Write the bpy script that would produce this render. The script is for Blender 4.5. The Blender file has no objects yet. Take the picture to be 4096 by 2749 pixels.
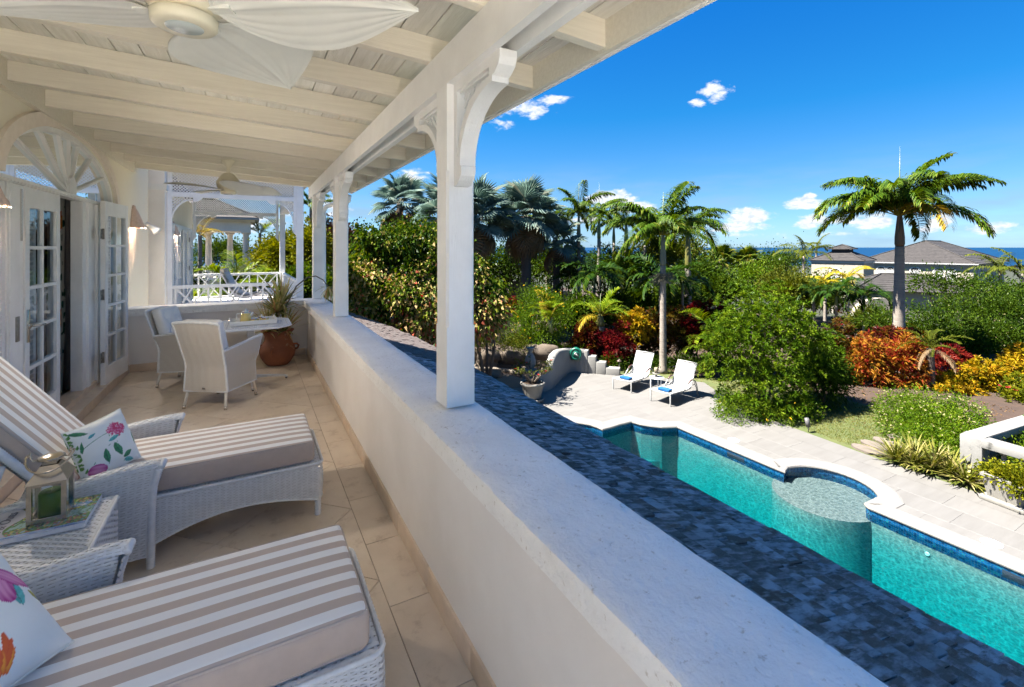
import bpy, bmesh, math, random
import numpy as np
from mathutils import Vector, Matrix, geometry
R = math.radians
PI = math.pi
rng = np.random.default_rng(7)
random.seed(7)
scene = bpy.context.scene

# ---------------------------------------------------------------- camera, sky, sun, exposure
EYE = 1.65
YAW = math.atan(1044 / 1881.8)
SY, CY = math.sin(YAW), math.cos(YAW)
cam_d = bpy.data.cameras.new('camera')
cam_d.sensor_width = 36
cam_d.lens = 36 * 1881.8 / 4096
cam_d.shift_y = -384.5 / 4096
cam_d.clip_start = .05
cam_d.clip_end = 200000
cam = bpy.data.objects.new('camera', cam_d)
scene.collection.objects.link(cam)
cam.location = (0, 0, EYE)
cam.rotation_euler = (R(90), 0, -YAW)
scene.camera = cam

SUN_EL = R(58.5)
SHX, SHY = .915, -.403            # direction in which shadows fall on the ground
world = bpy.data.worlds.new('World')
scene.world = world
world.use_nodes = True


def new_nodes(nt):
    nt.nodes.clear()
    def n(t, **kw):
        nd = nt.nodes.new(t)
        ins = kw.pop('ins', {})
        for k, v in kw.items():
            setattr(nd, k, v)
        for k, v in ins.items():
            if isinstance(v, bpy.types.NodeSocket):
                nt.links.new(v, nd.inputs[k])
            else:
                nd.inputs[k].default_value = v
        return nd
    return n


def build_world():
    nt = world.node_tree
    n = new_nodes(nt)
    L = nt.links.new
    M = lambda op, a, b=0.0, c=0.0, clamp=False: (lambda nd: nd.outputs[0])(
        n('ShaderNodeMath', operation=op, use_clamp=clamp, ins={0: a, 1: b, 2: c}))
    sky = n('ShaderNodeTexSky', sky_type='NISHITA', sun_disc=False)
    sky.sun_elevation = SUN_EL
    sky.sun_rotation = math.atan2(-SHX, -SHY)
    sky.altitude = 30
    sky.air_density = 1.0
    sky.dust_density = .25
    sky.ozone_density = 3.0
    tc = n('ShaderNodeTexCoord')
    sep = n('ShaderNodeSeparateXYZ', ins={0: tc.outputs['Generated']})
    x, y, z = sep.outputs
    az = M('ARCTAN2', x, y)                       # 0 along +Y, grows toward +X
    el = M('ARCSINE', z)
    # grade the sky by elevation: deep saturated blue above, paler toward the sea
    ramp = n('ShaderNodeValToRGB', ins={0: M('MULTIPLY', el, 1.6)})
    e_ = ramp.color_ramp.elements
    for k, (deg, c) in enumerate([(0, (.20, .31, .50)), (6, (.15, .27, .39)), (15, (.04, .26, .42)), (30, (.014, .25, .51)), (50, (.07, .36, .58))]):
        if k > 1: e_.new(.5)
    for k, (deg, c) in enumerate([(0, (.20, .31, .50)), (6, (.15, .27, .39)), (15, (.04, .26, .42)), (30, (.014, .25, .51)), (50, (.07, .36, .58))]):
        e_[k].position = R(deg) * 1.6; e_[k].color = c + (1,)
    grade = n('ShaderNodeVectorMath', operation='MULTIPLY', ins={0: sky.outputs[0], 1: ramp.outputs[0]})
    hsv = n('ShaderNodeVectorMath', operation='SCALE', ins={0: grade.outputs[0], 'Scale': .56})
    # puffy cumulus: soft ellipses at their bearings, broken by noise
    comb = n('ShaderNodeCombineXYZ', ins={0: M('MULTIPLY', az, 1.0), 1: M('MULTIPLY', el, 1.9), 2: 0.0})
    nz = n('ShaderNodeTexNoise', ins={'Vector': comb.outputs[0], 'Scale': 26.0, 'Detail': 9.0, 'Roughness': .62, 'Distortion': .15})
    nz2 = n('ShaderNodeTexNoise', ins={'Vector': comb.outputs[0], 'Scale': 70.0, 'Detail': 5.0, 'Roughness': .6})
    def bearing(px, py):
        t = (px - 2048) / 1881.8
        dx, dy = SY + t * CY, CY - t * SY
        dz = (990 - py) / 1881.8
        h = math.hypot(dx, dy)
        return math.atan2(dx, dy), math.atan2(dz, h), h
    clouds = [  # px, py, half width, half height, strength
        (2080, 430, 150, 46, .95), (2210, 405, 115, 22, .9), (2010, 500, 62, 26, .7), (2860, 368, 75, 42, .95), (2790, 412, 40, 22, .8),
        (1655, 710, 78, 36, 1.0), (2440, 795, 125, 42, 1.15), (2530, 830, 110, 32, .9),
        (2990, 868, 120, 44, 1.2), (2950, 905, 160, 26, 1.0), (3215, 812, 92, 28, 1.2), (3240, 790, 36, 22, 1.1), (3240, 885, 95, 34, 1.15),
        (3460, 885, 130, 34, 1.15), (3760, 878, 62, 40, 1.15), (3740, 915, 110, 26, .9), (3960, 912, 150, 28, 1.0), (3640, 895, 42, 20, .8),
        (1930, 770, 120, 30, .8), (4300, 900, 220, 40, 1.1), (4700, 880, 260, 50, 1.1), (900, 880, 260, 60, 1.0), (3080, 940, 600, 14, .35),
        (2250, 880, 200, 20, .8), (1350, 830, 60, 60, .6)]
    tot = None
    for (px, py, hw, hh, s) in clouds:
        a, e, h = bearing(px, py)
        a1, e1, _ = bearing(px + hw, py)
        sa = max(abs(a1 - a), .008)
        se = hh / 1881.8 / h
        da = M('DIVIDE', M('SUBTRACT', az, a), sa)
        de = M('DIVIDE', M('SUBTRACT', el, e), se)
        # flatter base
        r2 = M('ADD', M('MULTIPLY', da, da), M('MULTIPLY', de, de))
        g = M('MULTIPLY', M('SUBTRACT', 1.25, r2), s * .62, clamp=True)
        tot = g if tot is None else M('MAXIMUM', tot, g)
    edge = M('ADD', tot, M('MULTIPLY', M('SUBTRACT', nz.outputs[0], .5), 2.5))
    mask = n('ShaderNodeMapRange', interpolation_type='SMOOTHSTEP', ins={0: M('MULTIPLY', edge, M('GREATER_THAN', tot, .01)), 1: .20, 2: .78, 3: 0.0, 4: 1.0})
    # thin high veil and pale air close to the horizon
    comb2 = n('ShaderNodeCombineXYZ', ins={0: az, 1: M('MULTIPLY', el, 5.0), 2: 3.1})
    nv = n('ShaderNodeTexNoise', ins={'Vector': comb2.outputs[0], 'Scale': 5.0, 'Detail': 6.0, 'Roughness': .55})
    band = n('ShaderNodeMapRange', interpolation_type='SMOOTHSTEP', ins={0: el, 1: .20, 2: .06, 3: 0.0, 4: 1.0})
    veil = M('MULTIPLY', M('MULTIPLY', n('ShaderNodeMapRange', ins={0: nv.outputs[0], 1: .42, 2: .70, 3: 0.0, 4: .75}).outputs[0], band.outputs[0]), 1.0, clamp=True)
    shade = n('ShaderNodeMapRange', ins={0: nz2.outputs[0], 1: .35, 2: .62, 3: 0.0, 4: 1.0})
    ccol = n('ShaderNodeMix', data_type='RGBA', ins={0: shade.outputs[0], 6: (.95, 1.08, 1.25, 1), 7: (1.55, 1.55, 1.55, 1)})
    m1 = n('ShaderNodeMix', data_type='RGBA', ins={0: veil, 6: hsv.outputs[0], 7: (.5, .77, 1.05, 1)})
    m2 = n('ShaderNodeMix', data_type='RGBA', ins={0: mask.outputs[0], 6: m1.outputs[2], 7: ccol.outputs[2]})
    bg = n('ShaderNodeBackground', ins={'Color': m2.outputs[2], 'Strength': .05})
    out = n('ShaderNodeOutputWorld', ins={0: bg.outputs[0]})


build_world()
sun_d = bpy.data.lights.new('sun', 'SUN')
sun_d.energy = 2.0
sun_d.angle = R(.53)
sun_d.color = (1.0, .95, .87)
sun = bpy.data.objects.new('sun', sun_d)
scene.collection.objects.link(sun)
sd = Vector((SHX * math.cos(SUN_EL), SHY * math.cos(SUN_EL), -math.sin(SUN_EL)))
sun.rotation_euler = sd.to_track_quat('-Z', 'Y').to_euler()
scene.view_settings.view_transform = 'Standard'
scene.view_settings.look = 'None'
scene.view_settings.gamma = 1
scene.view_settings.use_curve_mapping = False
scene.view_settings.exposure = 4.0
scene.cycles.diffuse_bounces = 8
scene.cycles.max_bounces = 14
scene.cycles.transparent_max_bounces = 24

# ---------------------------------------------------------------- helpers
def P(px, py, d):
    """a point of the real place from its bearing in the photograph and its distance in metres"""
    t = (px - 2048) / 1881.8
    return Vector((d * (SY + t * CY), d * (CY - t * SY), EYE - (py - 990) * d / 1881.8))


def G(px, py, z):
    """where that bearing meets the level z"""
    return P(px, py, (EYE - z) * 1881.8 / (py - 990))


def link(name, data, parent=None, loc=None):
    o = bpy.data.objects.new(name, data)
    scene.collection.objects.link(o)
    if parent is not None:
        o.parent = parent
    if loc is not None:
        o.location = loc
    return o


def tag(o, label=None, cat=None, group=None, kind=None):
    if label: o['label'] = label
    if cat: o['category'] = cat
    if group: o['group'] = group
    if kind: o['kind'] = kind
    return o


def thing(name, loc, label, cat, rz=0, group=None):
    o = link(name, None, None, loc)
    o.empty_display_size = .1
    o.rotation_euler = (0, 0, rz)
    return tag(o, label, cat, group)


def copy_tree(o, parent=None):
    c = o.copy()
    scene.collection.objects.link(c)
    c.parent = parent
    for ch in list(o.children):
        copy_tree(ch, c)
    return c


class MB:
    """collects shapes into one mesh"""
    def __init__(s):
        s.v = []; s.f = []; s.m = []; s.sm = []; s.M = None

    def add(s, vs, fs, m=0, smooth=False):
        b = len(s.v)
        if s.M is not None:
            vs = [tuple(s.M @ Vector(p)) for p in vs]
        s.v.extend(tuple(p) for p in vs)
        for f in fs:
            s.f.append(tuple(b + i for i in f)); s.m.append(m); s.sm.append(smooth)
        return s

    def box(s, x0, x1, y0, y1, z0, z1, m=0, bev=0):
        if bev > 0:
            return s.rbox(((x0 + x1) / 2, (y0 + y1) / 2, (z0 + z1) / 2), (x1 - x0, y1 - y0, z1 - z0), bev, 1, m)
        vs = [(x, y, z) for z in (z0, z1) for y in (y0, y1) for x in (x0, x1)]
        return s.add(vs, [(0, 2, 3, 1), (4, 5, 7, 6), (0, 1, 5, 4), (2, 6, 7, 3), (0, 4, 6, 2), (1, 3, 7, 5)], m)

    def rbox(s, c, size, r, seg=2, m=0, mside=None, smooth=True, div=(1, 1, 1), M=None, warp=None):
        """box with rounded edges; mside: material of the faces that do not look up or down"""
        def axis(h, n):
            rr = min(r, h)
            a = [-(h - rr) - rr * math.sin(PI / 2 * k / seg) for k in range(seg, 0, -1)]
            b = list(np.linspace(-(h - rr), h - rr, n + 1))
            return a + b + [-q for q in a[::-1]]
        hx, hy, hz = size[0] / 2, size[1] / 2, size[2] / 2
        ax, ay, az = axis(hx, div[0]), axis(hy, div[1]), axis(hz, div[2])
        idx = {}; vs = []; fs = []; mm = []
        def vert(i, j, k):
            if (i, j, k) in idx: return idx[(i, j, k)]
            p = Vector((ax[i], ay[j], az[k]))
            core = Vector((max(-hx + min(r, hx), min(hx - min(r, hx), p.x)), max(-hy + min(r, hy), min(hy - min(r, hy), p.y)), max(-hz + min(r, hz), min(hz - min(r, hz), p.z))))
            dl = p - core
            if dl.length > 1e-9:
                # project on the rounding sphere
                rad = max(abs(dl.x), abs(dl.y), abs(dl.z))
                e = Vector((dl.x, dl.y, dl.z))
                nz = sum(1 for q in e if abs(q) > 1e-9)
                if nz > 1: e = e.normalized() * min(r, rad if nz == 1 else r)
                p = core + e
            if warp: p = warp(p)
            idx[(i, j, k)] = len(vs); vs.append(p)
            return idx[(i, j, k)]
        nx, ny, nzz = len(ax) - 1, len(ay) - 1, len(az) - 1
        for i in range(nx):
            for j in range(ny):
                fs.append((vert(i, j, 0), vert(i, j + 1, 0), vert(i + 1, j + 1, 0), vert(i + 1, j, 0))); mm.append(0)
                fs.append((vert(i, j, nzz), vert(i + 1, j, nzz), vert(i + 1, j + 1, nzz), vert(i, j + 1, nzz))); mm.append(0)
        for i in range(nx):
            for k in range(nzz):
                fs.append((vert(i, 0, k), vert(i + 1, 0, k), vert(i + 1, 0, k + 1), vert(i, 0, k + 1))); mm.append(1)
                fs.append((vert(i, ny, k), vert(i, ny, k + 1), vert(i + 1, ny, k + 1), vert(i + 1, ny, k))); mm.append(1)
        for j in range(ny):
            for k in range(nzz):
                fs.append((vert(0, j, k), vert(0, j, k + 1), vert(0, j + 1, k + 1), vert(0, j + 1, k))); mm.append(1)
                fs.append((vert(nx, j, k), vert(nx, j + 1, k), vert(nx, j + 1, k + 1), vert(nx, j, k + 1))); mm.append(1)
        C = Vector(c)
        vs = [(M @ p if M else p) + C for p in vs]
        b = len(s.v)
        if s.M is not None: vs = [s.M @ p for p in vs]
        s.v.extend(tuple(p) for p in vs)
        for f, q in zip(fs, mm):
            s.f.append(tuple(b + i for i in f)); s.m.append(m if (q == 0 or mside is None) else mside); s.sm.append(smooth)
        return s

    def tube(s, pts, r, n=8, m=0, caps=True, smooth=True, flat=1.0):
        pts = [Vector(p) for p in pts]
        rs = r if hasattr(r, '__len__') else [r] * len(pts)
        vs = []; fs = []
        prev = None
        for i, p in enumerate(pts):
            t = (pts[min(i + 1, len(pts) - 1)] - pts[max(i - 1, 0)]).normalized()
            if prev is None:
                up = Vector((0, 0, 1)) if abs(t.z) < .9 else Vector((1, 0, 0))
                u = t.cross(up).normalized()
            else:
                u = (prev - t * prev.dot(t)).normalized()
            prev = u
            w = t.cross(u)
            for k in range(n):
                a = 2 * PI * k / n
                vs.append(p + u * math.cos(a) * rs[i] + w * math.sin(a) * rs[i] * flat)
        for i in range(len(pts) - 1):
            for k in range(n):
                k2 = (k + 1) % n
                fs.append((i * n + k, i * n + k2, (i + 1) * n + k2, (i + 1) * n + k))
        if caps:
            fs.append(tuple(range(n - 1, -1, -1)))
            fs.append(tuple((len(pts) - 1) * n + k for k in range(n)))
        return s.add(vs, fs, m, smooth)

    def lathe(s, prof, c=(0, 0, 0), n=24, m=0, smooth=True, sx=1, sy=1, wob=None):
        vs = []; fs = []
        for (r, z) in prof:
            for k in range(n):
                a = 2 * PI * k / n
                rr = r * (wob(a, z) if wob else 1)
                vs.append((c[0] + rr * math.cos(a) * sx, c[1] + rr * math.sin(a) * sy, c[2] + z))
        for i in range(len(prof) - 1):
            for k in range(n):
                k2 = (k + 1) % n
                fs.append((i * n + k, i * n + k2, (i + 1) * n + k2, (i + 1) * n + k))
        fs.append(tuple(range(n - 1, -1, -1)))
        fs.append(tuple((len(prof) - 1) * n + k for k in range(n)))
        return s.add(vs, fs, m, smooth)

    def prism(s, poly, off, m=0, smooth=False):
        """poly: list of 3-D points of a flat outline, swept by off"""
        poly = [Vector(p) for p in poly]; off = Vector(off); n = len(poly)
        vs = poly + [p + off for p in poly]
        tri = geometry.tessellate_polygon([poly]) if n > 4 else [tuple(range(n))]
        fs = []
        nrm = Vector((0, 0, 0))
        for i in range(n):
            nrm += poly[i].cross(poly[(i + 1) % n])
        flip = nrm.dot(off) > 0
        for t in tri:
            t = tuple(t)
            a, b, c = poly[t[0]], poly[t[1]], poly[t[2]]
            up = (b - a).cross(c - a).dot(off) > 0
            lo = t[::-1] if up else t
            fs.append(lo); fs.append(tuple(q + n for q in lo[::-1]))
        for i in range(n):
            j = (i + 1) % n
            fs.append((i, j, j + n, i + n) if flip else (j, i, i + n, j + n))
        return s.add(vs, fs, m, smooth)

    def grid(s, fn, nu, nv, m=0, smooth=True, flip=False):
        vs = [fn(i / nu, j / nv) for j in range(nv + 1) for i in range(nu + 1)]
        w = nu + 1
        fs = []
        for j in range(nv):
            for i in range(nu):
                q = (j * w + i, j * w + i + 1, (j + 1) * w + i + 1, (j + 1) * w + i)
                fs.append(q[::-1] if flip else q)
        return s.add(vs, fs, m, smooth)

    def build(s, name, mats, parent=None, world=False, loc=None):
        me = bpy.data.meshes.new(name)
        vs = np.array(s.v, dtype=np.float32).reshape(-1, 3)
        off = None
        if world and parent is not None:
            q = parent
            off = Vector((0, 0, 0))
            while q is not None:
                off += q.location; q = q.parent
            vs = vs - np.array(off, dtype=np.float32)
        if loc is not None:
            vs = vs - np.array(loc, dtype=np.float32)
        me.from_pydata(vs.tolist(), [], s.f)
        if not isinstance(mats, (list, tuple)): mats = [mats]
        for m in mats: me.materials.append(m)
        if len(mats) > 1: me.polygons.foreach_set('material_index', s.m)
        me.polygons.foreach_set('use_smooth', s.sm)
        me.update()
        o = link(name, me, parent, loc)
        return o


def np_mesh(name, verts, faces_flat, sizes, mats, parent=None, tint=None, smooth=False, loc=None, matidx=None):
    me = bpy.data.meshes.new(name)
    nv = len(verts)
    me.vertices.add(nv)
    me.vertices.foreach_set('co', np.asarray(verts, dtype=np.float32).ravel())
    me.loops.add(len(faces_flat))
    me.loops.foreach_set('vertex_index', np.asarray(faces_flat, dtype=np.int32))
    nf = len(sizes)
    me.polygons.add(nf)
    st = np.zeros(nf, dtype=np.int32); st[1:] = np.cumsum(sizes)[:-1]
    me.polygons.foreach_set('loop_start', st)
    me.polygons.foreach_set('loop_total', np.asarray(sizes, dtype=np.int32))
    me.polygons.foreach_set('use_smooth', np.full(nf, smooth, dtype=bool))
    if matidx is not None: me.polygons.foreach_set('material_index', np.asarray(matidx, dtype=np.int32))
    if tint is not None:
        a = me.attributes.new('tint', 'FLOAT', 'FACE')
        a.data.foreach_set('value', np.asarray(tint, dtype=np.float32))
    me.update(calc_edges=True)
    for m in (mats if isinstance(mats, (list, tuple)) else [mats]): me.materials.append(m)
    return link(name, me, parent, loc) if name else me


def text_mesh(body, size, name, mat, parent, M, shear=0, extrude=.0004):
    cu = bpy.data.curves.new('t', 'FONT')
    cu.body = body; cu.size = size; cu.extrude = extrude; cu.shear = shear
    o = bpy.data.objects.new('t', cu)
    scene.collection.objects.link(o)
    dg = bpy.context.evaluated_depsgraph_get()
    me = bpy.data.meshes.new_from_object(o.evaluated_get(dg))
    bpy.data.objects.remove(o)
    me.transform(M)
    me.materials.clear(); me.materials.append(mat)
    return link(name, me, parent)


# ---------------------------------------------------------------- materials
MAT = {}
OUT = 1.0


def mat(name, c1, c2=None, scale=4, detail=5, rough=.6, bump=0, bscale=30, metal=0, st=(1, 1, 1), rnd=0, spec=.5, lo=.35, hi=.65, bst=None, bdetail=4, c3=None, s3=30, f3=(.6, .7), ior=None, coat=0, gen=False):
    if name in MAT: return MAT[name]
    m = bpy.data.materials.new(name); MAT[name] = m
    m.use_nodes = True
    nt = m.node_tree; n = new_nodes(nt)
    bs = n('ShaderNodeBsdfPrincipled', ins={'Roughness': rough, 'Metallic': metal, 'Specular IOR Level': spec, 'Coat Weight': coat})
    tc = n('ShaderNodeTexCoord')
    oi = n('ShaderNodeObjectInfo')
    vec = tc.outputs['Object']
    # shift the pattern from object to object so that alike pieces differ
    add = n('ShaderNodeVectorMath', operation='MULTIPLY_ADD', ins={0: oi.outputs['Random'], 1: (37.0, 91.0, 53.0), 2: vec})
    mp = n('ShaderNodeMapping', ins={'Vector': add.outputs[0], 'Scale': st})
    col = None
    c1 = tuple(c1) + (1,) if len(c1) == 3 else c1
    if c2 is not None:
        c2 = tuple(c2) + (1,)
        nz = n('ShaderNodeTexNoise', ins={'Vector': mp.outputs[0], 'Scale': scale, 'Detail': detail, 'Roughness': .6})
        mr = n('ShaderNodeMapRange', ins={0: nz.outputs[0], 1: lo, 2: hi, 3: 0.0, 4: 1.0})
        mx = n('ShaderNodeMix', data_type='RGBA', ins={0: mr.outputs[0], 6: c1, 7: c2})
        col = mx.outputs[2]
        if c3 is not None:
            nz3 = n('ShaderNodeTexNoise', ins={'Vector': mp.outputs[0], 'Scale': s3, 'Detail': 6.0, 'Roughness': .65})
            mr3 = n('ShaderNodeMapRange', ins={0: nz3.outputs[0], 1: f3[0], 2: f3[1], 3: 0.0, 4: 1.0})
            mx3 = n('ShaderNodeMix', data_type='RGBA', ins={0: mr3.outputs[0], 6: col, 7: tuple(c3) + (1,)})
            col = mx3.outputs[2]
    if rnd > 0:
        mr2 = n('ShaderNodeMapRange', ins={0: oi.outputs['Random'], 1: 0.0, 2: 1.0, 3: 1 - rnd, 4: 1 + rnd})
        hs = n('ShaderNodeHueSaturation', ins={'Value': mr2.outputs[0], 'Color': col if col is not None else c1})
        col = hs.outputs[0]
    if col is None: bs.inputs['Base Color'].default_value = c1
    else: nt.links.new(col, bs.inputs['Base Color'])
    if bump > 0:
        mpb = n('ShaderNodeMapping', ins={'Vector': add.outputs[0], 'Scale': bst or st})
        nb = n('ShaderNodeTexNoise', ins={'Vector': mpb.outputs[0], 'Scale': bscale, 'Detail': bdetail, 'Roughness': .6})
        bp = n('ShaderNodeBump', ins={'Strength': bump, 'Distance': .01, 'Height': nb.outputs[0]})
        nt.links.new(bp.outputs[0], bs.inputs['Normal'])
    n('ShaderNodeOutputMaterial', ins={0: bs.outputs[0]})
    return m


def leafmat(name, cols, rough=.5, trans=.25, spec=.06):
    cols = [(c[0] * OUT * 1.75, c[1] * OUT * 1.55, c[2] * OUT * 1.3 * (.6 if c[1] > c[0] else .9)) + tuple(c[3:]) for c in cols]
    if name in MAT: return MAT[name]
    m = bpy.data.materials.new(name); MAT[name] = m
    m.use_nodes = True
    nt = m.node_tree; n = new_nodes(nt)
    at = n('ShaderNodeAttribute', attribute_name='tint')
    cr = n('ShaderNodeValToRGB', ins={0: at.outputs['Fac']})
    els = cr.color_ramp.elements
    while len(els) < len(cols): els.new(.5)
    for i, c in enumerate(cols):
        if len(c) == 4: els[i].position = c[3]
        else: els[i].position = i / (len(cols) - 1)
        els[i].color = (c[0], c[1], c[2], 1)
    bs = n('ShaderNodeBsdfPrincipled', ins={'Roughness': rough, 'Base Color': cr.outputs[0], 'Specular IOR Level': spec})
    hs = n('ShaderNodeHueSaturation', ins={'Hue': .485, 'Saturation': 1.15, 'Value': 1.35, 'Color': cr.outputs[0]})
    tr = n('ShaderNodeBsdfTranslucent', ins={0: hs.outputs[0]})
    mx = n('ShaderNodeMixShader', ins={0: trans, 1: bs.outputs[0], 2: tr.outputs[0]})
    n('ShaderNodeOutputMaterial', ins={0: mx.outputs[0]})
    return m


def glassmat(name, tint=(.93, .96, .96), rough=0.0, ior=1.5, dirt=0.0):
    m = bpy.data.materials.new(name); MAT[name] = m
    m.use_nodes = True
    nt = m.node_tree; n = new_nodes(nt)
    fr = n('ShaderNodeFresnel', ins={'IOR': ior})
    tr = n('ShaderNodeBsdfTransparent', ins={0: tint + (1,)})
    gl = n('ShaderNodeBsdfGlossy', ins={'Color': (.9, .95, .97, 1), 'Roughness': rough})
    mx = n('ShaderNodeMixShader', ins={0: fr.outputs[0], 1: tr.outputs[0], 2: gl.outputs[0]})
    n('ShaderNodeOutputMaterial', ins={0: mx.outputs[0]})
    return m


WHITE = mat('white_paint', (.86, .855, .835), (.79, .785, .76), scale=4, rough=.45, bump=.3, bscale=24, bst=(5, 5, .5), rnd=.02, c3=(.62, .59, .53), s3=14, f3=(.70, .80))
WHITE_GLOSS = mat('white_gloss_paint', (.80, .81, .80), (.76, .77, .77), scale=6, rough=.3)
LIMEWOOD = mat('limewashed_rafter_wood', (.78, .73, .62), (.68, .63, .52), scale=9, rough=.62, bump=.25, bscale=30, st=(.35, 6, 6), rnd=.07, lo=.3, hi=.75, c3=(.45, .39, .29), s3=26, f3=(.66, .76))
LIMEBOARD = mat('limewashed_ceiling_board', (.84, .81, .73), (.70, .67, .58), scale=5, rough=.65, bump=.5, bscale=16, st=(7, .6, 6), rnd=.08, lo=.35, hi=.7, c3=(.40, .36, .29), s3=20, f3=(.66, .78))
PLASTER = mat('cream_plaster', (.84, .78, .64), (.81, .74, .60), scale=1.2, rough=.8, bump=.08, bscale=50)
PLASTER_W = mat('pale_grey_plaster', (.84, .81, .78), (.77, .735, .70), scale=1.6, rough=.82, bump=.12, bscale=90)
CORAL = mat('coral_stone_trim', (.84, .75, .65), (.78, .69, .59), scale=14, rough=.85, bump=.3, bscale=60)
CAPSTONE = mat('rough_white_render', (.90, .89, .865), (.83, .815, .79), scale=5, rough=.85, bump=1.0, bscale=30, bdetail=10, c3=(.55, .50, .43), s3=45, f3=(.60, .72))
TILE = mat('beige_travertine_tile', (.73, .625, .50), (.64, .53, .41), scale=4.5, rough=.42, bump=.15, bscale=34, rnd=.06, c3=(.53, .42, .32), s3=9, f3=(.57, .70), lo=.3, hi=.7, spec=.4)
GROUT = mat('brown_grout', (.30, .21, .14), rough=.9)
MARBLE_SKIRT = mat('beige_skirting_stone', (.72, .58, .44), (.62, .49, .37), scale=8, rough=.45, bump=.08, bscale=40, rnd=.05)
CHROME = mat('brushed_steel', (.62, .58, .52), (.5, .47, .42), scale=12, rough=.22, metal=1.0, st=(1, 1, .1))
DULLMETAL = mat('dull_hinge_metal', (.36, .34, .30), (.25, .23, .20), scale=30, rough=.45, metal=.8)
DARK = mat('near_black', (.02, .018, .016), rough=.7)
GLASS = glassmat('door_glass')
WICKER = mat('white_wicker_strand', (.80, .815, .82), (.70, .72, .73), scale=30, rough=.38, rnd=.02, bump=.1, bscale=200)

# ================================================================ BALCONY FLOOR
WX, PX = -1.5, .757            # outer face of the house wall, inner face of the parapet
YN, YF = -.9, 7.874           # where the balcony starts and its far parapet face

floor = MB().box(-1.65, .80, YN, YF + .05, -.25, -.006).build('balcony_floor', GROUT)
tag(floor, 'beige stone tiled balcony floor laid diagonally with a border row', kind='structure')


def clip_poly(poly, a, b, c):
    """keep a*x+b*y<=c"""
    out = []
    for i in range(len(poly)):
        p, q = poly[i], poly[(i + 1) % len(poly)]
        dp, dq = a * p[0] + b * p[1] - c, a * q[0] + b * q[1] - c
        if dp <= 0: out.append(p)
        if dp * dq < 0:
            t = dp / (dp - dq)
            out.append((p[0] + (q[0] - p[0]) * t, p[1] + (q[1] - p[1]) * t))
    return out


def area(poly):
    return abs(sum(poly[i][0] * poly[(i + 1) % len(poly)][1] - poly[(i + 1) % len(poly)][0] * poly[i][1] for i in range(len(poly)))) / 2


def tile_obj(poly, ztop, th, name, m, parent, tilt=.0006):
    cx = sum(p[0] for p in poly) / len(poly); cy = sum(p[1] for p in poly) / len(poly)
    mb = MB()
    n = len(poly)
    e = .0025
    sh = [(cx + (p[0] - cx) * (1 - e / max(.05, math.hypot(p[0] - cx, p[1] - cy))), cy + (p[1] - cy) * (1 - e / max(.05, math.hypot(p[0] - cx, p[1] - cy)))) for p in poly]
    tx, ty = random.uniform(-tilt, tilt), random.uniform(-tilt, tilt)
    vs = [(p[0] - cx, p[1] - cy, ztop - th) for p in poly] + [(p[0] - cx, p[1] - cy, ztop - .0015) for p in poly] + [(p[0] - cx, p[1] - cy, ztop + tx * (p[0] - cx) + ty * (p[1] - cy)) for p in sh]
    fs = []
    for r in (0, 1):
        for i in range(n):
            j = (i + 1) % n
            fs.append((r * n + i, r * n + j, (r + 1) * n + j, (r + 1) * n + i))
    fs.append(tuple(2 * n + i for i in range(n)))
    sa = sum(poly[i][0] * poly[(i + 1) % n][1] - poly[(i + 1) % n][0] * poly[i][1] for i in range(n))
    if sa < 0: fs = [f[::-1] for f in fs]
    mb.add(vs, fs)
    o = mb.build(name, m, parent)
    o.location = (cx, cy, 0)
    return o


BX = .556                      # joint between field and border row
y = 1.646 - 12 * .515
while y < YF:
    y1 = min(y + .515, YF)
    if y1 > YN and y1 - y > .03:
        tile_obj([(BX + .0015, y + .0015), (PX - .012, y + .0015), (PX - .012, y1 - .0015), (BX + .0015, y1 - .0015)], 0, .006, 'tile', TILE, floor)
    y += .515
dg = .728
hs = dg / 2 - .0022
for i in range(-14, 16):
    for j in range(-4, 20):
        cx = BX - i * dg / 2; cy = 1.995 + j * dg - 2 * dg + (dg / 2 if i % 2 else 0)
        if cx < -1.9 or cx > BX + dg or cy < YN or cy > YF + .5: continue
        po = [(cx - hs, cy), (cx, cy - hs), (cx + hs, cy), (cx, cy + hs)]
        for (a, b, c) in ((1, 0, BX - .0015), (-1, 0, 1.409), (0, 1, YF - .012), (0, -1, -YN)):
            po = clip_poly(po, a, b, c)
            if len(po) < 3: break
        if len(po) >= 3 and area(po) > .004:
            tile_obj(po, 0, .006, 'tile', TILE, floor)

# the raised step in front of the doors
st = thing('door_step', (WX, 6.4, 0), 'low beige stone step running along the foot of the glazed doors', 'step')
MB().box(-1.75, -1.413, 3.0, 8.1, -.01, .09).build('riser', MARBLE_SKIRT, st, world=True)
yy = 3.0
while yy < 8.09:
    y2 = min(yy + .42, 8.1)
    MB().rbox((-1.585, (yy + y2) / 2, .0975), (.36, y2 - yy - .003, .014), .003, 1).build('tile', TILE, st, world=True)
    yy = y2

# ================================================================ PARAPET
CI, CO, CZ = .705, 1.036, .84
par = thing('parapet_wall', (.87, 2.5, 0), 'long rendered parapet wall with broad rough white coping beside the roof slope', 'wall')
MB().box(PX, 1.0, YN, YF + .2, -.6, CZ - .085).build('wall_face', PLASTER_W, par, world=True)


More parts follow.
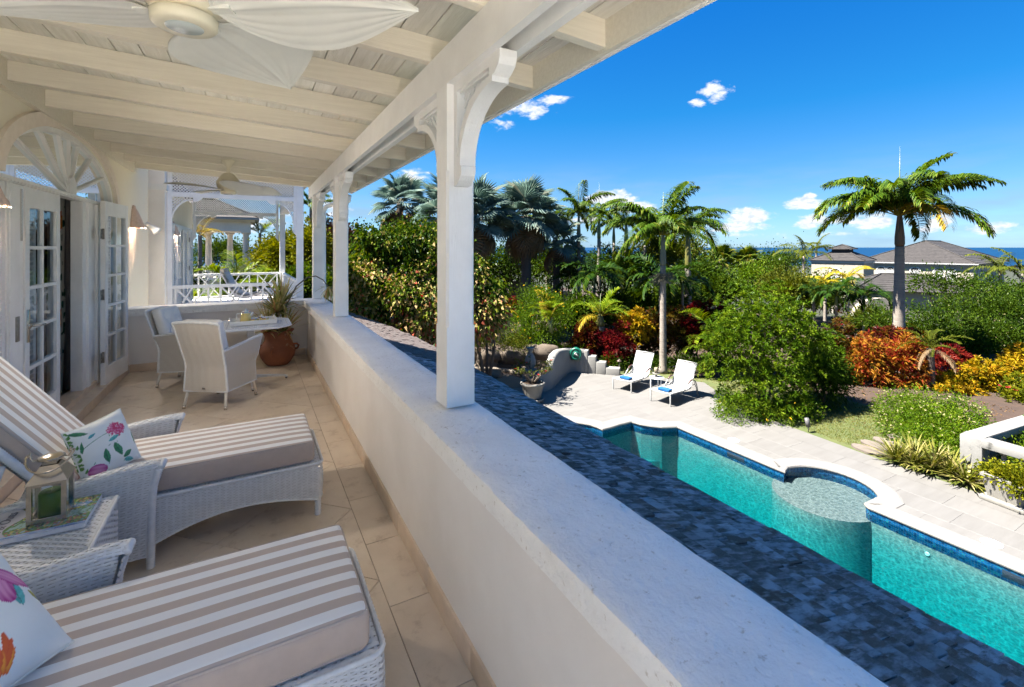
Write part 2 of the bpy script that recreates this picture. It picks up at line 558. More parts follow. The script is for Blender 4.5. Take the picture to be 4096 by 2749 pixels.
def rough_cap(x0, x1, y0, y1, z0, z1, along, name, parent):
    """coping with a slightly uneven top and worn edges"""
    r_ = np.random.default_rng(3)
    mb = MB()
    L = (y1 - y0) if along == 'y' else (x1 - x0)
    W = (x1 - x0) if along == 'y' else (y1 - y0)
    nL = max(8, int(L / .05)); ring = []
    H = z1 - z0
    prof = [(0, 0), (0, .5), (.0, .93), (.03, 1.0), (.3, 1.0), (.5, 1.0), (.7, 1.0), (.97, 1.0), (1, .93), (1, .5), (1, 0)]
    ph = r_.uniform(0, 6, 20)
    def nz(t, k): return .5 * math.sin(t * 9 + ph[k]) + .3 * math.sin(t * 23 + ph[k + 1]) + .2 * math.sin(t * 57 + ph[k + 2])
    vs = []
    for i in range(nL + 1):
        t = L * i / nL
        for k, (w, h) in enumerate(prof):
            ww = w * W + .0022 * nz(t, k % 8) + r_.normal(0, .0009)
            hh = h * H + (.0018 * nz(t, (k + 3) % 9) + r_.normal(0, .0005) if h > .5 else 0)
            vs.append((x0 + ww, y0 + t, z0 + hh) if along == 'y' else (x0 + t, y0 + ww, z0 + hh))
    n = len(prof)
    for grp in ((0, 1, 2), (2, 3, 4, 5, 6, 7, 8), (8, 9, 10), (10, 0)):
        g = list(grp); gv = []; fs = []
        for i in range(nL + 1): gv += [vs[i * n + k] for k in g]
        for i in range(nL):
            for k in range(len(g) - 1):
                q = (i * len(g) + k, i * len(g) + k + 1, (i + 1) * len(g) + k + 1, (i + 1) * len(g) + k)
                fs.append(q if along == 'x' else q[::-1])
        mb.add(gv, fs, 0, True)
    mb.add(vs[:n], [tuple(range(n))]); mb.add(vs[-n:], [tuple(range(n))])
    return mb.build(name, CAPSTONE, parent, world=True)


rough_cap(CI, CO, YN, YF + .25, CZ - .085, CZ, 'y', 'coping', par)
y = YN
k = 0
while y < YF - .02:
    y2 = min(y + .515, YF - .014)
    MB().rbox((PX - .006, (y + y2) / 2, .05), (.014, y2 - y - .003, .104), .002, 1).build('skirting_tile', MARBLE_SKIRT, par, world=True)
    y = y2
end = thing('end_parapet_wall', (-.35, YF + .1, 0), 'short low wall with rough coping closing the far end of the balcony behind the round-backed chairs', 'wall')
MB().box(-1.65, PX - .002, YF, YF + .25, -.6, CZ - .098).build('wall_face', PLASTER_W, end, world=True)
rough_cap(-1.50, CI + .004, YF - .04, YF + .29, CZ - .098, CZ + .002, 'x', 'coping', end)
xx = -1.40
while xx < PX - .02:
    x2 = min(xx + .5, PX - .02)
    MB().rbox(((xx + x2) / 2, YF - .006, .05), (x2 - xx - .003, .014, .104), .002, 1).build('skirting_tile', MARBLE_SKIRT, end, world=True)
    xx = x2

# unseen open deck added behind the viewer to bounce sunlight into the veranda
dk_ = MB().box(-7, .80, -9.5, YN - .002, -.25, -.004).build('added_bounce_deck', mat('pale_bounce_deck', (.80, .76, .69), (.76, .71, .64), rough=.7)); tag(dk_, kind='structure')
MB().box(PX, 1.0, -9.5, YN - .002, -.6, CZ - .02).build('wall_face', PLASTER_W, par, world=True)

# ================================================================ VERANDA ROOF
ROOF_Y0, ROOF_Y1 = .35, 8.60  # roof cut short over the viewer, shaped to let sky light in
RZ0, RZ1 = 2.655, 2.79            # rafter underside at the beam and at the wall
def rz(x): return RZ0 + (RZ1 - RZ0) * (.848 - x) / (.848 + 1.45)
vr = thing('veranda_roof', (0, 3, 2.6), 'white timber veranda roof with exposed limewashed rafters over the balcony', 'roof')
RD, RW = .135, .055
y = 5.157 - 12 * .672
while y < ROOF_Y1:
    if y > ROOF_Y0:
        mb = MB()
        x0, x1 = -1.448, 1.498
        mb.prism([(x0, y - RW / 2, rz(x0)), (x1, y - RW / 2, rz(x1)), (x1, y - RW / 2, rz(x1) + RD), (x0, y - RW / 2, rz(x0) + RD)], (0, RW, 0))
        o = mb.build('rafter', LIMEWOOD, vr, world=True)
    y += .672
# ceiling boards lie on the rafters and run along the balcony
nb = 21
for i in range(nb):
    xa = -1.448 + i * (2.99 / nb); xb = xa + 2.99 / nb - .007
    za, zb = rz(xa) + RD + .002, rz(xb) + RD + .002
    MB().prism([(xa, ROOF_Y0, za), (xb, ROOF_Y0, zb), (xb, ROOF_Y0, zb + .02), (xa, ROOF_Y0, za + .02)], (0, ROOF_Y1 - ROOF_Y0 + .1, 0)).build('ceiling_board', LIMEBOARD, vr, world=True)
MB().prism([(-1.448, ROOF_Y0, rz(-1.448) + RD + .026), (1.542, ROOF_Y0, rz(1.542) + RD + .026), (1.542, ROOF_Y0, rz(1.542) + RD + .05), (-1.448, ROOF_Y0, rz(-1.448) + RD + .05)], (0, ROOF_Y1 - ROOF_Y0 + .1, 0)).build('roof_deck', LIMEWOOD, vr, world=True)
MB().box(-1.499, -1.45, ROOF_Y0, ROOF_Y1, 2.735, 2.955).build('ledger_board', LIMEWOOD, vr, world=True)
# double beam with a recessed soffit between its two boards
BZ = 2.463
bm = MB()
bm.box(.848, .886, ROOF_Y0, ROOF_Y1, BZ, 2.654).box(.960, 1.000, ROOF_Y0, ROOF_Y1, BZ, 2.644).box(.887, .959, ROOF_Y0, ROOF_Y1, 2.546, 2.63)
bm.build('beam', WHITE, vr, world=True)
MB().box(1.50, 1.528, ROOF_Y0, ROOF_Y1, 2.600, 2.83).build('fascia', LIMEWOOD, vr, world=True)
MB().box(1.529, 1.552, ROOF_Y0, ROOF_Y1 + .02, 2.592, 2.862).build('drip_board', WHITE, vr, world=True)
# main roof above, rising to the ridge behind the wall
SHINGLE_D = mat('dark_weathered_shingle', (.075, .062, .055), (.16, .15, .155), scale=3, rough=.6, rnd=.25, bump=.5, bscale=40, st=(.4, 3, 3))
mr = MB()
mr.prism([(1.58, ROOF_Y0, 2.87), (-4.6, ROOF_Y0, 6.6), (-10.5, ROOF_Y0, 2.9), (-10.4, ROOF_Y0, 2.80), (-1.7, ROOF_Y0, 3.05), (-1.499, ROOF_Y0, 2.99), (1.56, ROOF_Y0, rz(1.542) + RD + .06)], (0, ROOF_Y1 + .45 - ROOF_Y0, 0))
mr.build('shingle_slope', SHINGLE_D, vr, world=True)

# ---- posts with latticed brackets
def bracket(mb, lat, y0, sgn, xa, xb, zt):
    """curved bracket in the beam plane; grows from the post face y0 in direction sgn"""
    L, H = .50, .62
    def pt(u, w): return (y0 + sgn * u, zt - w)
    # quarter curve sweeping toward the post
    outer = [(L, 0), (L, .03), (L - .012, .06), (L - .05, .085), (L - .07, .09), (L - .07, .115)]
    ax, az = L - .07 - .085, .30
    for k in range(0, 15):
        a = PI / 2 * k / 14
        outer.append((.085 + ax * (1 - math.sin(a)), .115 + az * (1 - math.cos(a))))
        inner = []
    for k in range(0, 15):
        a = PI / 2 * k / 14
        inner.append((.057 + (ax - .003) * (1 - math.sin(a)), .085 + az * (1 - math.cos(a))))
    # outline ring: outer edge down, back up the post, with the latticed opening cut out by strips
    W = (xb - xa)
    n = min(len(outer), 40)
    top = [(L, 0), (0, 0)]
    frame = []
    # curved rib
    rib_o = outer[6:21]; rib_i = inner
    m = min(len(rib_o), len(rib_i))
    for k in range(m - 1):
        q = [rib_o[k], rib_o[k + 1], rib_i[k + 1], rib_i[k]]
        mb.prism([(xa, *pt(*p)) for p in q], (W, 0, 0))
    mb.prism([(xa + .001, *pt(*p)) for p in [(L, 0), (L, .03), (L - .012, .06), (L - .05, .085), (L - .07, .09), (L - .07, .115), rib_i[0], (rib_i[0][0], 0)]], (W - .002, 0, 0))
    mb.prism([(xa + .002, *pt(*p)) for p in [(0, 0), (rib_i[0][0], 0), (rib_i[0][0], .045), (0, .045)]], (W - .004, 0, 0))
    mb.prism([(xa + .003, *pt(*p)) for p in [(0, .045), (.04, .045), (.04, .36), (.057, .385), (.085, .414), (.095, .42), (.095, .44), (.088, .465), (.07, .485), (.035, .505), (0, .51)]], (W - .006, 0, 0))
    # inner stepped moulding
    mb.prism([(xa + .018, *pt(*p)) for p in [(.04, .045), (rib_i[0][0] - .05, .045), (rib_i[0][0] - .05, .056), (.04, .056)]], (W - .036, 0, 0))
    # lattice strips, two crossing layers
    def inside(u, w):
        if u < .04 or w < .056: return False
        for k in range(m - 1):
            (u1, w1), (u2, w2) = rib_i[k], rib_i[k + 1]
            if min(u1, u2) <= u <= max(u1, u2):
                t = (u - u1) / (u2 - u1 + 1e-9)
                return w < w1 + (w2 - w1) * t
        return False
    for dirn, xo in ((1, .004), (-1, -.004)):
        for c in np.arange(-.6, 1.2, .044):
            seg = []
            for s_ in np.arange(-.1, .9, .006):
                u = s_; w = (c + s_ if dirn == 1 else c - s_ + .0)
                if inside(u, w): seg.append((u, w))
            if len(seg) > 2:
                (u1, w1), (u2, w2) = seg[0], seg[-1]
                dx, dz = u2 - u1, w2 - w1
                ln = math.hypot(dx, dz); nx, nz_ = -dz / ln * .0075, dx / ln * .0075
                q = [(u1 + nx, w1 + nz_), (u2 + nx, w2 + nz_), (u2 - nx, w2 - nz_), (u1 - nx, w1 - nz_)]
                lat.prism([((xa + xb) / 2 + xo - .004, *pt(*p)) for p in q], (.005, 0, 0))


def post(yc, label, z0=CZ + .012, group='square posts along the parapet', far_bracket=True, near_bracket=True):
    x0, x1 = .848, .998
    yc0, yc1 = yc, yc + .148
    t = thing('veranda_post', (.923, yc + .074, z0), label, 'post', group=group)
    mb = MB()
    c = .012
    # plain foot and head, chamfered shaft between
    mb.box(x0, x1, yc0, yc1, z0, z0 + .40)
    pr = [(x0 + c, yc0), (x1 - c, yc0), (x1, yc0 + c), (x1, yc1 - c), (x1 - c, yc1), (x0 + c, yc1), (x0, yc1 - c), (x0, yc0 + c)]
    mb.prism([(a, b, z0 + .40) for a, b in pr], (0, 0, .78))
    mb.box(x0, x1, yc0, yc1, z0 + 1.18, 2.4625)
    mb.build('shaft', WHITE, t, world=True)
    MB().box(x0 + .04, x0 + .1, yc0 + .05, yc1 - .05, z0 - .014, z0).build('base_plate', DULLMETAL, t, world=True)
    for s_, y0, on in ((-1, yc0, near_bracket), (1, yc1, far_bracket)):
        if not on: continue
        b = MB(); la = MB()
        bracket(b, la, y0, s_, .882, .964, 2.4625)
        bo = b.build('bracket', WHITE, t, world=True)
        lo = la.build('lattice', WHITE, bo, world=True)
        lo['kind'] = 'stuff'
    return t


post(2.194, 'nearest and largest square white post with curved latticed brackets on the parapet coping')
post(5.75, 'middle square white post on the parapet coping, in front of the green hedge tree', z0=CZ + .006)
post(7.92, 'farthest square white post at the corner of the parapet, left of the curved drainpipe', z0=CZ + .006, far_bracket=False)

# ---- downpipe
dp = thing('downpipe', (1.1, 8.87, -3), 'white drainpipe curving down from the eave beyond the farthest parapet post', 'drainpipe')
mb = MB()
pts = [(1.5, 8.55, 2.55), (1.5, 8.62, 2.47), (1.46, 8.70, 2.42), (1.25, 8.80, 2.40), (1.16, 8.85, 2.37), (1.12, 8.87, 2.28), (1.12, 8.87, 1.2), (1.12, 8.87, 1.0), (1.14, 8.87, .85), (1.24, 8.85, .75), (1.4, 8.8, .70)]
mb.tube(pts, .038, 12)
for zc in (2.2, 1.0):
    mb.tube([(1.12, 8.87, zc), (1.12, 8.87, zc + .04)], .043, 12)
mb.build('pipe', WHITE_GLOSS, dp, world=True)
mb = MB()
mb.prism([(1.553, ROOF_Y0, 2.72), (1.64, ROOF_Y0, 2.72), (1.65, ROOF_Y0, 2.80), (1.553, ROOF_Y0, 2.80)], (0, ROOF_Y1 - ROOF_Y0, 0)).build('gutter', WHITE_GLOSS, dp, world=True)

# ================================================================ HOUSE WALL, DOORS
villa = thing('villa_wall', (WX, 5, 0), 'cream plastered house wall with a wide arched doorway on the left of the balcony', 'house wall')
OA, OB = 4.5, 7.6            # door opening
AC, AA, AH, AZ = 6.05, 1.55, .56, 2.17
TOPZ = 3.02
def arch(n=40, aa=AA, ah=AH, az=AZ): return [(AC - aa * math.cos(PI * k / n), az + ah * math.sin(PI * k / n)) for k in range(n + 1)]
w = MB()
w.box(-1.68, WX, YN, OA, -.3, TOPZ).box(-1.68, WX, OB, 9.83, -3.1, TOPZ)
ap = arch()
for k in range(40):
    (ya, za), (yb, zb) = ap[k], ap[k + 1]
    w.prism([(WX, ya, za), (WX, yb, zb), (WX, yb, TOPZ), (WX, ya, TOPZ)], (-.18, 0, 0))
w.build('wall', PLASTER, villa, world=True)
MB().box(-1.68, -1.28, 9.83, 10.05, -3.1, 3.4).build('pier', PLASTER_W, villa, world=True)
MB().box(-1.70, -1.25, 9.81, 10.07, 2.62, 2.72).build('pier_moulding', WHITE, villa, world=True)
t = MB()
ao = arch(40, AA + .14, AH + .12, AZ)
for k in range(40):
    (ya, za), (yb, zb) = ap[k], ap[k + 1]; (yc, zc), (yd, zd) = ao[k + 1], ao[k]
    t.prism([(WX + .001, ya, za), (WX + .001, yb, zb), (WX + .001, yc, zc), (WX + .001, yd, zd)], (.03, 0, 0))
t.build('arch_moulding', CORAL, villa, world=True)

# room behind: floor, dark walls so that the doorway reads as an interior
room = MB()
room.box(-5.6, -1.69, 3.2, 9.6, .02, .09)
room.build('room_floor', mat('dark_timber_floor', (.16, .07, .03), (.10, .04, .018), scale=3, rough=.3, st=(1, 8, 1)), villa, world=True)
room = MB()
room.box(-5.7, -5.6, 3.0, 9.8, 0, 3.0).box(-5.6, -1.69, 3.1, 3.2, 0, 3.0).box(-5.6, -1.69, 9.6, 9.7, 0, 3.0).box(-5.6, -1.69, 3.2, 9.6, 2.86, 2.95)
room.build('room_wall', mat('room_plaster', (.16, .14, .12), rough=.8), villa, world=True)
bedm = mat('red_brown_wood', (.18, .05, .025), (.10, .03, .015), scale=4, rough=.35)
bd = thing('wooden_cabinet', (-2.7, 7.0, .09), 'dark red-brown wooden cabinet just inside the open doorway', 'cabinet')
MB().box(-3.1, -2.35, 7.2, 8.6, .09, 1.0).rbox((-2.725, 7.9, 1.02), (.82, 1.46, .04), .01).build('body', bedm, bd, world=True)
MB().box(-2.352, -2.335, 7.25, 7.88, .2, .92).box(-2.352, -2.335, 7.92, 8.55, .2, .92).build('door_panel', bedm, bd, world=True)

FX0, FX1 = -1.63, -1.575      # plane of the closed door frames
def leaf_door(name, yaxis_len, parent, M, z0, z1, lock=False, hinge_side=0, handle=None):
    """glazed leaf 2 x 5 panes; local: length along +Y, thickness X, M places it"""
    L = yaxis_len; th = .045
    st_, rail_t, rail_b, mun = .085, .16, .20, .028
    d = MB(); d.M = M
    d.box(0, th, 0, st_, z0, z1).box(0, th, L - st_, L, z0, z1)
    d.box(.001, th - .001, st_, L - st_, z1 - rail_t, z1).box(.001, th - .001, st_, L - st_, z0, z0 + rail_b)
    gy0, gy1, gz0, gz1 = st_, L - st_, z0 + rail_b, z1 - rail_t
    d.box(.006, th - .006, (gy0 + gy1) / 2 - mun / 2, (gy0 + gy1) / 2 + mun / 2, gz0, gz1)
    nz_ = 5
    for k in range(1, nz_):
        zc = gz0 + (gz1 - gz0) * k / nz_
        d.box(.004, th - .004, gy0, gy1, zc - mun / 2, zc + mun / 2)
    o = d.build('door', WHITE, parent)
    o['label'] = name
    for j in range(2):
        for k in range(nz_):
            ya = gy0 + (gy1 - gy0) * j / 2 + (mun / 2 if j else 0); yb = gy0 + (gy1 - gy0) * (j + 1) / 2 - (0 if j else mun / 2)
            za = gz0 + (gz1 - gz0) * k / nz_ + (mun / 2 if k else 0); zb = gz0 + (gz1 - gz0) * (k + 1) / nz_ - (mun / 2 if k < nz_ - 1 else 0)
            p = MB(); p.M = M
            p.add([(th / 2, ya, za), (th / 2, yb, za), (th / 2, yb, zb), (th / 2, ya, zb)], [(0, 1, 2, 3)])
            p.build('pane', GLASS, o)
    return o


villa_loc = Matrix.Translation(-Vector(villa.location))
def hinge(parent, M, z):
    h = MB(); h.M = M
    h.box(-.001, .004, -.075, -.012, z - .055, z + .055).box(-.001, .004, .012, .075, z - .055, z + .055)
    h.tube([(.008, 0, z - .06), (.008, 0, z + .06)], .011, 8)
    for sy in (-.06, -.04, .04, .06):
        for sz in (-.035, 0, .035):
            h.box(.004, .0052, sy - .003, sy + .003, z + sz - .003, z + sz + .003, 1)
    return h.build('hinge', [DULLMETAL, DARK], parent)


Md = villa_loc @ Matrix.Translation((-1.585, 5.05, 0))
ld = leaf_door('closed glazed door leaf with long handle plate, left of the dark doorway', .77, villa, Md, .16, 2.128)
# lever handle and lock plates
h = MB(); h.M = Md
h.rbox((.05, .045, 1.03), (.012, .04, .26), .004, 1)
h.tube([(.055, .045, 1.03), (.10, .045, 1.03), (.115, .06, 1.03), (.115, .165, 1.025)], [.009, .009, .010, .008], 8)
h.tube([(.055, .045, 1.03), (.063, .045, 1.03)], .024, 12)
h.build('handle', CHROME, ld)
# edge of the neighbouring folded leaf
e = MB()
e.box(-1.61, -1.55, 4.77, 5.04, .16, 2.128).box(-1.549, -1.543, 4.80, 4.88, .2, 2.09)
fo = e.build('door_stile', WHITE, villa, world=True)
h = MB(); h.rbox((-1.545, 4.93, 1.03), (.012, .05, .19), .003, 1); h.build('lock_plate', DULLMETAL, fo, world=True)
h = MB(); h.box(-1.549, -1.541, 4.99, 5.005, 1.7, 2.10); h.build('bolt', CHROME, fo, world=True)


def louver(y0, y1, z0, z1, x, parent, name_label, M=None):
    s = MB(); s.M = M
    s.box(x - .02, x + .02, y0, y0 + .05, z0, z1).box(x - .02, x + .02, y1 - .05, y1, z0, z1).box(x - .019, x + .019, y0 + .05, y1 - .05, z0, z0 + .08).box(x - .019, x + .019, y0 + .05, y1 - .05, z1 - .08, z1)
    o = s.build('shutter', WHITE, parent, world=M is None)
    o['label'] = name_label
    l = MB(); l.M = M
    z = z0 + .10
    while z < z1 - .09:
        l.prism([(x - .022, y0 + .05, z - .014), (x - .018, y0 + .05, z - .020), (x + .022, y0 + .05, z + .012), (x + .018, y0 + .05, z + .018)], (0, y1 - y0 - .10, 0))
        z += .042
    q = l.build('slat', WHITE, o, world=M is None)
    q['kind'] = 'stuff'
    return o


louver(4.51, 4.765, .16, 2.128, -1.58, villa, 'louvred shutter at the left edge behind the shell lamp')
louver(5.06, 5.60, .16, 2.12, -1.66, villa, 'louvred shutter folded behind the closed glazed leaf')
# jamb group right of the doorway
jb = MB()
jb.box(-1.63, -1.535, 6.46, 7.02, .12, 2.129).box(-1.534, -1.515, 6.58, 6.68, .12, 2.129).box(-1.534, -1.505, 6.88, 7.02, .12, 2.129).box(-1.63, -1.56, 5.82, 5.86, .12, 2.129)
jb.build('door_jamb', WHITE, villa, world=True)
louver(7.03, 7.59, .16, 2.128, -1.555, villa, 'louvred shutter right of the doorway behind the open glazed leaf')
MB().box(-1.61, -1.525, OA, OB, 2.13, 2.17).box(-1.524, -1.505, OA, OB, 2.14, 2.165).build('transom', WHITE, villa, world=True)
MB().box(-1.66, -1.51, OA, OB, .1055, .158).build('threshold', MARBLE_SKIRT, villa, world=True)
ang = math.atan2(7.54 - 6.86, 1.445 - 1.475)
Mo = villa_loc @ Matrix.Translation((-1.475, 6.84, 0)) @ Matrix.Rotation(-math.atan2(.07, .70), 4, 'Z')
rd = leaf_door('glazed door leaf folded open against the right side of the doorway', .72, villa, Mo, .10, 2.17)
for z in (1.80, 1.12, .42):
    hinge(villa, villa_loc @ Matrix.Translation((-1.452, 6.815, 0)), z)
# fanlight
fan = MB()
ring_o = arch(40, AA, AH, AZ); ring_i = arch(40, AA - .055, AH - .05, AZ)
for k in range(40):
    (ya, za), (yb, zb) = ring_o[k], ring_o[k + 1]; (yc, zc), (yd, zd) = ring_i[k + 1], ring_i[k]
    fan.prism([(-1.585, ya, za), (-1.585, yb, zb), (-1.585, yc, zc), (-1.585, yd, zd)], (.07, 0, 0))
fl = fan.build('fanlight', WHITE, villa, world=True)
bos = []
for k in range(17):
    a = PI * k / 16
    bos.append((-1.58, AC - .10 * math.cos(a), AZ + .17 * math.sin(a)))
MB().prism(bos, (.075, 0, 0)).build('boss', WHITE, fl, world=True)
angs = [8, 26, 45, 62, 76, 90, 104, 118, 135, 154, 172]
for a in [R(q) for q in (14, 32, 61, 90, 119, 148, 166)]:
    # bar from boss to rim along the ray; find rim hit
    dy, dz = -math.cos(a), math.sin(a)
    tt = 1 / math.sqrt((dy / (AA - .03)) ** 2 + (dz / (AH - .03)) ** 2)
    ny, nz_ = -dz * .013, dy * .013
    p0 = (AC + dy * .08, AZ + dz * .08); p1 = (AC + dy * tt, AZ + dz * tt)
    MB().prism([(-1.572, p0[0] + ny, p0[1] + nz_), (-1.572, p1[0] + ny, p1[1] + nz_), (-1.572, p1[0] - ny, p1[1] - nz_), (-1.572, p0[0] - ny, p0[1] - nz_)], (.045, 0, 0)).build('glazing_bar', WHITE, fl, world=True)
gm = MB()
gm.add([(-1.552, AC, AZ)] + [(-1.552, p[0], p[1]) for p in arch(24, AA - .05, AH - .045, AZ)], [(0, k + 1, k + 2) for k in range(24)])
gm.build('pane', GLASS, fl, world=True)

# curtains in the doorway
def curtain_mesh(x, y0, y1, z0, z1, folds, amp, top_pull=0):
    mb = MB()
    def f(u, v):
        z = z0 + (z1 - z0) * v
        k = 1 - .25 * (1 - v) * top_pull
        yy_ = y0 + (y1 - y0) * u * (k if top_pull else 1)
        return (x + amp * math.sin(u * folds * 2 * PI) * (1 - .3 * v), yy_ + .01 * math.sin(v * 5 + u * 9), z)
    mb.grid(f, folds * 10, 12)
    return mb


cu = thing('white_curtain', (-2.0, 6.6, .1), 'plain pale curtain hanging inside the right edge of the doorway', 'curtain')
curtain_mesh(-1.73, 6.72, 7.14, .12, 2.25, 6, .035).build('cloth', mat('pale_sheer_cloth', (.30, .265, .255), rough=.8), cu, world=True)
# floral curtain: print painted per vertex
def paint_mesh(o, fn):
    me = o.data
    ca = me.color_attributes.new('print', 'FLOAT_COLOR', 'POINT')
    return ca


def printmat(name, rough=.7, coat=0):
    m = bpy.data.materials.new(name); m.use_nodes = True
    nt = m.node_tree; n = new_nodes(nt)
    at = n('ShaderNodeAttribute', attribute_name='print')
    bs = n('ShaderNodeBsdfPrincipled', ins={'Roughness': rough, 'Base Color': at.outputs['Color'], 'Coat Weight': coat})
    n('ShaderNodeOutputMaterial', ins={0: bs.outputs[0]})
    return m


def ell(U, V, cx, cy, a, b, th):
    c, s = math.cos(th), math.sin(th)
    x = (U - cx) * c + (V - cy) * s; y = -(U - cx) * s + (V - cy) * c
    return (x / a) ** 2 + (y / b) ** 2


def leafshape(U, V, cx, cy, L, W, th):
    """pointed leaf starting at cx,cy"""
    c, s = math.cos(th), math.sin(th)
    x = ((U - cx) * c + (V - cy) * s) / L; y = -(U - cx) * s + (V - cy) * c
    w = W * np.sin(np.clip(x, 0, 1) * PI) ** .8 * (1 - .35 * np.clip(x, 0, 1))
    return (x > 0) & (x < 1) & (np.abs(y) < w), x, y / (w + 1e-6)


def draw_leaf(C, U, V, cx, cy, L, W, th, col=(.05, .26, .12)):
    m, x, y = leafshape(U, V, cx, cy, L, W, th)
    sh = .75 + .5 * (np.sin(x * 22 + np.abs(y) * 4) > .3) * .35 - .35 * (np.abs(y) < .10) + .25 * (y > 0)
    for i in range(3): C[..., i] = np.where(m, col[i] * sh, C[..., i])


def draw_ell(C, U, V, cx, cy, a, b, th, c_in, c_out, veins=0):
    r = ell(U, V, cx, cy, a, b, th)
    m = r < 1
    k = np.clip(r, 0, 1)
    if veins:
        c, s = math.cos(th), math.sin(th)
        y = -(U - cx) * s + (V - cy) * c
        k = np.clip(k + .25 * np.sin(y / b * veins), 0, 1)
    for i in range(3): C[..., i] = np.where(m, c_in[i] + (c_out[i] - c_in[i]) * k, C[..., i])


def set_print(o, C):
    me = o.data
    ca = me.color_attributes.new('print', 'FLOAT_COLOR', 'POINT')
    A = np.ones((len(me.vertices), 4), dtype=np.float32); A[:, :3] = C.reshape(-1, 3)
    ca.data.foreach_set('color', A.ravel())


fc = thing('floral_curtain', (-2.15, 6.1, .1), 'white curtain printed with orange flowers and green leaves inside the doorway', 'curtain')
mbc = MB()
NU, NV = 80, 200
mbc.grid(lambda u, v: (-1.77 + .025 * math.sin(u * 5 * 2 * PI), 6.50 + .36 * u * (1 - .5 * (1 - v) ** 2), .12 + 2.1 * v), NU, NV)
fco = mbc.build('cloth', printmat('floral_curtain_cloth'), fc, world=True)
U, V = np.meshgrid(np.linspace(0, .6, NU + 1), np.linspace(0, 2.1, NV + 1))
C = np.full(U.shape + (3,), .62); C[..., 2] = .56
rr = np.random.default_rng(5)
for k in range(46):
    draw_leaf(C, U, V, rr.uniform(0, .6), rr.uniform(0, 2.1), rr.uniform(.10, .2), rr.uniform(.03, .05), rr.uniform(0, 6.3), (.03, .10, .06))
for k in range(4):
    cx, cy = rr.uniform(.1, .5), .3 + k * .5
    for q in range(7):
        a = q * .5 - 1.8
        draw_ell(C, U, V, cx + .06 * math.cos(a), cy + .06 * math.sin(a), .06, .018, a, (.75, .30, .03), (.60, .06, .02))
set_print(fco, C)
rod = thing('curtain_rod', (-1.9, 6.5, 1), 'thin steel rod hanging in front of the floral curtain', 'rod')
MB().tube([(-1.70, 6.30, 2.1), (-1.70, 6.28, 1.3)], .008, 8).build('rod', CHROME, rod, world=True)

# ---- wall lamps shaped like scallop shells
SHELL = mat('pink_coral_shade', (.72, .56, .47), (.62, .46, .38), scale=40, rough=.9, bump=.3, bscale=120, c3=(.40, .28, .22), s3=120, f3=(.6, .7))
GLOW = bpy.data.materials.new('warm_lamp_glow'); GLOW.use_nodes = True
_n = new_nodes(GLOW.node_tree); _e = _n('ShaderNodeEmission', ins={0: (1.0, .34, .16, 1), 1: .07}); _n('ShaderNodeOutputMaterial', ins={0: _e.outputs[0]})
def sconce(x, y, z, label, s=1.0):
    t = thing('shell_wall_lamp', (x, y, z), label, 'wall lamp', group='scallop shell lamps on the house walls')
    mb = MB()
    NA, NZ = 48, 10
    def f(u, v):
        a = -PI / 2 + PI * u                    # half round, facing +X
        r = .045 + .095 * v ** .75
        rb = 1 + .10 * abs(math.sin(u * 7 * PI)) * (0.2 + v)
        if v > .85: rb *= 1 + .06
        return (r * rb * math.cos(a) * .95, r * rb * math.sin(a), .21 - .27 * v + .012 * abs(math.sin(u * 7 * PI)) * (-1 if v > .95 else 0))
    mb.grid(f, NA, NZ)
    mb.lathe([(.02, .2), (.032, .21), (.028, .235), (.022, .25), (.005, .262)], (.012, 0, 0), 12)
    mb.build('shade', SHELL, t)
    MB().lathe([(.012, -.01), (.028, 0), (.03, .04), (.012, .07)], (.05, 0, 0), 12).build('bulb', GLOW, t)
    ld_ = bpy.data.lights.new('lamp', 'AREA'); ld_.shape = 'DISK'; ld_.size = .13; ld_.energy = 2.0; ld_.color = (1, .88, .76)
    link('lamp_light', ld_, t, (.11, 0, -.09)).rotation_euler = (0, R(-82), 0)
    MB().box(0, .012, -.04, .04, -.02, .2).build('bracket', WHITE, t)
    return t


sconce(WX, 4.17, 1.98, 'pink shell wall lamp cut by the left edge, beside the louvred shutter')
sconce(WX, 8.62, 2.0, 'pink shell wall lamp right of the open door leaf, next to the white spotlight')
sp = thing('wall_spotlight', (WX, 9.2, 2.0), 'small white spotlight on an arm fixed to the wall beside the shell lamp', 'spotlight')
mb = MB()
mb.lathe([(.001, 0), (.045, 0), (.045, .012), (.001, .013)], (0, 0, 0), 16); 
for i, v in enumerate(mb.v): mb.v[i] = (v[2], v[1], v[0])
mb.tube([(.01, 0, 0), (.06, 0, .01), (.09, -.01, 0)], .012, 8)
mb.build('arm', WHITE_GLOSS, sp)
mb = MB()
d0, d1 = Vector((.07, 0, .03)), Vector((.22, -.05, -.10))
mb.tube([d0, d0.lerp(d1, .3), d0.lerp(d1, .6), d0.lerp(d1, .85), d1], [.025, .034, .038, .058, .064], 16)
mb.build('lamp_head', WHITE_GLOSS, sp)

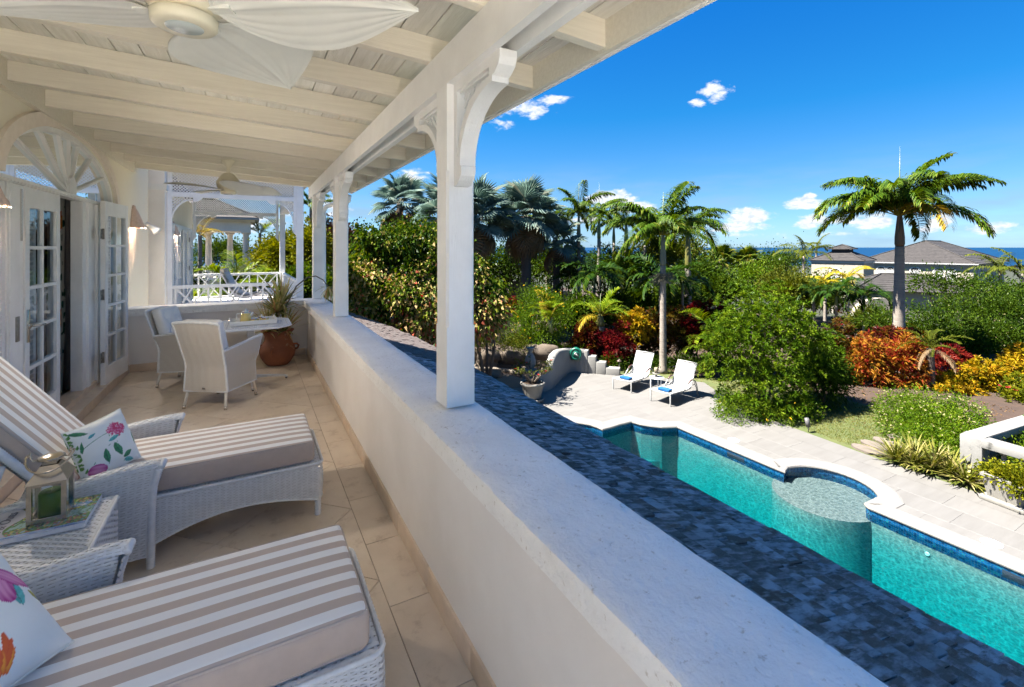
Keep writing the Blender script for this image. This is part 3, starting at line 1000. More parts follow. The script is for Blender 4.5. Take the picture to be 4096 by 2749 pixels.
# ---- ceiling fans
FANP = mat('cream_fan_blade', (.80, .785, .71), (.74, .73, .66), scale=5, rough=.5, bump=.03, bscale=30)
FANB = mat('cream_fan_body', (.76, .70, .54), (.70, .64, .48), scale=5, rough=.45)
FROST = mat('frosted_lamp_glass', (.52, .57, .55), rough=.25, coat=.5)
def blade_mesh():
    mb = MB()
    L = .60
    nu, nv = 30, 24
    def wdt(u):
        return .235 * (math.sin(PI * min(1, u) ** .78) ** .95) * (1 - .15 * u) + .016 * (1 - u)
    def f(u, v, dz=0):
        x = .085 + L * u
        s_ = (v - .5) * 2
        y = wdt(u) * s_
        # fine pleats that fan out from the root, a raised midrib
        ang = s_ * 9
        z = .0016 * abs(math.sin(ang * PI / 2)) + (.006 * math.exp(-(s_ / .06) ** 2))
        z2 = .02 * math.sin(PI * u) - .17 * y     # camber and pitch
        return (x, y, z2 - z + dz)
    n0 = len(mb.v)
    mb.grid(lambda u, v: f(u, v, 0), nu, 72, flip=True)
    mb.grid(lambda u, v: f(u, v, .006), nu, 36)
    mb.box(.0, .14, -.018, .018, -.004, .008)
    return mb


def ceiling_fan(x, y, z, a0, label, dirs):
    t = thing('ceiling_fan', (x, y, z), label, 'ceiling fan', group='palm leaf ceiling fans')
    # z is the height of the blades
    mb = MB()
    rib = lambda a, zz: 1 + .02 * math.cos(a * 24)
    mb.lathe([(.05, -.02), (.085, .0), (.115, .03), (.125, .07), (.125, .085), (.115, .11), (.095, .145), (.07, .18), (.05, .20), (.025, .21)], (0, 0, 0), 48, wob=rib)
    mb.lathe([(.014, .20), (.022, .22), (.02, .27), (.035, .285), (.05, .31), (.075, .345), (.076, .36)], (0, 0, 0), 20)
    mb.build('motor_housing', FANB, t)
    mb = MB()
    mb.lathe([(.045, -.052), (.075, -.052), (.083, -.045), (.085, -.02), (.06, -.01)], (0, 0, 0), 32)
    mb.build('light_ring', FANB, t)
    MB().lathe([(.001, -.0535), (.047, -.0535), (.05, -.050), (.02, -.045)], (0, 0, 0), 24).build('lens', FROST, t)
    bm_ = blade_mesh(); me = None
    for k, d in enumerate(dirs):
        if me is None:
            o = bm_.build('blade', FANP, t); me = o.data
        else:
            o = link('blade', me, t)
        o.rotation_euler = (0, 0, R(d))
    return t


ceiling_fan(-.17, 1.67, 2.345, 0, 'large cream ceiling fan close overhead with four broad palm leaf blades', (-29, 62, 151, 241))
f2 = ceiling_fan(-.24, 6.65, 2.345, 0, 'smaller looking cream ceiling fan hanging over the breakfast table', (-62, 29, 118, 210))

# ================================================================ WOVEN FURNITURE
def stripe_mat(name, c1, c2, period, phase, axis=1, frac=.5, rough=.75):
    m = bpy.data.materials.new(name); m.use_nodes = True
    nt = m.node_tree; n = new_nodes(nt)
    tc = n('ShaderNodeTexCoord')
    sep = n('ShaderNodeSeparateXYZ', ins={0: tc.outputs['Object']})
    nz = n('ShaderNodeTexNoise', ins={'Vector': tc.outputs['Object'], 'Scale': 6.0})
    w = n('ShaderNodeMath', operation='MULTIPLY_ADD', ins={0: nz.outputs[0], 1: .004, 2: sep.outputs[axis]})
    a = n('ShaderNodeMath', operation='ADD', ins={0: w.outputs[0], 1: phase + 50 * period})
    d = n('ShaderNodeMath', operation='DIVIDE', ins={0: a.outputs[0], 1: period})
    fr = n('ShaderNodeMath', operation='FRACT', ins={0: d.outputs[0]})
    gt = n('ShaderNodeMath', operation='GREATER_THAN', ins={0: fr.outputs[0], 1: frac})
    mx = n('ShaderNodeMix', data_type='RGBA', ins={0: gt.outputs[0], 6: tuple(c1) + (1,), 7: tuple(c2) + (1,)})
    nb = n('ShaderNodeTexNoise', ins={'Vector': tc.outputs['Object'], 'Scale': 9.0, 'Detail': 3.0})
    nb2 = n('ShaderNodeTexNoise', ins={'Vector': tc.outputs['Object'], 'Scale': 700.0, 'Detail': 2.0})
    ad = n('ShaderNodeMath', operation='MULTIPLY_ADD', ins={0: nb2.outputs[0], 1: .06, 2: nb.outputs[0]})
    bp = n('ShaderNodeBump', ins={'Strength': .35, 'Distance': .01, 'Height': ad.outputs[0]})
    bs = n('ShaderNodeBsdfPrincipled', ins={'Roughness': rough, 'Base Color': mx.outputs[2], 'Normal': bp.outputs[0], 'Specular IOR Level': .2, 'Sheen Weight': .15})
    n('ShaderNodeOutputMaterial', ins={0: bs.outputs[0]})
    return m


TAUPE, OFFW = (.55, .455, .385), (.88, .87, .84)
STRIPE = stripe_mat('taupe_white_stripe_canvas', OFFW, TAUPE, .0825, .0206)
TAUPE_M = mat('taupe_canvas', TAUPE, (.51, .42, .355), scale=20, rough=.8, bump=.1, bscale=600, spec=.2)
PIPING = mat('taupe_piping', (.50, .43, .375), rough=.7)
STRAND_SHADE = mat('wicker_gap_shade', (.50, .50, .48), rough=.7)  # darker backing sheet: shade between the strands put into its colour


def weave(mb, S, nu, nv, amp=.0028, mi=0, fill=.84, back=True, stake=.34, sub=1, wrap=False):
    """basket weave over the surface S(u,v)->(pos, normal): nv strands run along u over nu stakes"""
    cache = {}
    def pos(u, v, off):
        p, nrm = S(min(max(u, 0), 1), min(max(v, 0), 1))
        return Vector(p) + Vector(nrm) * off
    for j in range(nv):
        v0 = (j + .5 - fill / 2) / nv; v1 = (j + .5 + fill / 2) / nv
        vs = []; fs = []
        steps = nu * 2
        for i in range(steps + 1):
            u = i / steps
            if i % 2 == 1:
                off = amp * (1 if ((i // 2 + j) % 2 == 0) else -1)
            else:
                off = 0
            vs.append(pos(u, v0, off)); vs.append(pos(u, (v0 + v1) / 2, off + amp * .5)); vs.append(pos(u, v1, off))
        for i in range(steps):
            a = i * 3
            fs.append((a, a + 3, a + 4, a + 1)); fs.append((a + 1, a + 4, a + 5, a + 2))
        mb.add(vs, fs, mi, True)
    for i in range(nu):
        u0 = (i + .5 - stake / 2) / nu; u1 = (i + .5 + stake / 2) / nu
        vs = []; fs = []
        m_ = max(4, nv // 3)
        for j in range(m_ + 1):
            vs.append(pos(u0, j / m_, 0)); vs.append(pos(u1, j / m_, 0))
        for j in range(m_): fs.append((2 * j, 2 * j + 1, 2 * j + 3, 2 * j + 2))
        mb.add(vs, fs, mi, True)
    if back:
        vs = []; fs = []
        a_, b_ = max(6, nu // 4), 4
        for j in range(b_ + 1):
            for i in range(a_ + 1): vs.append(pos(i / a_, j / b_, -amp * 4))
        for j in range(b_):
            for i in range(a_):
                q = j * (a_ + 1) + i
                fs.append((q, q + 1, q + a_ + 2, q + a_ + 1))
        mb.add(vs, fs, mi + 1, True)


def wrapped_tube(mb, pts, r, pitch=.010, n=8, m=0, amp=.10):
    """a pole wound with cane: the radius swells with every turn"""
    pts = [Vector(p) for p in pts]
    out = []; rs = []
    tot = 0; k = 0
    for a, b in zip(pts[:-1], pts[1:]):
        L = (b - a).length; m_ = max(2, int(L / (pitch / 2)))
        for i in range(m_):
            out.append(a.lerp(b, i / m_)); rs.append(r * (1 + (amp if k % 2 else -amp))); k += 1
    out.append(pts[-1]); rs.append(r * .8)
    mb.tube(out, rs, n, m)


def lerp(a, b, t): return a + (b - a) * t


def chaise(Y, label, striped_label):
    t = thing('chaise_longue', (0, Y, 0), label, 'chaise longue', group='white wicker chaise longues with striped cushions')
    HB = .31
    # perimeter of the base from the arm, round the foot and back
    per = []
    xs, xe, rc = -.47, .388, .045
    seg = [(xs, -HB), (xe - rc, -HB)]
    for k in range(1, 6):
        a = -PI / 2 + PI / 2 * k / 6; seg.append((xe - rc + rc * math.cos(a), -HB + rc + rc * math.sin(a)))
    seg.append((xe, -HB + rc)); seg.append((xe, HB - rc))
    for k in range(1, 6):
        a = PI / 2 * k / 6; seg.append((xe - rc + rc * math.cos(a), HB - rc + rc * math.sin(a)))
    seg += [(xe - rc, HB), (xs, HB)]
    cum = [0]
    for p, q in zip(seg[:-1], seg[1:]): cum.append(cum[-1] + math.hypot(q[0] - p[0], q[1] - p[1]))
    T = cum[-1]
    def along(u):
        s_ = u * T
        for i in range(len(cum) - 1):
            if s_ <= cum[i + 1] + 1e-9:
                f = (s_ - cum[i]) / (cum[i + 1] - cum[i])
                p, q = seg[i], seg[i + 1]
                dx, dy = q[0] - p[0], q[1] - p[1]; l = math.hypot(dx, dy)
                return p[0] + dx * f, p[1] + dy * f, dy / l, -dx / l
        return seg[-1][0], seg[-1][1], 0, 1
    def bottom(x, y):
        if x < xe - .03:
            k = (x - xs) / (xe - xs)
            return .065 + .085 * math.sin(PI * min(1, max(0, k)) ** .9) + .03 * k
        return .10 + .05 * math.sin(PI * (y + HB) / (2 * HB))
    ZT = .318
    def S(u, v):
        x, y, nx, ny = along(u)
        zb = bottom(x, y)
        bulge = .006 * math.sin(PI * v)
        return (x + nx * bulge, y + ny * bulge, zb + (ZT - zb) * v), (nx, ny, 0)
    mb = MB()
    weave(mb, S, int(T / .030), 21, .0030)
    # border braid on the upper and lower edge
    for zz, r_ in ((1.0, .010), (0.0, .007)):
        pts = []
        for i in range(121):
            x, y, nx, ny = along(i / 120)
            pts.append((x, y, ZT + .002 if zz else bottom(x, y)))
        wrapped_tube(mb, pts, r_, .016, 6, 0, .16)
    # woven top deck
    def D(u, v): return ((xs - .6) + (xe - .012 - xs + .6) * u, -HB + .01 + (2 * HB - .02) * v, ZT + .004), (0, 0, 1)
    weave(mb, D, 50, 26, .0026)
    base = mb.build('woven_base', [WICKER, STRAND_SHADE], t)
    mb = MB()
    wrapped_tube(mb, [(.362, -.292, 0), (.362, -.292, .14)], .019, .010)
    lg = mb.build('leg', WICKER, t)
    o = link('leg', lg.data, t, (0, .584, 0))
    mb = MB()
    wrapped_tube(mb, [(-1.05, -.36, 0), (-1.05, -.36, .3)], .019, .010)
    lg = mb.build('leg', WICKER, t)
    o = link('leg', lg.data, t, (0, .72, 0))
    # arms
    for sgn in (-1, 1):
        mb = MB()
        yo, yi = sgn * .405, sgn * .345
        def top(x):
            k = (x + .47) / -.68
            return .545 - .045 * k - .10 * k * k if k > 0 else .545
        xa, xb = -.455, -1.15
        def So(u, v, sgn=sgn):
            x = lerp(xa, xb, u) if sgn < 0 else lerp(xb, xa, u)
            z0, z1 = .06, top(x) - .02
            k = (z1 and (v))
            flare = .018 * v * v
            return (x + .03 * v * v * (1 - (xa - x) / (xa - xb)) , yo + sgn * flare, z0 + (z1 - z0) * v), (0, sgn, 0)
        def Si(u, v, sgn=sgn):
            x = lerp(xa, xb, u) if sgn > 0 else lerp(xb, xa, u)
            z0, z1 = .06, top(x) - .02
            return (x + .03 * v * v * (1 - (xa - x) / (xa - xb)), yi + sgn * .012 * v, z0 + (z1 - z0) * v), (0, -sgn, 0)
        weave(mb, So, 24, 36, .0030)
        weave(mb, Si, 24, 36, .0030)
        # rolled top of the arm
        def Tp(u, v, sgn=sgn):
            x = lerp(xa + .05, xb, u); a = PI * v
            yc = sgn * .388; rr_ = .036
            return (x, yc - sgn * rr_ * math.cos(a) * (1 if sgn > 0 else 1), top(x) - .028 + rr_ * .8 * math.sin(a)), (0, -sgn * math.cos(a), math.sin(a))
        weave(mb, Tp, 30, 8, .0026)
        # rounded front scroll
        pts = [(xa + .050, sgn * .352, top(xa) - .028), (xa + .056, sgn * .388, top(xa) - .012), (xa + .050, sgn * .424, top(xa) - .028)]
        wrapped_tube(mb, pts, .016, .010, 8)
        def Fr(u, v, sgn=sgn):
            x = xa + .042 * v ** 3 + .004
            y_ = lerp(sgn * .31, sgn * (.405 + .018 * v * v), u if sgn > 0 else u)
            return (x, y_, lerp(.06, top(xa) - .03, v)), (1, 0, 0)
        weave(mb, Fr, 5, 36, .0026)
        mb.build('arm', [WICKER, STRAND_SHADE], t)
        mb = MB()
        wrapped_tube(mb, [(-.452, sgn * .398, 0), (-.450, sgn * .398, .30), (-.44, sgn * .404, .42), (-.415, sgn * .415, .51)], .019, .011)
        mb.tube([(-.452, sgn * .398, 0), (-.452, sgn * .398, .008)], .012, 8)
        mb.build('leg', WICKER, t)
    # reclined back
    th = R(51.5)
    dx, dz = -math.cos(th), math.sin(th)
    mb = MB()
    for sgn in (-1, 1):
        wrapped_tube(mb, [(-.78, sgn * .315, .36), (-.78 + dx * .86, sgn * .315, .36 + dz * .86)], .020, .012)
    wrapped_tube(mb, [(-.78 + dx * .86, -.315, .36 + dz * .86), (-.78 + dx * .86, .315, .36 + dz * .86)], .02, .012)
    def B(u, v): return (-.80 + dx * .84 * v, -.30 + .60 * u, .345 + dz * .84 * v), (dz, 0, -dx)
    weave(mb, B, 20, 40, .0028)
    mb.build('backrest', [WICKER, STRAND_SHADE], t)
    for sgn in (-1, 1):
        MB().tube([(-1.02, sgn * .325, .62), (-1.10, sgn * .335, .34), (-1.22, sgn * .335, .02)], .0115, 10).build('support_strut', WHITE_GLOSS, t)
    # seat cushion
    def puff(p):
        k = max(0, 1 - (abs(p.x) / .56) ** 6) * max(0, 1 - (abs(p.y) / .285) ** 4)
        return Vector((p.x, p.y * (1 + .012 * math.cos(p.z * 20)), p.z + (.010 * k if p.z > .03 else 0)))
    cl = .345 + .76
    mb = MB()
    mb.rbox(((.345 - .76) / 2, 0, .393), (cl, .572, .128), .026, 4, 0, 1, div=(26, 14, 2), warp=puff)
    cush = mb.build('seat_cushion', [STRIPE, TAUPE_M], t)
    def piping(zc, r_=.0042):
        hx, hy, rc2 = cl / 2 - .008, .286 - .006, .03
        pts = []
        for cx, cy, a0 in ((hx - rc2, hy - rc2, 0), (-hx + rc2, hy - rc2, 90), (-hx + rc2, -hy + rc2, 180), (hx - rc2, -hy + rc2, 270)):
            for k in range(5):
                a = R(a0 + 90 * k / 4); pts.append(((.345 - .76) / 2 + cx + rc2 * math.cos(a), cy + rc2 * math.sin(a), zc))
        pts.append(pts[0])
        return pts
    mb = MB()
    mb.tube(piping(.4495), .0045, 6); mb.tube(piping(.337), .0045, 6)
    mb.build('piping', PIPING, cush)
    # back cushion
    Mx = Matrix(((dx, 0, dz), (0, 1, 0), (dz, 0, -dx)))       # local x along the back, z along its normal
    L = .84
    cc = Vector((-.765 + dx * L / 2, 0, .462 + dz * L / 2)) - Vector((dz, 0, -dx)) * .057
    def puff2(p):
        k = max(0, 1 - (abs(p.x) / .42) ** 6) * max(0, 1 - (abs(p.y) / .285) ** 4)
        return Vector((p.x, p.y, p.z + (.012 * k if p.z > .03 else 0)))
    mb = MB()
    mb.rbox(cc, (L, .572, .115), .026, 4, 0, 1, div=(20, 14, 2), M=Mx, warp=puff2)
    bc = mb.build('back_cushion', [STRIPE, TAUPE_M], t)
    hx, hy = L / 2 - .008, .280
    loop = [cc + Mx @ Vector((x, y, .049)) for x, y in ((-hx + .03, -hy), (hx - .03, -hy), (hx - .01, -hy + .01), (hx, -hy + .03), (hx, hy - .03), (hx - .01, hy - .01), (hx - .03, hy), (-hx + .03, hy), (-hx, hy - .03), (-hx, -hy + .03), (-hx + .03, -hy))]
    loop2 = [p - Vector((dz, 0, -dx)) * .098 for p in loop]
    MB().tube(loop, .0045, 6).tube(loop2, .0045, 6).build('piping', PIPING, bc)
    return t


chaise(3.42, 'white wicker chaise longue farther from the viewer, whose striped backrest rises behind the lantern', None)
chaise(1.865, 'white wicker chaise longue nearest the viewer, filling the bottom left corner', None)

# ---- printed scatter pillows
PRINT = printmat('printed_cotton', .75)
def pillow(loc, size, rot, label, draw):
    t = thing('scatter_pillow', loc, label, 'pillow', group='floral scatter pillows on the chaises')
    N = 110
    def shape(u, v, s_):
        x, y = (u - .5) * 2, (v - .5) * 2
        k = (max(0, 1 - x ** 2) * max(0, 1 - y ** 2)) ** .42
        pin = 1 - .07 * (1 - x * x) * abs(y) ** 3
        pin2 = 1 - .07 * (1 - y * y) * abs(x) ** 3
        wr = .006 * math.sin(x * 7 + y * 11) * (1 - k) + .004 * math.sin(9 * y - 4 * x)
        return (x * size / 2 * pin2, y * size / 2 * pin, s_ * (.068 * k + wr * k))
    mb = MB()
    mb.grid(lambda u, v: shape(u, v, 1), N, N)
    mb.grid(lambda u, v: shape(u, v, -1), N, N, flip=True)
    o = mb.build('cover', PRINT, t)
    U, V = np.meshgrid(np.linspace(0, 1, N + 1), np.linspace(0, 1, N + 1))
    C = np.full(U.shape + (3,), .82); C[..., 0] = .80; C[..., 2] = .79
    draw(C, U, V)
    set_print(o, np.concatenate([C.reshape(-1, 3), C.reshape(-1, 3)]))
    edge = [shape(u, v, 0) for u, v in [(i / 30, 0) for i in range(31)] + [(1, i / 30) for i in range(1, 31)] + [(1 - i / 30, 1) for i in range(1, 31)] + [(0, 1 - i / 30) for i in range(1, 31)]]
    MB().tube(edge, .004, 6).build('piping', mat('pillow_piping', (.74, .76, .70), rough=.7), o)
    t.rotation_mode = 'QUATERNION'
    t.rotation_quaternion = rot
    return t


MAG, MAG2, GRN, TEAL, ORG = (.42, .03, .22), (.72, .30, .50), (.05, .24, .11), (.10, .42, .42), (.62, .09, .03)
def draw1(C, U, V):
    # stems
    for (x0, y0, x1, y1) in ((.1, .62, .62, .70), (.35, .2, .5, .66), (.62, .1, .58, .5), (.15, .3, .45, .5)):
        s_ = np.clip(((U - x0) * (x1 - x0) + (V - y0) * (y1 - y0)) / ((x1 - x0) ** 2 + (y1 - y0) ** 2), 0, 1)
        d = np.hypot(U - x0 - s_ * (x1 - x0), V - y0 - s_ * (y1 - y0) - .03 * np.sin(s_ * PI))
        for i in range(3): C[..., i] = np.where(d < .006, (.10, .28, .16)[i], C[..., i])
    r = np.random.default_rng(4)
    for q in range(150):
        a = r.uniform(0, 6.3); rad = r.uniform(.02, .15)
        cx, cy = .66 + rad * math.cos(a), .70 + rad * math.sin(a) * .8
        draw_ell(C, U, V, cx, cy, .030, .010, a + r.normal(0, .4), MAG2 if r.random() < .5 else (.60, .06, .16), (.55, .05, .15))
    for (cx, cy, L, W, th, c) in ((.36, .47, .26, .06, -1.6, GRN), (.53, .50, .28, .07, -1.4, GRN), (.44, .56, .22, .04, .15, TEAL), (.6, .18, .2, .06, .3, GRN), (.62, .14, .2, .05, -.5, TEAL), (.03, .95, .25, .05, -.5, GRN), (.06, .55, .2, .03, 1.3, GRN), (.9, .3, .25, .03, 1.4, GRN), (.2, .75, .15, .03, .3, TEAL)):
        draw_leaf(C, U, V, cx, cy, L, W, th, c)
    draw_ell(C, U, V, .18, .18, .14, .10, -.4, MAG2, MAG, 8)
    for k in range(14):
        draw_leaf(C, U, V, .01 + .02 * (k % 2), k / 14, .08, .02, 1.2 + .5 * (k % 3), (.12, .30, .06))


def draw2(C, U, V):
    for (cx, cy, L, W, th, c) in ((.62, .66, .32, .075, 3.35, (.20, .36, .14)), (.86, .62, .22, .06, -1.9, TEAL), (.60, .88, .34, .05, -2.5, TEAL), (.55, .36, .42, .05, 3.0, GRN), (.5, .10, .12, .02, 2, GRN), (.92, .5, .14, .03, -1.2, (.45, .42, .10)), (.3, .93, .2, .04, .1, ORG)):
        draw_leaf(C, U, V, cx, cy, L, W, th, c)
    cx, cy = .76, .76
    for a, L, W in ((2.75, .17, .06), (3.75, .14, .075), (-1.55, .15, .08), (-.85, .17, .05)):
        draw_ell(C, U, V, cx + math.cos(a) * L * .9, cy + math.sin(a) * L * .9, L, W, a, MAG2, MAG, 12)
    draw_ell(C, U, V, cx - .03, cy + .02, .05, .035, .5, (.08, 0, .05), (.16, .01, .10))
    draw_ell(C, U, V, cx, cy, .042, .036, 0, (.42, .42, .75), (.60, .55, .72))
    for k in range(15):
        a = 1.0 + k * .13
        rad = .12 + .05 * (k % 3)
        draw_ell(C, U, V, .50 + math.cos(a) * rad, .05 + math.sin(a) * rad, .075, .022, a, (.80, .35, .04) if k % 3 == 0 else (.66, .12, .03), ORG)


def frame_rot(n, up):
    n = Vector(n).normalized(); up = Vector(up); y = (up - n * up.dot(n)).normalized(); x = y.cross(n)
    return Matrix(((x.x, y.x, n.x), (x.y, y.y, n.y), (x.z, y.z, n.z))).to_quaternion()


pillow((-.690, 3.26, .585), .30, frame_rot((.72, -.62, .38), (-.30, .12, 1)), 'floral pillow with a pink cluster flower, leaning behind the lantern', draw1)
pillow((-.675, 1.76, .635), .40, frame_rot((.66, -.30, .68), (-.42, .30, .80)), 'floral pillow with a large magenta flower at the lower left edge', draw2)

# ---- side table with magazine and lantern
tb = thing('side_table', (-.87, 2.66, 0), 'small white wicker side table between the two chaises', 'side table')
def ttop(u, v):
    return (-.30 + .60 * u, -.285 + .57 * v, .432), (0, 0, 1)
mb = MB()
weave(mb, ttop, 22, 34, .003)
for sx, sy, l in ((1, 0, .57), (-1, 0, .57), (0, 1, .60), (0, -1, .60)):
    def Sd(u, v, sx=sx, sy=sy, l=l):
        w_ = 1 - .10 * (1 - v) ** 1.0
        if sx: return (sx * .30 * (1 if 1 else w_), (-.285 + .57 * u) * (1 if sx > 0 else -1), .16 + .268 * v), (sx, 0, 0)
        return ((.30 - .60 * u) * (1 if sy > 0 else -1), sy * .285, .16 + .268 * v), (0, sy, 0)
    weave(mb, Sd, 20, 20, .003)
loop = [(-.30, -.285, .43), (.30, -.285, .43), (.30, .285, .43), (-.30, .285, .43), (-.30, -.285, .43)]
wrapped_tube(mb, loop, .009, .014, 6, 0, .15)
mb.build('woven_top', [WICKER, STRAND_SHADE], tb)
for sx in (-1, 1):
    for sy in (-1, 1):
        m_ = MB(); wrapped_tube(m_, [(sx * .28, sy * .265, 0), (sx * .28, sy * .265, .20)], .017, .010)
        m_.build('leg', WICKER, tb)

TZ = .4385
mg = thing('magazine', (-.815, 2.815, TZ), 'thick glossy magazine with a painted garden cover under the lantern', 'magazine')
mb = MB()
MW, ML, MT = .272, .37, .021
mb.box(-ML / 2, ML / 2, -MW / 2, MW / 2, 0, MT - .001)
mb.build('pages', mat('paper_pages', (.74, .75, .76), rough=.6), mg)
mb = MB(); NX, NY = 150, 110
mb.grid(lambda u, v: (-ML / 2 + ML * u, -MW / 2 + MW * v, MT), NX, NY)
cov = mb.build('cover', printmat('magazine_cover', .22, .5), mg)
U, V = np.meshgrid(np.linspace(-ML / 2, ML / 2, NX + 1), np.linspace(-MW / 2, MW / 2, NY + 1))
C = np.zeros(U.shape + (3,))
r = np.random.default_rng(12)
C[...] = (.30, .34, .40)
painted = U > -.075 + .02 * np.sin(V * 30)
base = np.array((.10, .20, .05))
C[painted] = base
pal = [(.06, .14, .03), (.16, .28, .05), (.30, .36, .06), (.45, .40, .10), (.12, .30, .32), (.25, .40, .45), (.50, .18, .12), (.05, .09, .03), (.35, .12, .10)]
for k in range(900):
    cx = r.uniform(-.08, ML / 2); cy = r.uniform(-MW / 2, MW / 2)
    c = pal[r.integers(len(pal))]
    # a pale path through the middle and a blue and white balustrade toward the far edge
    if abs(cy + .03 - .15 * (cx)) < .03: c = (.30, .46, .42)
    if .03 < cx < .16 and abs(cy - .06) < .02: c = (.6, .62, .66) if r.random() < .5 else (.14, .28, .5)
    draw_ell(C, U, V, cx, cy, r.uniform(.004, .014), r.uniform(.002, .005), r.uniform(0, 3), c, tuple(q * .75 for q in c))
C[~painted & (U < -.02)] = (.42, .43, .48)
C[V < -MW / 2 + .0] = (.30, .42, .62)
strip = V < -MW / 2 + .022
C[strip] = (.36, .46, .66)
set_print(cov, C)
INK = mat('dark_blue_ink', (.012, .015, .05), rough=.4)
SPINE_INK = mat('blue_ink', (.03, .14, .32), rough=.4)
text_mesh('Ins & Outs', .052, 'title_lettering', INK, cov, Matrix.Translation((-.098, -.115, MT + .0006)) @ Matrix.Rotation(R(90), 4, 'Z'), shear=.25)
text_mesh('Ins & Outs of Barbados', .0145, 'spine_lettering', SPINE_INK, cov, Matrix.Translation((-.175, -MW / 2 + .005, MT + .0006)))
text_mesh('2019 Edition', .0145, 'edition_lettering', SPINE_INK, cov, Matrix.Translation((.085, -MW / 2 + .005, MT + .0006)))

ln = thing('candle_lantern', (-.775, 2.815, TZ + MT + .0015), 'brushed steel lantern with glass sides and a green candle, standing on the magazine', 'lantern', rz=R(2))
BRASS = mat('warm_steel', (.56, .50, .42), (.48, .42, .34), scale=8, rough=.24, metal=1)
H, W2 = .172, .064
mb = MB()
mb.box(-W2, W2, -W2, W2, 0, .006)
for sx in (-1, 1):
    for sy in (-1, 1):
        mb.box(min(sx * W2, sx * (W2 - .017)), max(sx * W2, sx * (W2 - .017)), min(sy * W2, sy * (W2 - .017)), max(sy * W2, sy * (W2 - .017)), .006, H)
for (zz0, zz1) in ((.006, .022), (H - .014, H)):
    for sy in (-1, 1):
        mb.box(-W2 + .017, W2 - .017, min(sy * (W2 - .001), sy * (W2 - .012)), max(sy * (W2 - .001), sy * (W2 - .012)), zz0, zz1)
        mb.box(min(sy * (W2 - .001), sy * (W2 - .012)), max(sy * (W2 - .001), sy * (W2 - .012)), -W2 + .017, W2 - .017, zz0, zz1)
mb.build('frame', BRASS, ln)
for (sx, sy) in ((1, 0), (-1, 0), (0, 1), (0, -1)):
    p = MB(); a = W2 - .008; b = W2 - .015
    if sx: p.add([(sx * a, -b, .02), (sx * a, b, .02), (sx * a, b, H - .012), (sx * a, -b, H - .012)], [(0, 1, 2, 3)])
    else: p.add([(-b, sy * a, .02), (b, sy * a, .02), (b, sy * a, H - .012), (-b, sy * a, H - .012)], [(0, 1, 2, 3)])
    p.build('pane', GLASS, ln)
mb = MB()
w1, w2_, z1, z2 = W2 + .005, .030, H, H + .062
mb.add([(-w1, -w1, z1), (w1, -w1, z1), (w1, w1, z1), (-w1, w1, z1), (-w2_, -w2_, z2), (w2_, -w2_, z2), (w2_, w2_, z2), (-w2_, w2_, z2)], [(0, 1, 5, 4), (1, 2, 6, 5), (2, 3, 7, 6), (3, 0, 4, 7), (3, 2, 1, 0)])
mb.box(-.024, .024, -.024, .024, z2, z2 + .022)
mb.build('roof', BRASS, ln)
MB().lathe([(.002, z2 + .022), (.046, z2 + .022), (.049, z2 + .027), (.045, z2 + .031), (.03, z2 + .037), (.002, z2 + .041)], (0, 0, 0), 28).build('cap', BRASS, ln)
mb = MB()
for sx in (-1, 1):
    mb.tube([(sx * .045, 0, z2 + .024), (sx * .058, 0, z2 + .02), (sx * .066, 0, z2 + .035), (sx * .066, 0, z2 + .058)], .0035, 8)
    mb.tube([(sx * .060, 0, z2 + .045), (sx * .076, 0, z2 + .045)], .0055, 8)
ring = []
for k in range(0, 25):
    a = PI * k / 24
    ring.append((.078 * math.cos(a), -.092 * math.sin(a) - .0, z2 + .045 - .052 * math.sin(a)))
mb.tube(ring, .004, 8)
mb.build('handle', BRASS, ln)
MB().lathe([(.002, .006), (.042, .006), (.042, .108), (.038, .113), (.015, .110), (.002, .109)], (0, 0, 0), 32).build('candle', mat('green_wax', (.10, .22, .012), (.07, .17, .01), scale=15, rough=.35, spec=.4), ln)
MB().tube([(0, 0, .105), (.002, 0, .118), (.006, 0, .124)], .0015, 5).build('wick', mat('pale_wick', (.5, .5, .3), rough=.9), ln)

# ================================================================ BREAKFAST TABLE AND CHAIRS
CANE = bpy.data.materials.new('fine_white_cane'); CANE.use_nodes = True
n = new_nodes(CANE.node_tree)
tc = n('ShaderNodeTexCoord'); sp_ = n('ShaderNodeSeparateXYZ', ins={0: tc.outputs['Object']})
ad = n('ShaderNodeMath', operation='ADD', ins={0: sp_.outputs[0], 1: sp_.outputs[1]})
sn = n('ShaderNodeMath', operation='SINE', ins={0: n('ShaderNodeMath', operation='MULTIPLY', ins={0: ad.outputs[0], 1: 2 * PI / .0125}).outputs[0]})
s2 = n('ShaderNodeMath', operation='SINE', ins={0: n('ShaderNodeMath', operation='MULTIPLY', ins={0: sp_.outputs[2], 1: 2 * PI / .008}).outputs[0]})
nzc = n('ShaderNodeTexNoise', ins={'Vector': tc.outputs['Object'], 'Scale': 60.0})
mm = n('ShaderNodeMath', operation='MULTIPLY_ADD', ins={0: s2.outputs[0], 1: .25, 2: sn.outputs[0]})
mrc = n('ShaderNodeMapRange', ins={0: mm.outputs[0], 1: -.95, 2: .1, 3: 0.0, 4: 1.0})
cx_ = n('ShaderNodeMix', data_type='RGBA', ins={0: mrc.outputs[0], 6: (.44, .37, .27, 1), 7: (.78, .765, .72, 1)})
cx2 = n('ShaderNodeMix', data_type='RGBA', ins={0: n('ShaderNodeMapRange', ins={0: nzc.outputs[0], 1: .4, 2: .7, 3: 0.0, 4: .5}).outputs[0], 6: cx_.outputs[2], 7: (.62, .60, .54, 1)})
bpc = n('ShaderNodeBump', ins={'Strength': .6, 'Distance': .003, 'Height': mm.outputs[0]})
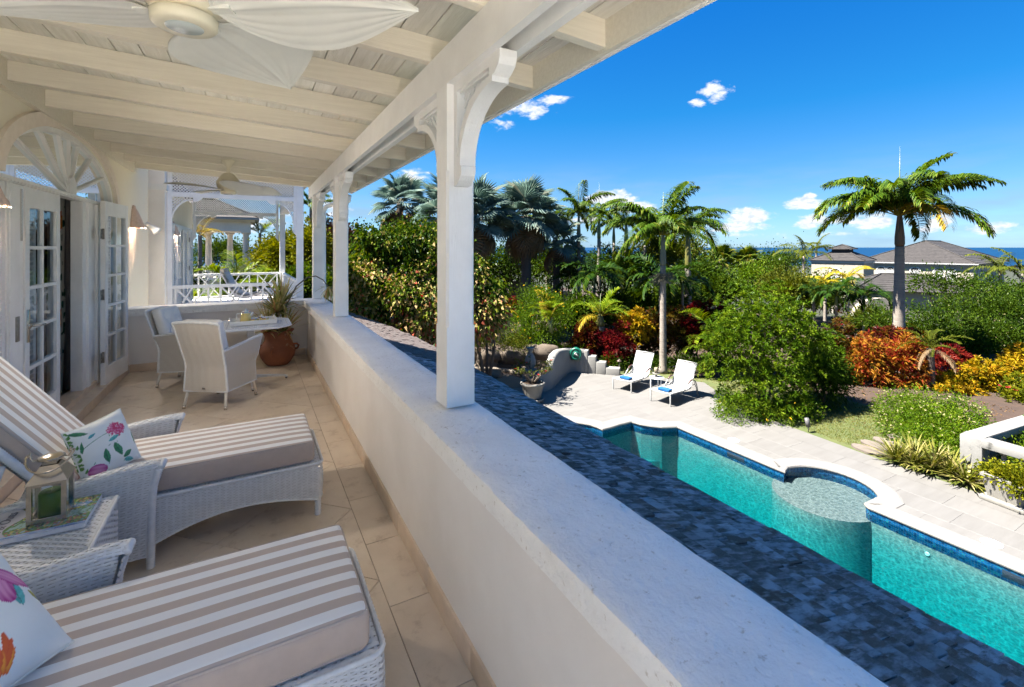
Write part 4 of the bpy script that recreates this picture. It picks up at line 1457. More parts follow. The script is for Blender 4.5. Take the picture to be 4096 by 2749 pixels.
bsc = n('ShaderNodeBsdfPrincipled', ins={'Roughness': .5, 'Base Color': cx2.outputs[2], 'Normal': bpc.outputs[0]})
n('ShaderNodeOutputMaterial', ins={0: bsc.outputs[0]})
CUSHW = mat('off_white_cushion', (.80, .79, .76), (.76, .755, .73), scale=4, rough=.8, bump=.12, bscale=14, spec=.2)


def armchair(loc, rz, label):
    """local +y is forward"""
    t = thing('wicker_armchair', loc, label, 'armchair', rz=rz, group='white wicker armchairs at the breakfast table')
    def zp(z):        # half width and back line at height z
        return lerp(.235, .212, min(1, max(0, (z - .18) / .28))) if z < .46 else lerp(.212, .245, (z - .46) / .44)
    def yb(z): return -.235 if z < .44 else -.235 - .14 * (z - .44) / .46
    mb = MB()
    def back(u, v):
        z = .18 + .70 * v
        bow = .018 * math.sin(PI * u)
        return (lerp(-zp(z), zp(z), u), yb(z) - bow, z + (.018 * math.sin(PI * u) if v > .99 else 0))
    mb.grid(back, 12, 14); mb.grid(lambda u, v: tuple(Vector(back(u, v)) + Vector((0, .022, 0))), 12, 14, flip=True)
    mb.build('backrest', CANE, t)
    for sgn in (-1, 1):
        mb = MB()
        def side(u, v, o=0):
            ztop = .60 + .075 * u
            z = .18 + (ztop - .18) * v
            x0_ = zp(.18 if z < .18 else z); 
            x = lerp(x0_, .262 if z > .45 else .235 + .0 * z, u) + (.02 * max(0, z - .45) / .2)
            y0_, y1_ = yb(z), (.215 + .05 * max(0, (z - .42)) / .25 if z > .42 else lerp(.235, .215, (z - .18) / .24))
            return (sgn * (x - o), lerp(y0_, y1_, u), z)
        mb.grid(side, 10, 12, flip=sgn > 0); mb.grid(lambda u, v: side(u, v, .02), 10, 12, flip=sgn < 0)
        pts = [side(u, 1, .01) for u in np.linspace(0, 1, 9)]
        mb.build('arm', CANE, t)
        m2 = MB(); wrapped_tube(m2, pts + [side(1, .93, .01)], .015, .012); 
        wrapped_tube(m2, [side(1, v, .01) for v in np.linspace(1, 0, 8)], .012, .012)
        m2.build('arm_rail', WICKER, t)
    mb = MB()
    mb.grid(lambda u, v: (lerp(-.235, .235, u), lerp(.232, .222, v), lerp(.18, .40, v)), 6, 4, flip=True)
    mb.box(-.20, .20, -.21, .21, .33, .40)
    mb.build('seat', CANE, t)
    m2 = MB()
    for sgn in (-1, 1):
        wrapped_tube(m2, [(sgn * zp(z), yb(z) + .005, z) for z in np.linspace(.18, .885, 10)], .013, .012)
    wrapped_tube(m2, [(lerp(-zp(.88), zp(.88), u), yb(.88) - .014 * math.sin(PI * u), .885 + .022 * math.sin(PI * u) ** .5) for u in np.linspace(0, 1, 13)], .017, .012)
    loop = [(-.235, -.24, .18), (.235, -.24, .18), (.24, .235, .18), (-.24, .235, .18), (-.235, -.24, .18)]
    wrapped_tube(m2, loop, .008, .014)
    m2.build('frame_rail', WICKER, t)
    for sx, sy in ((-1, -1), (1, -1), (-1, 1), (1, 1)):
        lg = MB().tube([(sx * .205, sy * .205, .22), (sx * .225, sy * .245, .02)], .0145, 10).build('leg', mat('cream_paint', (.74, .73, .68), rough=.4), t)
        MB().tube([(sx * .2235, sy * .242, .034), (sx * .2255, sy * .246, .0)], [.0155, .0165], 10).build('foot_cap', CHROME, lg)
    # cushions
    MB().rbox((0, .01, .445), (.40, .42, .09), .035, 3, div=(5, 5, 1)).build('seat_cushion', CUSHW, t)
    a = R(17)
    Mx = Matrix.Rotation(a, 3, 'X')
    def tuft(p):
        q = Vector(p)
        if q.y > 0:
            for tx in (-.10, .10):
                for tz in (-.10, .12):
                    d2 = (q.x - tx) ** 2 + (q.z - tz) ** 2
                    q.y -= .028 * math.exp(-d2 / .0016)
            q.y += .012 * (1 - (q.x / .21) ** 2) * (1 - (q.z / .24) ** 2)
            q.y -= .010 * (math.exp(-((q.x - .1) / .010) ** 2) + math.exp(-((q.x + .1) / .010) ** 2)) * (1 - abs(q.z) / .3)
        return q
    cb = MB().rbox((0, -.225, .695), (.415, .10, .46), .04, 4, div=(24, 1, 26), M=Mx, warp=tuft).build('back_cushion', CUSHW, t)
    return t


armchair((-.275, 5.915, 0), -math.atan2(.56, .83), 'white wicker armchair seen from behind, in front of the octagonal table')
armchair((-.655, 6.985, 0), -math.atan2(.93, -.37), 'white wicker armchair with a tufted cushion facing right, beside the open door leaf')
MB().rbox((0, -.262, .215), (.034, .004, .018), .002, 1).build('maker_plate', DULLMETAL, bpy.data.objects['wicker_armchair'])

tbl = thing('patio_table', (.0, 6.57, 0), 'white octagonal openwork metal table at the far end of the balcony', 'table')
TW = mat('white_powder_coat', (.80, .81, .82), (.77, .78, .79), scale=10, rough=.35)
A, Bc = .43, .155
oct_ = [(A, -A + Bc), (A, A - Bc), (A - Bc, A), (-A + Bc, A), (-A, A - Bc), (-A, -A + Bc), (-A + Bc, -A), (A - Bc, -A)]
oct_i = [(x * .91, y * .91) for x, y in oct_]
mb = MB()
for k in range(8):
    p, q, r1, r2 = oct_[k], oct_[(k + 1) % 8], oct_i[(k + 1) % 8], oct_i[k]
    mb.prism([(*p, .700), (*q, .700), (*r1, .700), (*r2, .700)], (0, 0, .022))
    e1, e2 = (p[0] * 1.012, p[1] * 1.012), (q[0] * 1.012, q[1] * 1.012)
    mb.prism([(*e1, .706), (*e2, .706), (*q, .706), (*p, .706)], (0, 0, .010))
tt = mb.build('table_rim', TW, tbl)
mb = MB()
# openwork basket pattern
def inside8(x, y, m=.39): return abs(x) < m and abs(y) < m and abs(x) + abs(y) < 2 * m - .13
c = .070
for i in range(-6, 7):
    for j in range(-6, 7):
        x, y = i * c, j * c
        if not inside8(x, y, .37): continue
        if (i + j) % 2: 
            for k in (-.024, 0, .024): mb.box(x - .034, x + .034, y + k - .006, y + k + .006, .704, .718)
        else:
            for k in (-.024, 0, .024): mb.box(x + k - .006, x + k + .006, y - .034, y + .034, .7045, .7185)
        mb.box(x - .036, x + .036, y - .037, y - .033, .703, .717)
for s_ in (-.36, .36): mb.box(-.30, .30, s_ - .01, s_ + .01, .7035, .7175); mb.box(s_ - .01, s_ + .01, -.30, .30, .704, .7165)
op = mb.build('openwork_top', TW, tbl); op['kind'] = 'stuff'
MB().rbox((0, 0, .37), (.085, .085, .66), .012, 2).build('pedestal', TW, tbl)
for k in range(4):
    a = R(3 + 90 * k)
    m_ = MB().tube([(0, 0, .075), (.2 * math.cos(a), .2 * math.sin(a), .058), (.385 * math.cos(a), .385 * math.sin(a), .036)], [.022, .019, .015], 8)
    m_.rbox((.39 * math.cos(a), .39 * math.sin(a), .026), (.036, .036, .03), .006, 1)
    lg = m_.build('leg', TW, tbl)
    MB().lathe([(.012, 0), (.012, .012)], (.39 * math.cos(a), .39 * math.sin(a), 0), 10).build('foot', DARK, lg)

# tray: corner points from the photograph, standing on the table top
ty = thing('serving_tray', (.02, 6.60, .723), 'white wooden tray with slotted ends on the octagonal table', 'tray', rz=R(3))
TRW = mat('white_lacquer', (.80, .79, .75), rough=.35)
MB().box(-.25, .25, -.165, .165, 0, .008).build('base', TRW, ty)
mb = MB()
mb.box(-.25, .25, -.165, -.155, .008, .048).box(-.25, .25, .155, .165, .008, .048)
for s_ in (-1, 1):
    a, b = sorted((s_ * .25, s_ * .24))
    mb.box(a, b, -.155, -.05, .008, .062).box(a, b, .05, .155, .008, .062).box(a, b, -.05, .05, .008, .024).box(a, b, -.05, .05, .046, .062)
mb.build('side', TRW, ty)
YEL = mat('yellow_glazed_china', (.78, .62, .22), (.76, .60, .20), scale=4, rough=.15, coat=.6, c3=(.60, .36, .10), s3=90, f3=(.66, .68))
CHINA = mat('white_china', (.80, .82, .84), rough=.12, coat=.6)
BAND = bpy.data.materials.new('coloured_square_band'); BAND.use_nodes = True
n = new_nodes(BAND.node_tree)
tc = n('ShaderNodeTexCoord'); s3 = n('ShaderNodeSeparateXYZ', ins={0: tc.outputs['Object']})
at = n('ShaderNodeMath', operation='ARCTAN2', ins={0: s3.outputs[1], 1: s3.outputs[0]})
fl_ = n('ShaderNodeMath', operation='FLOOR', ins={0: n('ShaderNodeMath', operation='MULTIPLY', ins={0: at.outputs[0], 1: 5.0}).outputs[0]})
wn = n('ShaderNodeTexWhiteNoise', noise_dimensions='1D', ins={'W': fl_.outputs[0]})
cr = n('ShaderNodeValToRGB', ins={0: wn.outputs[0]})
cr.color_ramp.interpolation = 'CONSTANT'
cols = [(.55, .05, .05), (.75, .35, .05), (.03, .08, .40), (.04, .25, .15), (.70, .15, .10), (.05, .35, .65)]
while len(cr.color_ramp.elements) < 6: cr.color_ramp.elements.new(.5)
for i, c_ in enumerate(cols): cr.color_ramp.elements[i].position = i / 6; cr.color_ramp.elements[i].color = c_ + (1,)
bs = n('ShaderNodeBsdfPrincipled', ins={'Roughness': .15, 'Base Color': cr.outputs[0], 'Coat Weight': .5})
n('ShaderNodeOutputMaterial', ins={0: bs.outputs[0]})


def handle_pts(cx, z0, z1, out, sgn):
    return [(cx, 0, z1), (cx + sgn * out * .6, 0, z1 + .006), (cx + sgn * out, 0, z1 - .012), (cx + sgn * out * .95, 0, (z0 + z1) / 2), (cx + sgn * out * .5, 0, z0 + .01), (cx, 0, z0)]


tp = thing('teapot', (-.055, 6.625, .7325), 'tall yellow teapot with a white spout and a coloured checker band on its lid', 'teapot', rz=R(-12))
MB().lathe([(.002, 0), (.062, 0), (.064, .006), (.058, .06), (.052, .115), (.002, .116)], (0, 0, 0), 28).build('body', YEL, tp)
MB().lathe([(.052, .114), (.056, .118), (.055, .124), (.044, .1235)], (0, 0, 0), 28).build('rim', CHINA, tp)
MB().lathe([(.0495, .1235), (.044, .1335)], (0, 0, 0), 28).build('band', BAND, tp)
MB().lathe([(.0437, .1335), (.03, .141), (.01, .145), (.006, .155), (.012, .162), (.010, .168), (.002, .170)], (0, 0, 0), 24).build('lid', CHINA, tp)
MB().tube([(.045, 0, .075), (.062, 0, .095), (.078, 0, .122)], [.012, .014, .009], 10).build('spout', CHINA, tp)
MB().tube(handle_pts(-.055, .02, .105, .048, -1), .006, 8).build('handle', CHINA, tp)
for (x, y, rz_, s_, lab, nm) in ((.035, 6.515, 20, 1, 'small yellow teacup with a coloured checker band, right in front of the teapot', 'teacup'), (.155, 6.53, 15, 1, 'yellow teacup in front of the lidded sugar bowl on the tray', 'teacup')):
    c_ = thing(nm, (x, y, .7325), lab, 'teacup', rz=R(rz_), group='yellow teacups on the tray')
    MB().lathe([(.002, 0), (.036, 0), (.037, .045), (.034, .046), (.033, .006), (.002, .005)], (0, 0, 0), 24).build('body', YEL, c_)
    MB().lathe([(.0375, .045), (.0385, .055)], (0, 0, 0), 24).build('band', BAND, c_)
    MB().lathe([(.0375, .0445), (.0352, .0445), (.036, .0552), (.040, .0605), (.0385, .0600), (.0387, .0552)], (0, 0, 0), 24).build('rim', CHINA, c_)
    MB().tube(handle_pts(.038, .012, .048, .024, 1), .0035, 8).build('handle', CHINA, c_)
sg = thing('sugar_bowl', (.115, 6.62, .7325), 'yellow sugar bowl with a domed lid behind the right-hand teacup', 'sugar bowl')
MB().lathe([(.002, 0), (.045, 0), (.046, .045), (.040, .047), (.002, .048)], (0, 0, 0), 24).build('body', YEL, sg)
MB().lathe([(.0455, .047), (.036, .060)], (0, 0, 0), 24).build('band', BAND, sg)
MB().lathe([(.036, .060), (.02, .067), (.006, .07), (.005, .078), (.012, .084), (.002, .090)], (0, 0, 0), 20).build('lid', CHINA, sg)

# ---- terracotta pot with dracaena
pt_ = thing('terracotta_pot', (.33, 7.43, 0), 'large weathered terracotta pot with lug handles in the balcony corner', 'plant pot')
TERRA = mat('weathered_terracotta', (.33, .115, .05), (.24, .085, .045), scale=6, rough=.75, bump=.3, bscale=30, c3=(.50, .36, .26), s3=5, f3=(.60, .68))
MB().lathe([(.002, 0), (.135, 0), (.165, .03), (.215, .11), (.232, .19), (.222, .25), (.19, .305), (.168, .345), (.165, .40), (.178, .44), (.205, .468), (.215, .478), (.205, .488), (.185, .48), (.165, .45), (.16, .42), (.002, .42)], (0, 0, 0), 48).build('body', TERRA, pt_)
for a in (-10, 250, 170):
    ca, sa = math.cos(R(a)), math.sin(R(a))
    MB().tube([(ca * .215, sa * .215, .20), (ca * .26, sa * .26, .215), (ca * .272, sa * .272, .25), (ca * .25, sa * .25, .275), (ca * .20, sa * .20, .275)], .014, 8).build('lug', TERRA, pt_)
MB().lathe([(.002, .43), (.162, .425), (.002, .445)], (0, 0, 0), 20).build('soil', mat('dark_soil', (.05, .03, .02), (.09, .055, .03), scale=20, rough=.95, bump=.6, bscale=60), pt_)


def blade_leaves(pts, L, W, mat_, name, parent, nseg=5, droop=.5, seed=0, spread=(.1, 1.35), zdir=(0, 0, 1), twist=.3, tip=.15):
    """strap leaves: pts = list of origins, each gets leaves by random heading"""
    r = np.random.default_rng(seed)
    V_ = []; F_ = []; S_ = []; T_ = []
    b = 0
    for (o, cnt) in pts:
        for k in range(cnt):
            az = r.uniform(0, 2 * PI); e = lerp(spread[1], spread[0], r.random() ** .8)   # elevation
            l = L * r.uniform(.7, 1.1); w_ = W * r.uniform(.8, 1.2)
            h = np.array((math.cos(az), math.sin(az), 0)); side = np.array((-math.sin(az), math.cos(az), 0))
            p = np.array(o, dtype=float); ee = e
            tint = r.random()
            for i in range(nseg + 1):
                f = i / nseg
                ww = w_ * (math.sin(PI * min(1, .18 + f * .82)) ** .8 + .05) * .5
                V_.append(p - side * ww); V_.append(p + side * ww)
                ee -= droop * 1.2 * f / nseg * 2 * (1.2 - abs(math.sin(ee)) * .6) * r.uniform(.8, 1.2)
                p = p + (h * math.cos(ee) + np.array((0, 0, 1)) * math.sin(ee)) * l / nseg
            for i in range(nseg):
                F_ += [b, b + 1, b + 3, b + 2]; S_.append(4); T_.append(min(1, max(0, tint + r.normal(0, .05)))); b += 2
            b += 2
    return np_mesh(name, np.array(V_), F_, S_, mat_, parent, tint=T_)


DRAC = leafmat('variegated_dracaena_leaf', [(.09, .12, .06), (.17, .20, .11), (.36, .36, .22), (.22, .14, .09)], rough=.4)
dr = thing('dracaena_plant', (.33, 7.43, .43), 'spiky grey-green dracaena with one arching stem growing from the terracotta pot', 'plant')
mb = MB()
stems = [[(0, 0, 0), (-.02, .0, .12), (-.01, -.01, .30)], [(-.08, -.04, 0), (-.12, -.05, .05)], [(.06, .03, 0), (.09, .05, .2), (.06, .03, .42)], [(.05, -.05, 0), (.1, -.05, .04)]]
for s_ in stems: mb.tube(s_, .012, 7)
arch_ = [(.03, .0, .1), (.12, .0, .42), (.24, .0, .66), (.38, .0, .78), (.50, 0, .80), (.60, 0, .74), (.68, -.01, .62)]
mb.tube(arch_, [.012, .011, .010, .009, .008, .008, .007], 7)
mb.build('stem', mat('grey_brown_stem', (.15, .11, .08), (.10, .08, .06), scale=20, rough=.8), dr)
blade_leaves([((-.01, -.01, .30), 115), ((.06, .03, .42), 95), ((-.12, -.05, .05), 60), ((.1, -.05, .04), 50)], .44, .023, DRAC, 'leaf_crown', dr, seed=3, droop=.35, spread=(-.1, 1.5))
blade_leaves([((.68, -.01, .63), 48)], .26, .018, DRAC, 'leaf_tuft', dr, seed=4, droop=.5, spread=(-1.3, .3))

# ================================================================ NEXT BALCONY
NY0, NY1 = 12.70, 17.9
nv = thing('neighbour_veranda', (-.3, NY0, 0), 'white latticed veranda of the next house beyond the end of the balcony', 'veranda')
MB().box(-4, 1.15, NY0 - .1, NY1 + .3, -.28, -.02).build('floor_slab', PLASTER_W, nv, world=True)
MB().box(-1.78, -1.60, NY0, 17.75, -3, 3.0).build('wall', PLASTER, nv, world=True)
def lattice_panel(y, x0, x1, z0, z1, parent, pitch=.062, w_=.017, clip=None):
    la = MB()
    H_ = z1 - z0
    for layer, dirn in ((0, 1), (1, -1)):
        c = x0 - H_
        while c < x1 + H_:
            a, b = c, c + H_
            # strip from (c,z0) to (c+H,z1) or mirrored, clipped to the panel and the clip function
            N_ = 24 if clip else 1
            for q in range(N_):
                f0, f1 = q / N_, (q + 1) / N_
                xa = c + H_ * (f0 if dirn > 0 else 1 - f0); xb = c + H_ * (f1 if dirn > 0 else 1 - f1)
                za, zb = z0 + H_ * f0, z0 + H_ * f1
                if N_ == 1:
                    # clip analytically on x
                    t0, t1 = 0, 1
                    if xb != xa:
                        ta, tb_ = (x0 - xa) / (xb - xa), (x1 - xa) / (xb - xa)
                        if ta > tb_: ta, tb_ = tb_, ta
                        t0, t1 = max(0, ta), min(1, tb_)
                    if t1 <= t0: continue
                    xa, xb, za, zb = lerp(xa, xb, t0), lerp(xa, xb, t1), lerp(z0, z1, t0), lerp(z0, z1, t1)
                else:
                    xm, zm = (xa + xb) / 2, (za + zb) / 2
                    if not (x0 < xm < x1) or not clip(xm, zm): continue
                yy_ = y + layer * .008
                la.prism([(xa - w_ * .7, yy_, za), (xb - w_ * .7, yy_, zb), (xb + w_ * .7, yy_, zb), (xa + w_ * .7, yy_, za)], (0, .007, 0))
            c += pitch
    o = la.build('lattice', WHITE, parent, world=True); o['kind'] = 'stuff'
    return o


def nbay(y, x0, x1, ztop, zlb, zbeam, parent, hasrail=True, railz=.77):
    """post, latticed frieze, arched latticed brackets and railing in the plane y"""
    f = MB()
    f.box(x0, x1, y - .05, y + .05, zbeam, zbeam + .10).box(x0, x1, y - .05, y + .05, ztop, ztop + .1)
    f.box(x0, x0 + .07, y - .045, y + .045, zbeam + .10, ztop)
    f.box(x1 - .07, x1, y - .045, y + .045, zbeam + .10, ztop)
    f.build('frieze_frame', WHITE, parent, world=True)
    lattice_panel(y, x0 + .07, x1 - .07, zbeam + .10, ztop, parent)
    BL, BH = .62, .72
    for sgn, xw in ((1, x0), (-1, x1)):
        def cur(k, ins=0):
            a = PI / 2 * k
            return (xw + sgn * (.07 - ins * 0 + (BL - .15 - ins) * (1 - math.sin(a)) + .0), zbeam - .04 - (BH - .16 - ins) * (1 - math.cos(a)))
        m_ = MB()
        N_ = 14
        for k in range(N_):
            p0, p1 = cur(k / N_), cur((k + 1) / N_)
            q0, q1 = cur(k / N_, .07), cur((k + 1) / N_, .07)
            m_.prism([(p0[0], y - .045, p0[1]), (p1[0], y - .045, p1[1]), (q1[0], y - .045, q1[1]), (q0[0], y - .045, q0[1])], (0, .09, 0))
        e0 = cur(0)
        m_.prism([(e0[0] - sgn * .07, y - .045, zbeam), (e0[0] + sgn * .10, y - .045, zbeam), (e0[0] + sgn * .075, y - .045, zbeam - .05), (e0[0] + sgn * .02, y - .045, zbeam - .085), (e0[0] - sgn * .07, y - .045, zbeam - .10)], (0, .09, 0))
        e1 = cur(1)
        a_, b_ = sorted((xw, e1[0] + sgn * .0))
        m_.box(a_, b_, y - .043, y + .043, zbeam - BH, zbeam)
        m_.prism([(xw, y - .044, zbeam - BH), (e1[0] + sgn * .03, y - .044, zbeam - BH + .06), (e1[0] + sgn * .02, y - .044, zbeam - BH + .01), (xw, y - .044, zbeam - BH - .12)], (0, .088, 0))
        m_.build('bracket', WHITE, parent, world=True)
        def clip(x, z, xw=xw, sgn=sgn):
            u = (x - xw) * sgn; w = zbeam - z
            if u < .06 or w < .01: return False
            uu = 1 - (u - .07) / (BL - .15)
            if uu < 0 or uu > 1: return False
            wlim = .03 + (BH - .16) * (1 - math.sqrt(max(0, 1 - uu * uu)))
            return w < wlim
        xa, xb = sorted((xw + sgn * .06, xw + sgn * (BL - .08)))
        lattice_panel(y, xa, xb, zbeam - BH, zbeam, parent, clip=clip)


def railing(parent, a, b, z0, z1):
    """Chippendale style rail from a to b (x,y)"""
    ax, ay = a; bx, by = b
    L = math.hypot(bx - ax, by - ay); ux, uy = (bx - ax) / L, (by - ay) / L
    nx, ny = -uy, ux
    r_ = link('railing', None, parent, Vector((ax, ay, 0)) - parent.location)
    tg = MB()
    def bar(s0, h0, s1, h1, w_=.022, d=.02, nm=None):
        p, q = Vector((ux * s0, uy * s0, h0)), Vector((ux * s1, uy * s1, h1))
        dv = (q - p).normalized(); nn = Vector((nx, ny, 0)); up = dv.cross(nn).normalized() * w_
        m_ = MB(); c = [p - up - nn * d, q - up - nn * d, q + up - nn * d, p + up - nn * d]
        m_.prism(c, nn * d * 2)
        return m_.build(nm or 'bar', WHITE, r_)
    bar(0, z1, L, z1, .035, .035, 'top_rail'); bar(0, z0, L, z0, .025, .022, 'bottom_rail')
    nb_ = max(1, round(L / .95)); w_ = L / nb_
    for k in range(nb_):
        s = k * w_
        for q in ((.12), (w_ - .12)): bar(s + q, z0 + .026, s + q, z1 - .036, .02, .018, 'baluster')
        bar(s + .14, z0 + .03, s + w_ / 2 - .02, (z0 + z1) / 2, .017, .015); bar(s + w_ - .14, z1 - .04, s + w_ / 2 + .02, (z0 + z1) / 2, .017, .015)
        bar(s + w_ - .14, z0 + .03, s + w_ / 2 + .02, (z0 + z1) / 2, .017, .013); bar(s + .14, z1 - .04, s + w_ / 2 - .02, (z0 + z1) / 2, .017, .013)
        bar(s + w_ / 2 - .18, (z0 + z1) / 2, s + w_ / 2, z1 - .036, .014, .012); bar(s + w_ / 2 + .18, (z0 + z1) / 2, s + w_ / 2, z0 + .026, .014, .012)
    return r_


nbay(NY0, -1.60, .98, 3.30, 2.90, 2.77, nv)
nbay(NY1, -1.60, .82, 3.28, 2.84, 2.70, nv)
MB().box(.98, 1.13, NY0 - .07, NY0 + .08, -.02, 3.42).build('post', WHITE, nv, world=True)
MB().box(.86, 1.02, NY1 - .07, NY1 + .08, -.02, 3.42).build('post', WHITE, nv, world=True)
MB().box(-1.60, -1.518, NY0 - .058, NY0 + .058, -.02, 3.42).build('post', WHITE, nv, world=True)
railing(nv, (-1.58, NY0), (.98, NY0), .06, .77)
railing(nv, (-1.58, NY1), (.90, NY1), .06, .77)
railing(nv, (1.05, NY0 + .1), (.96, NY1 - .1), .06, .77)
MB().box(.86, 1.13, NY0 + .08, NY1 - .07, 2.78, 2.92).build('beam', WHITE, nv, world=True)
for y_ in np.arange(NY0 + .2, NY1, .65):
    MB().box(-1.6, 1.31, y_ - .028, y_ + .028, 3.31, 3.40).build('rafter', LIMEWOOD, nv, world=True)
MB().prism([(1.32, NY0 - .3, 3.44), (-3.6, NY0 - .3, 5.4), (-9, NY0 - .3, 3.5), (-9, NY0 - .3, 3.42), (1.3, NY0 - .3, 3.41)], (0, NY1 - NY0 + .7, 0)).build('shingle_slope', SHINGLE_D, nv, world=True)
MB().box(1.32, 1.36, NY0 - .3, NY1 + .4, 3.33, 3.45).build('fascia', WHITE, nv, world=True)
# doors of the next house
dm = MB()
dm.box(-1.60, -1.55, 13.05, 16.4, .0, .08).box(-1.60, -1.54, 13.05, 16.4, 2.1, 2.2)
dm.build('door_frame', WHITE, nv, world=True)
louver(13.1, 13.6, .08, 2.1, -1.56, nv, 'louvred shutter of the next house, nearest the railing')
def ndoor(y0, y1, x, lab):
    d = MB(); d.box(x, x + .04, y0, y0 + .08, .08, 2.1).box(x, x + .04, y1 - .08, y1, .08, 2.1)
    for k in range(6): zc = .12 + k * .385; d.box(x + .002, x + .038, y0 + .08, y1 - .08, zc, zc + (.09 if k in (0, 5) else .03))
    d.box(x + .004, x + .036, (y0 + y1) / 2 - .014, (y0 + y1) / 2 + .014, .2, 2.05)
    o = d.build('door', WHITE, nv, world=True); o['label'] = lab
    p = MB(); p.add([(x + .02, y0 + .08, .12), (x + .02, y1 - .08, .12), (x + .02, y1 - .08, 2.08), (x + .02, y0 + .08, 2.08)], [(0, 1, 2, 3)]); p.build('pane', GLASS, o, world=True)
    return o
ndoor(13.62, 14.3, -1.56, 'glazed door leaf of the next house')
louver(14.5, 15.1, .08, 2.1, -1.50, nv, 'louvred shutter of the next house beside its open leaf')
ndoor(15.15, 15.85, -1.46, 'open glazed door leaf of the next house')
for z in (1.85, 1.1, .4):
    hinge(nv, Matrix.Translation(-Vector(nv.location)) @ Matrix.Translation((-1.44, 15.12, 0)), z)
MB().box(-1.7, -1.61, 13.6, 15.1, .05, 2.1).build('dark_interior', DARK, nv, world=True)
sconce(-1.60, 13.4, 2.0, 'small pink shell wall lamp on the next house, beyond the grey pier')

# reclining deck chair seen through the railing
dc = thing('deck_chair', (.05, 14.9, -.02), 'white slatted wooden deck chair with a striped cushion behind the neighbour\'s railing', 'deck chair', rz=R(-12))
GREYW = mat('pale_grey_painted_wood', (.66, .64, .62), (.58, .56, .54), scale=6, rough=.6)
prof = [(-.72, 1.02), (-.60, .80), (-.50, .58), (-.36, .40), (-.16, .33), (.08, .38), (.30, .46), (.55, .40), (.78, .24)]
for sgn in (-1, 1):
    mb = MB(); 
    for i in range(len(prof) - 1):
        (a, b), (c, d) = prof[i], prof[i + 1]
        mb.prism([(a, sgn * .33, b - .05), (c, sgn * .33, d - .05), (c, sgn * .33, d + .02), (a, sgn * .33, b + .02)], (0, -sgn * .035, 0))
    mb.build('side_rail', GREYW, dc)
    MB().tube([(-.5, sgn * .33, .6), (-.30, sgn * .36, .66), (.15, sgn * .36, .62), (.35, sgn * .34, .42)], .02, 8).build('arm_rest', GREYW, dc)
    MB().tube([(-.25, sgn * .32, .62), (-.55, sgn * .32, .0)], .018, 6).build('leg', GREYW, dc)
    MB().tube([(.5, sgn * .32, .4), (.2, sgn * .32, .0)], .018, 6).build('leg', GREYW, dc)
for i in range(36):
    f = i / 35 * (len(prof) - 1); k = min(int(f), len(prof) - 2); t_ = f - k
    x, z = lerp(prof[k][0], prof[k + 1][0], t_), lerp(prof[k][1], prof[k + 1][1], t_)
    MB().box(x - .012, x + .012, -.295, .295, z - .012, z + .008).build('slat', GREYW, dc)
mb = MB()
def cs(u, v):
    f = u * (len(prof) - 1); k = min(int(f), len(prof) - 2); t_ = f - k
    return (lerp(prof[k][0], prof[k + 1][0], t_) + .03, -.27 + .54 * v, lerp(prof[k][1], prof[k + 1][1], t_) + .06)
mb.grid(cs, 24, 8, flip=False); mb.grid(lambda u, v: tuple(Vector(cs(u, v)) - Vector((.02, 0, .05))), 24, 8, flip=True)
STR2 = stripe_mat('grey_stripe_canvas', (.74, .73, .70), (.50, .50, .48), .09, .0)
mb.build('cushion', STR2, dc)
MB().rbox((-.70, 0, 1.03), (.12, .48, .14), .05, 3).build('head_roll', stripe_mat('brown_check_canvas', (.62, .56, .46), (.42, .34, .26), .09, .0), dc)

# outdoor base colours darkened well below real ones, offsetting the sun at this exposure
OUT = .335
_mat0 = mat
def mat(name, c1, c2=None, c3=None, **k):
    f = lambda c: None if c is None else tuple(q * OUT for q in c)
    return _mat0(name, f(c1), f(c2), c3=f(c3), **k)


# ================================================================ LOWER SHINGLE ROOF
SHG = _mat0('shade_tone_grey_shingle', (.085, .076, .078), (.37, .385, .42), scale=4, rough=.5, rnd=.35, bump=1.0, bscale=40, st=(1.2, 4, 1), bst=(3, 22, 3), lo=.42, hi=.58, c3=(.03, .018, .014), s3=2.6, f3=(.50, .60), spec=.6)  # bluish grey of the roof's shaded part put into the colour
SHG2 = mat('sunlit_tone_brown_shingle', (.16, .10, .08), (.24, .20, .18), scale=2.5, rough=.6, rnd=.25, bump=.9, bscale=60, st=(6, 1.0, 6), bst=(1.2, 14, 4))  # same shingles, with the sunlit far end's tone put into the colour
lr = thing('lower_roof', (2.1, 6, .3), 'dark weathered shingle roof sloping down from the parapet toward the pool', 'roof')
TP = .325; EX = 3.23
def roofz(x): return EYE - (.975 + .325 * x)
ph = math.atan(TP)
def eave_limit(y):
    """plan of the eave: straight, then curving back at the far end"""
    pts = [(9.0, EX), (10.2, 3.16), (11.2, 2.985), (12.0, 2.62), (12.5, 2.25), (12.9, 1.7), (13.1, 1.0)]
    if y <= 9.0: return EX
    for (a, b), (c, d) in zip(pts[:-1], pts[1:]):
        if y <= c: return b + (d - b) * (y - a) / (c - a)
    return .9
cand = []
rsh = random.Random(11)
expo = .122 / math.cos(0)
nrow = 16
for rI in range(nrow):
    xb = EX - rI * expo * math.cos(ph)          # butt line
    y = -1.5 + rsh.uniform(-.1, 0)
    while y < 13.0:
        w = rsh.choice([.12, .15, .19, .23, .27, .32, .36])
        yc = y + w / 2
        lim = EX - eave_limit(yc)
        if xb - lim > .95:
            cand.append((rI, xb - lim if lim > 0 else xb, y, w))
        y += w + .006
def shows(c):
    x, y = c[1], c[2]
    d = x * SY + y * CY
    vis = x > 2.03 and y > .4
    return (0 if vis else 1, max(d, .5))
cand.sort(key=shows)
joined = MB()
lr_off = Vector(lr.location)
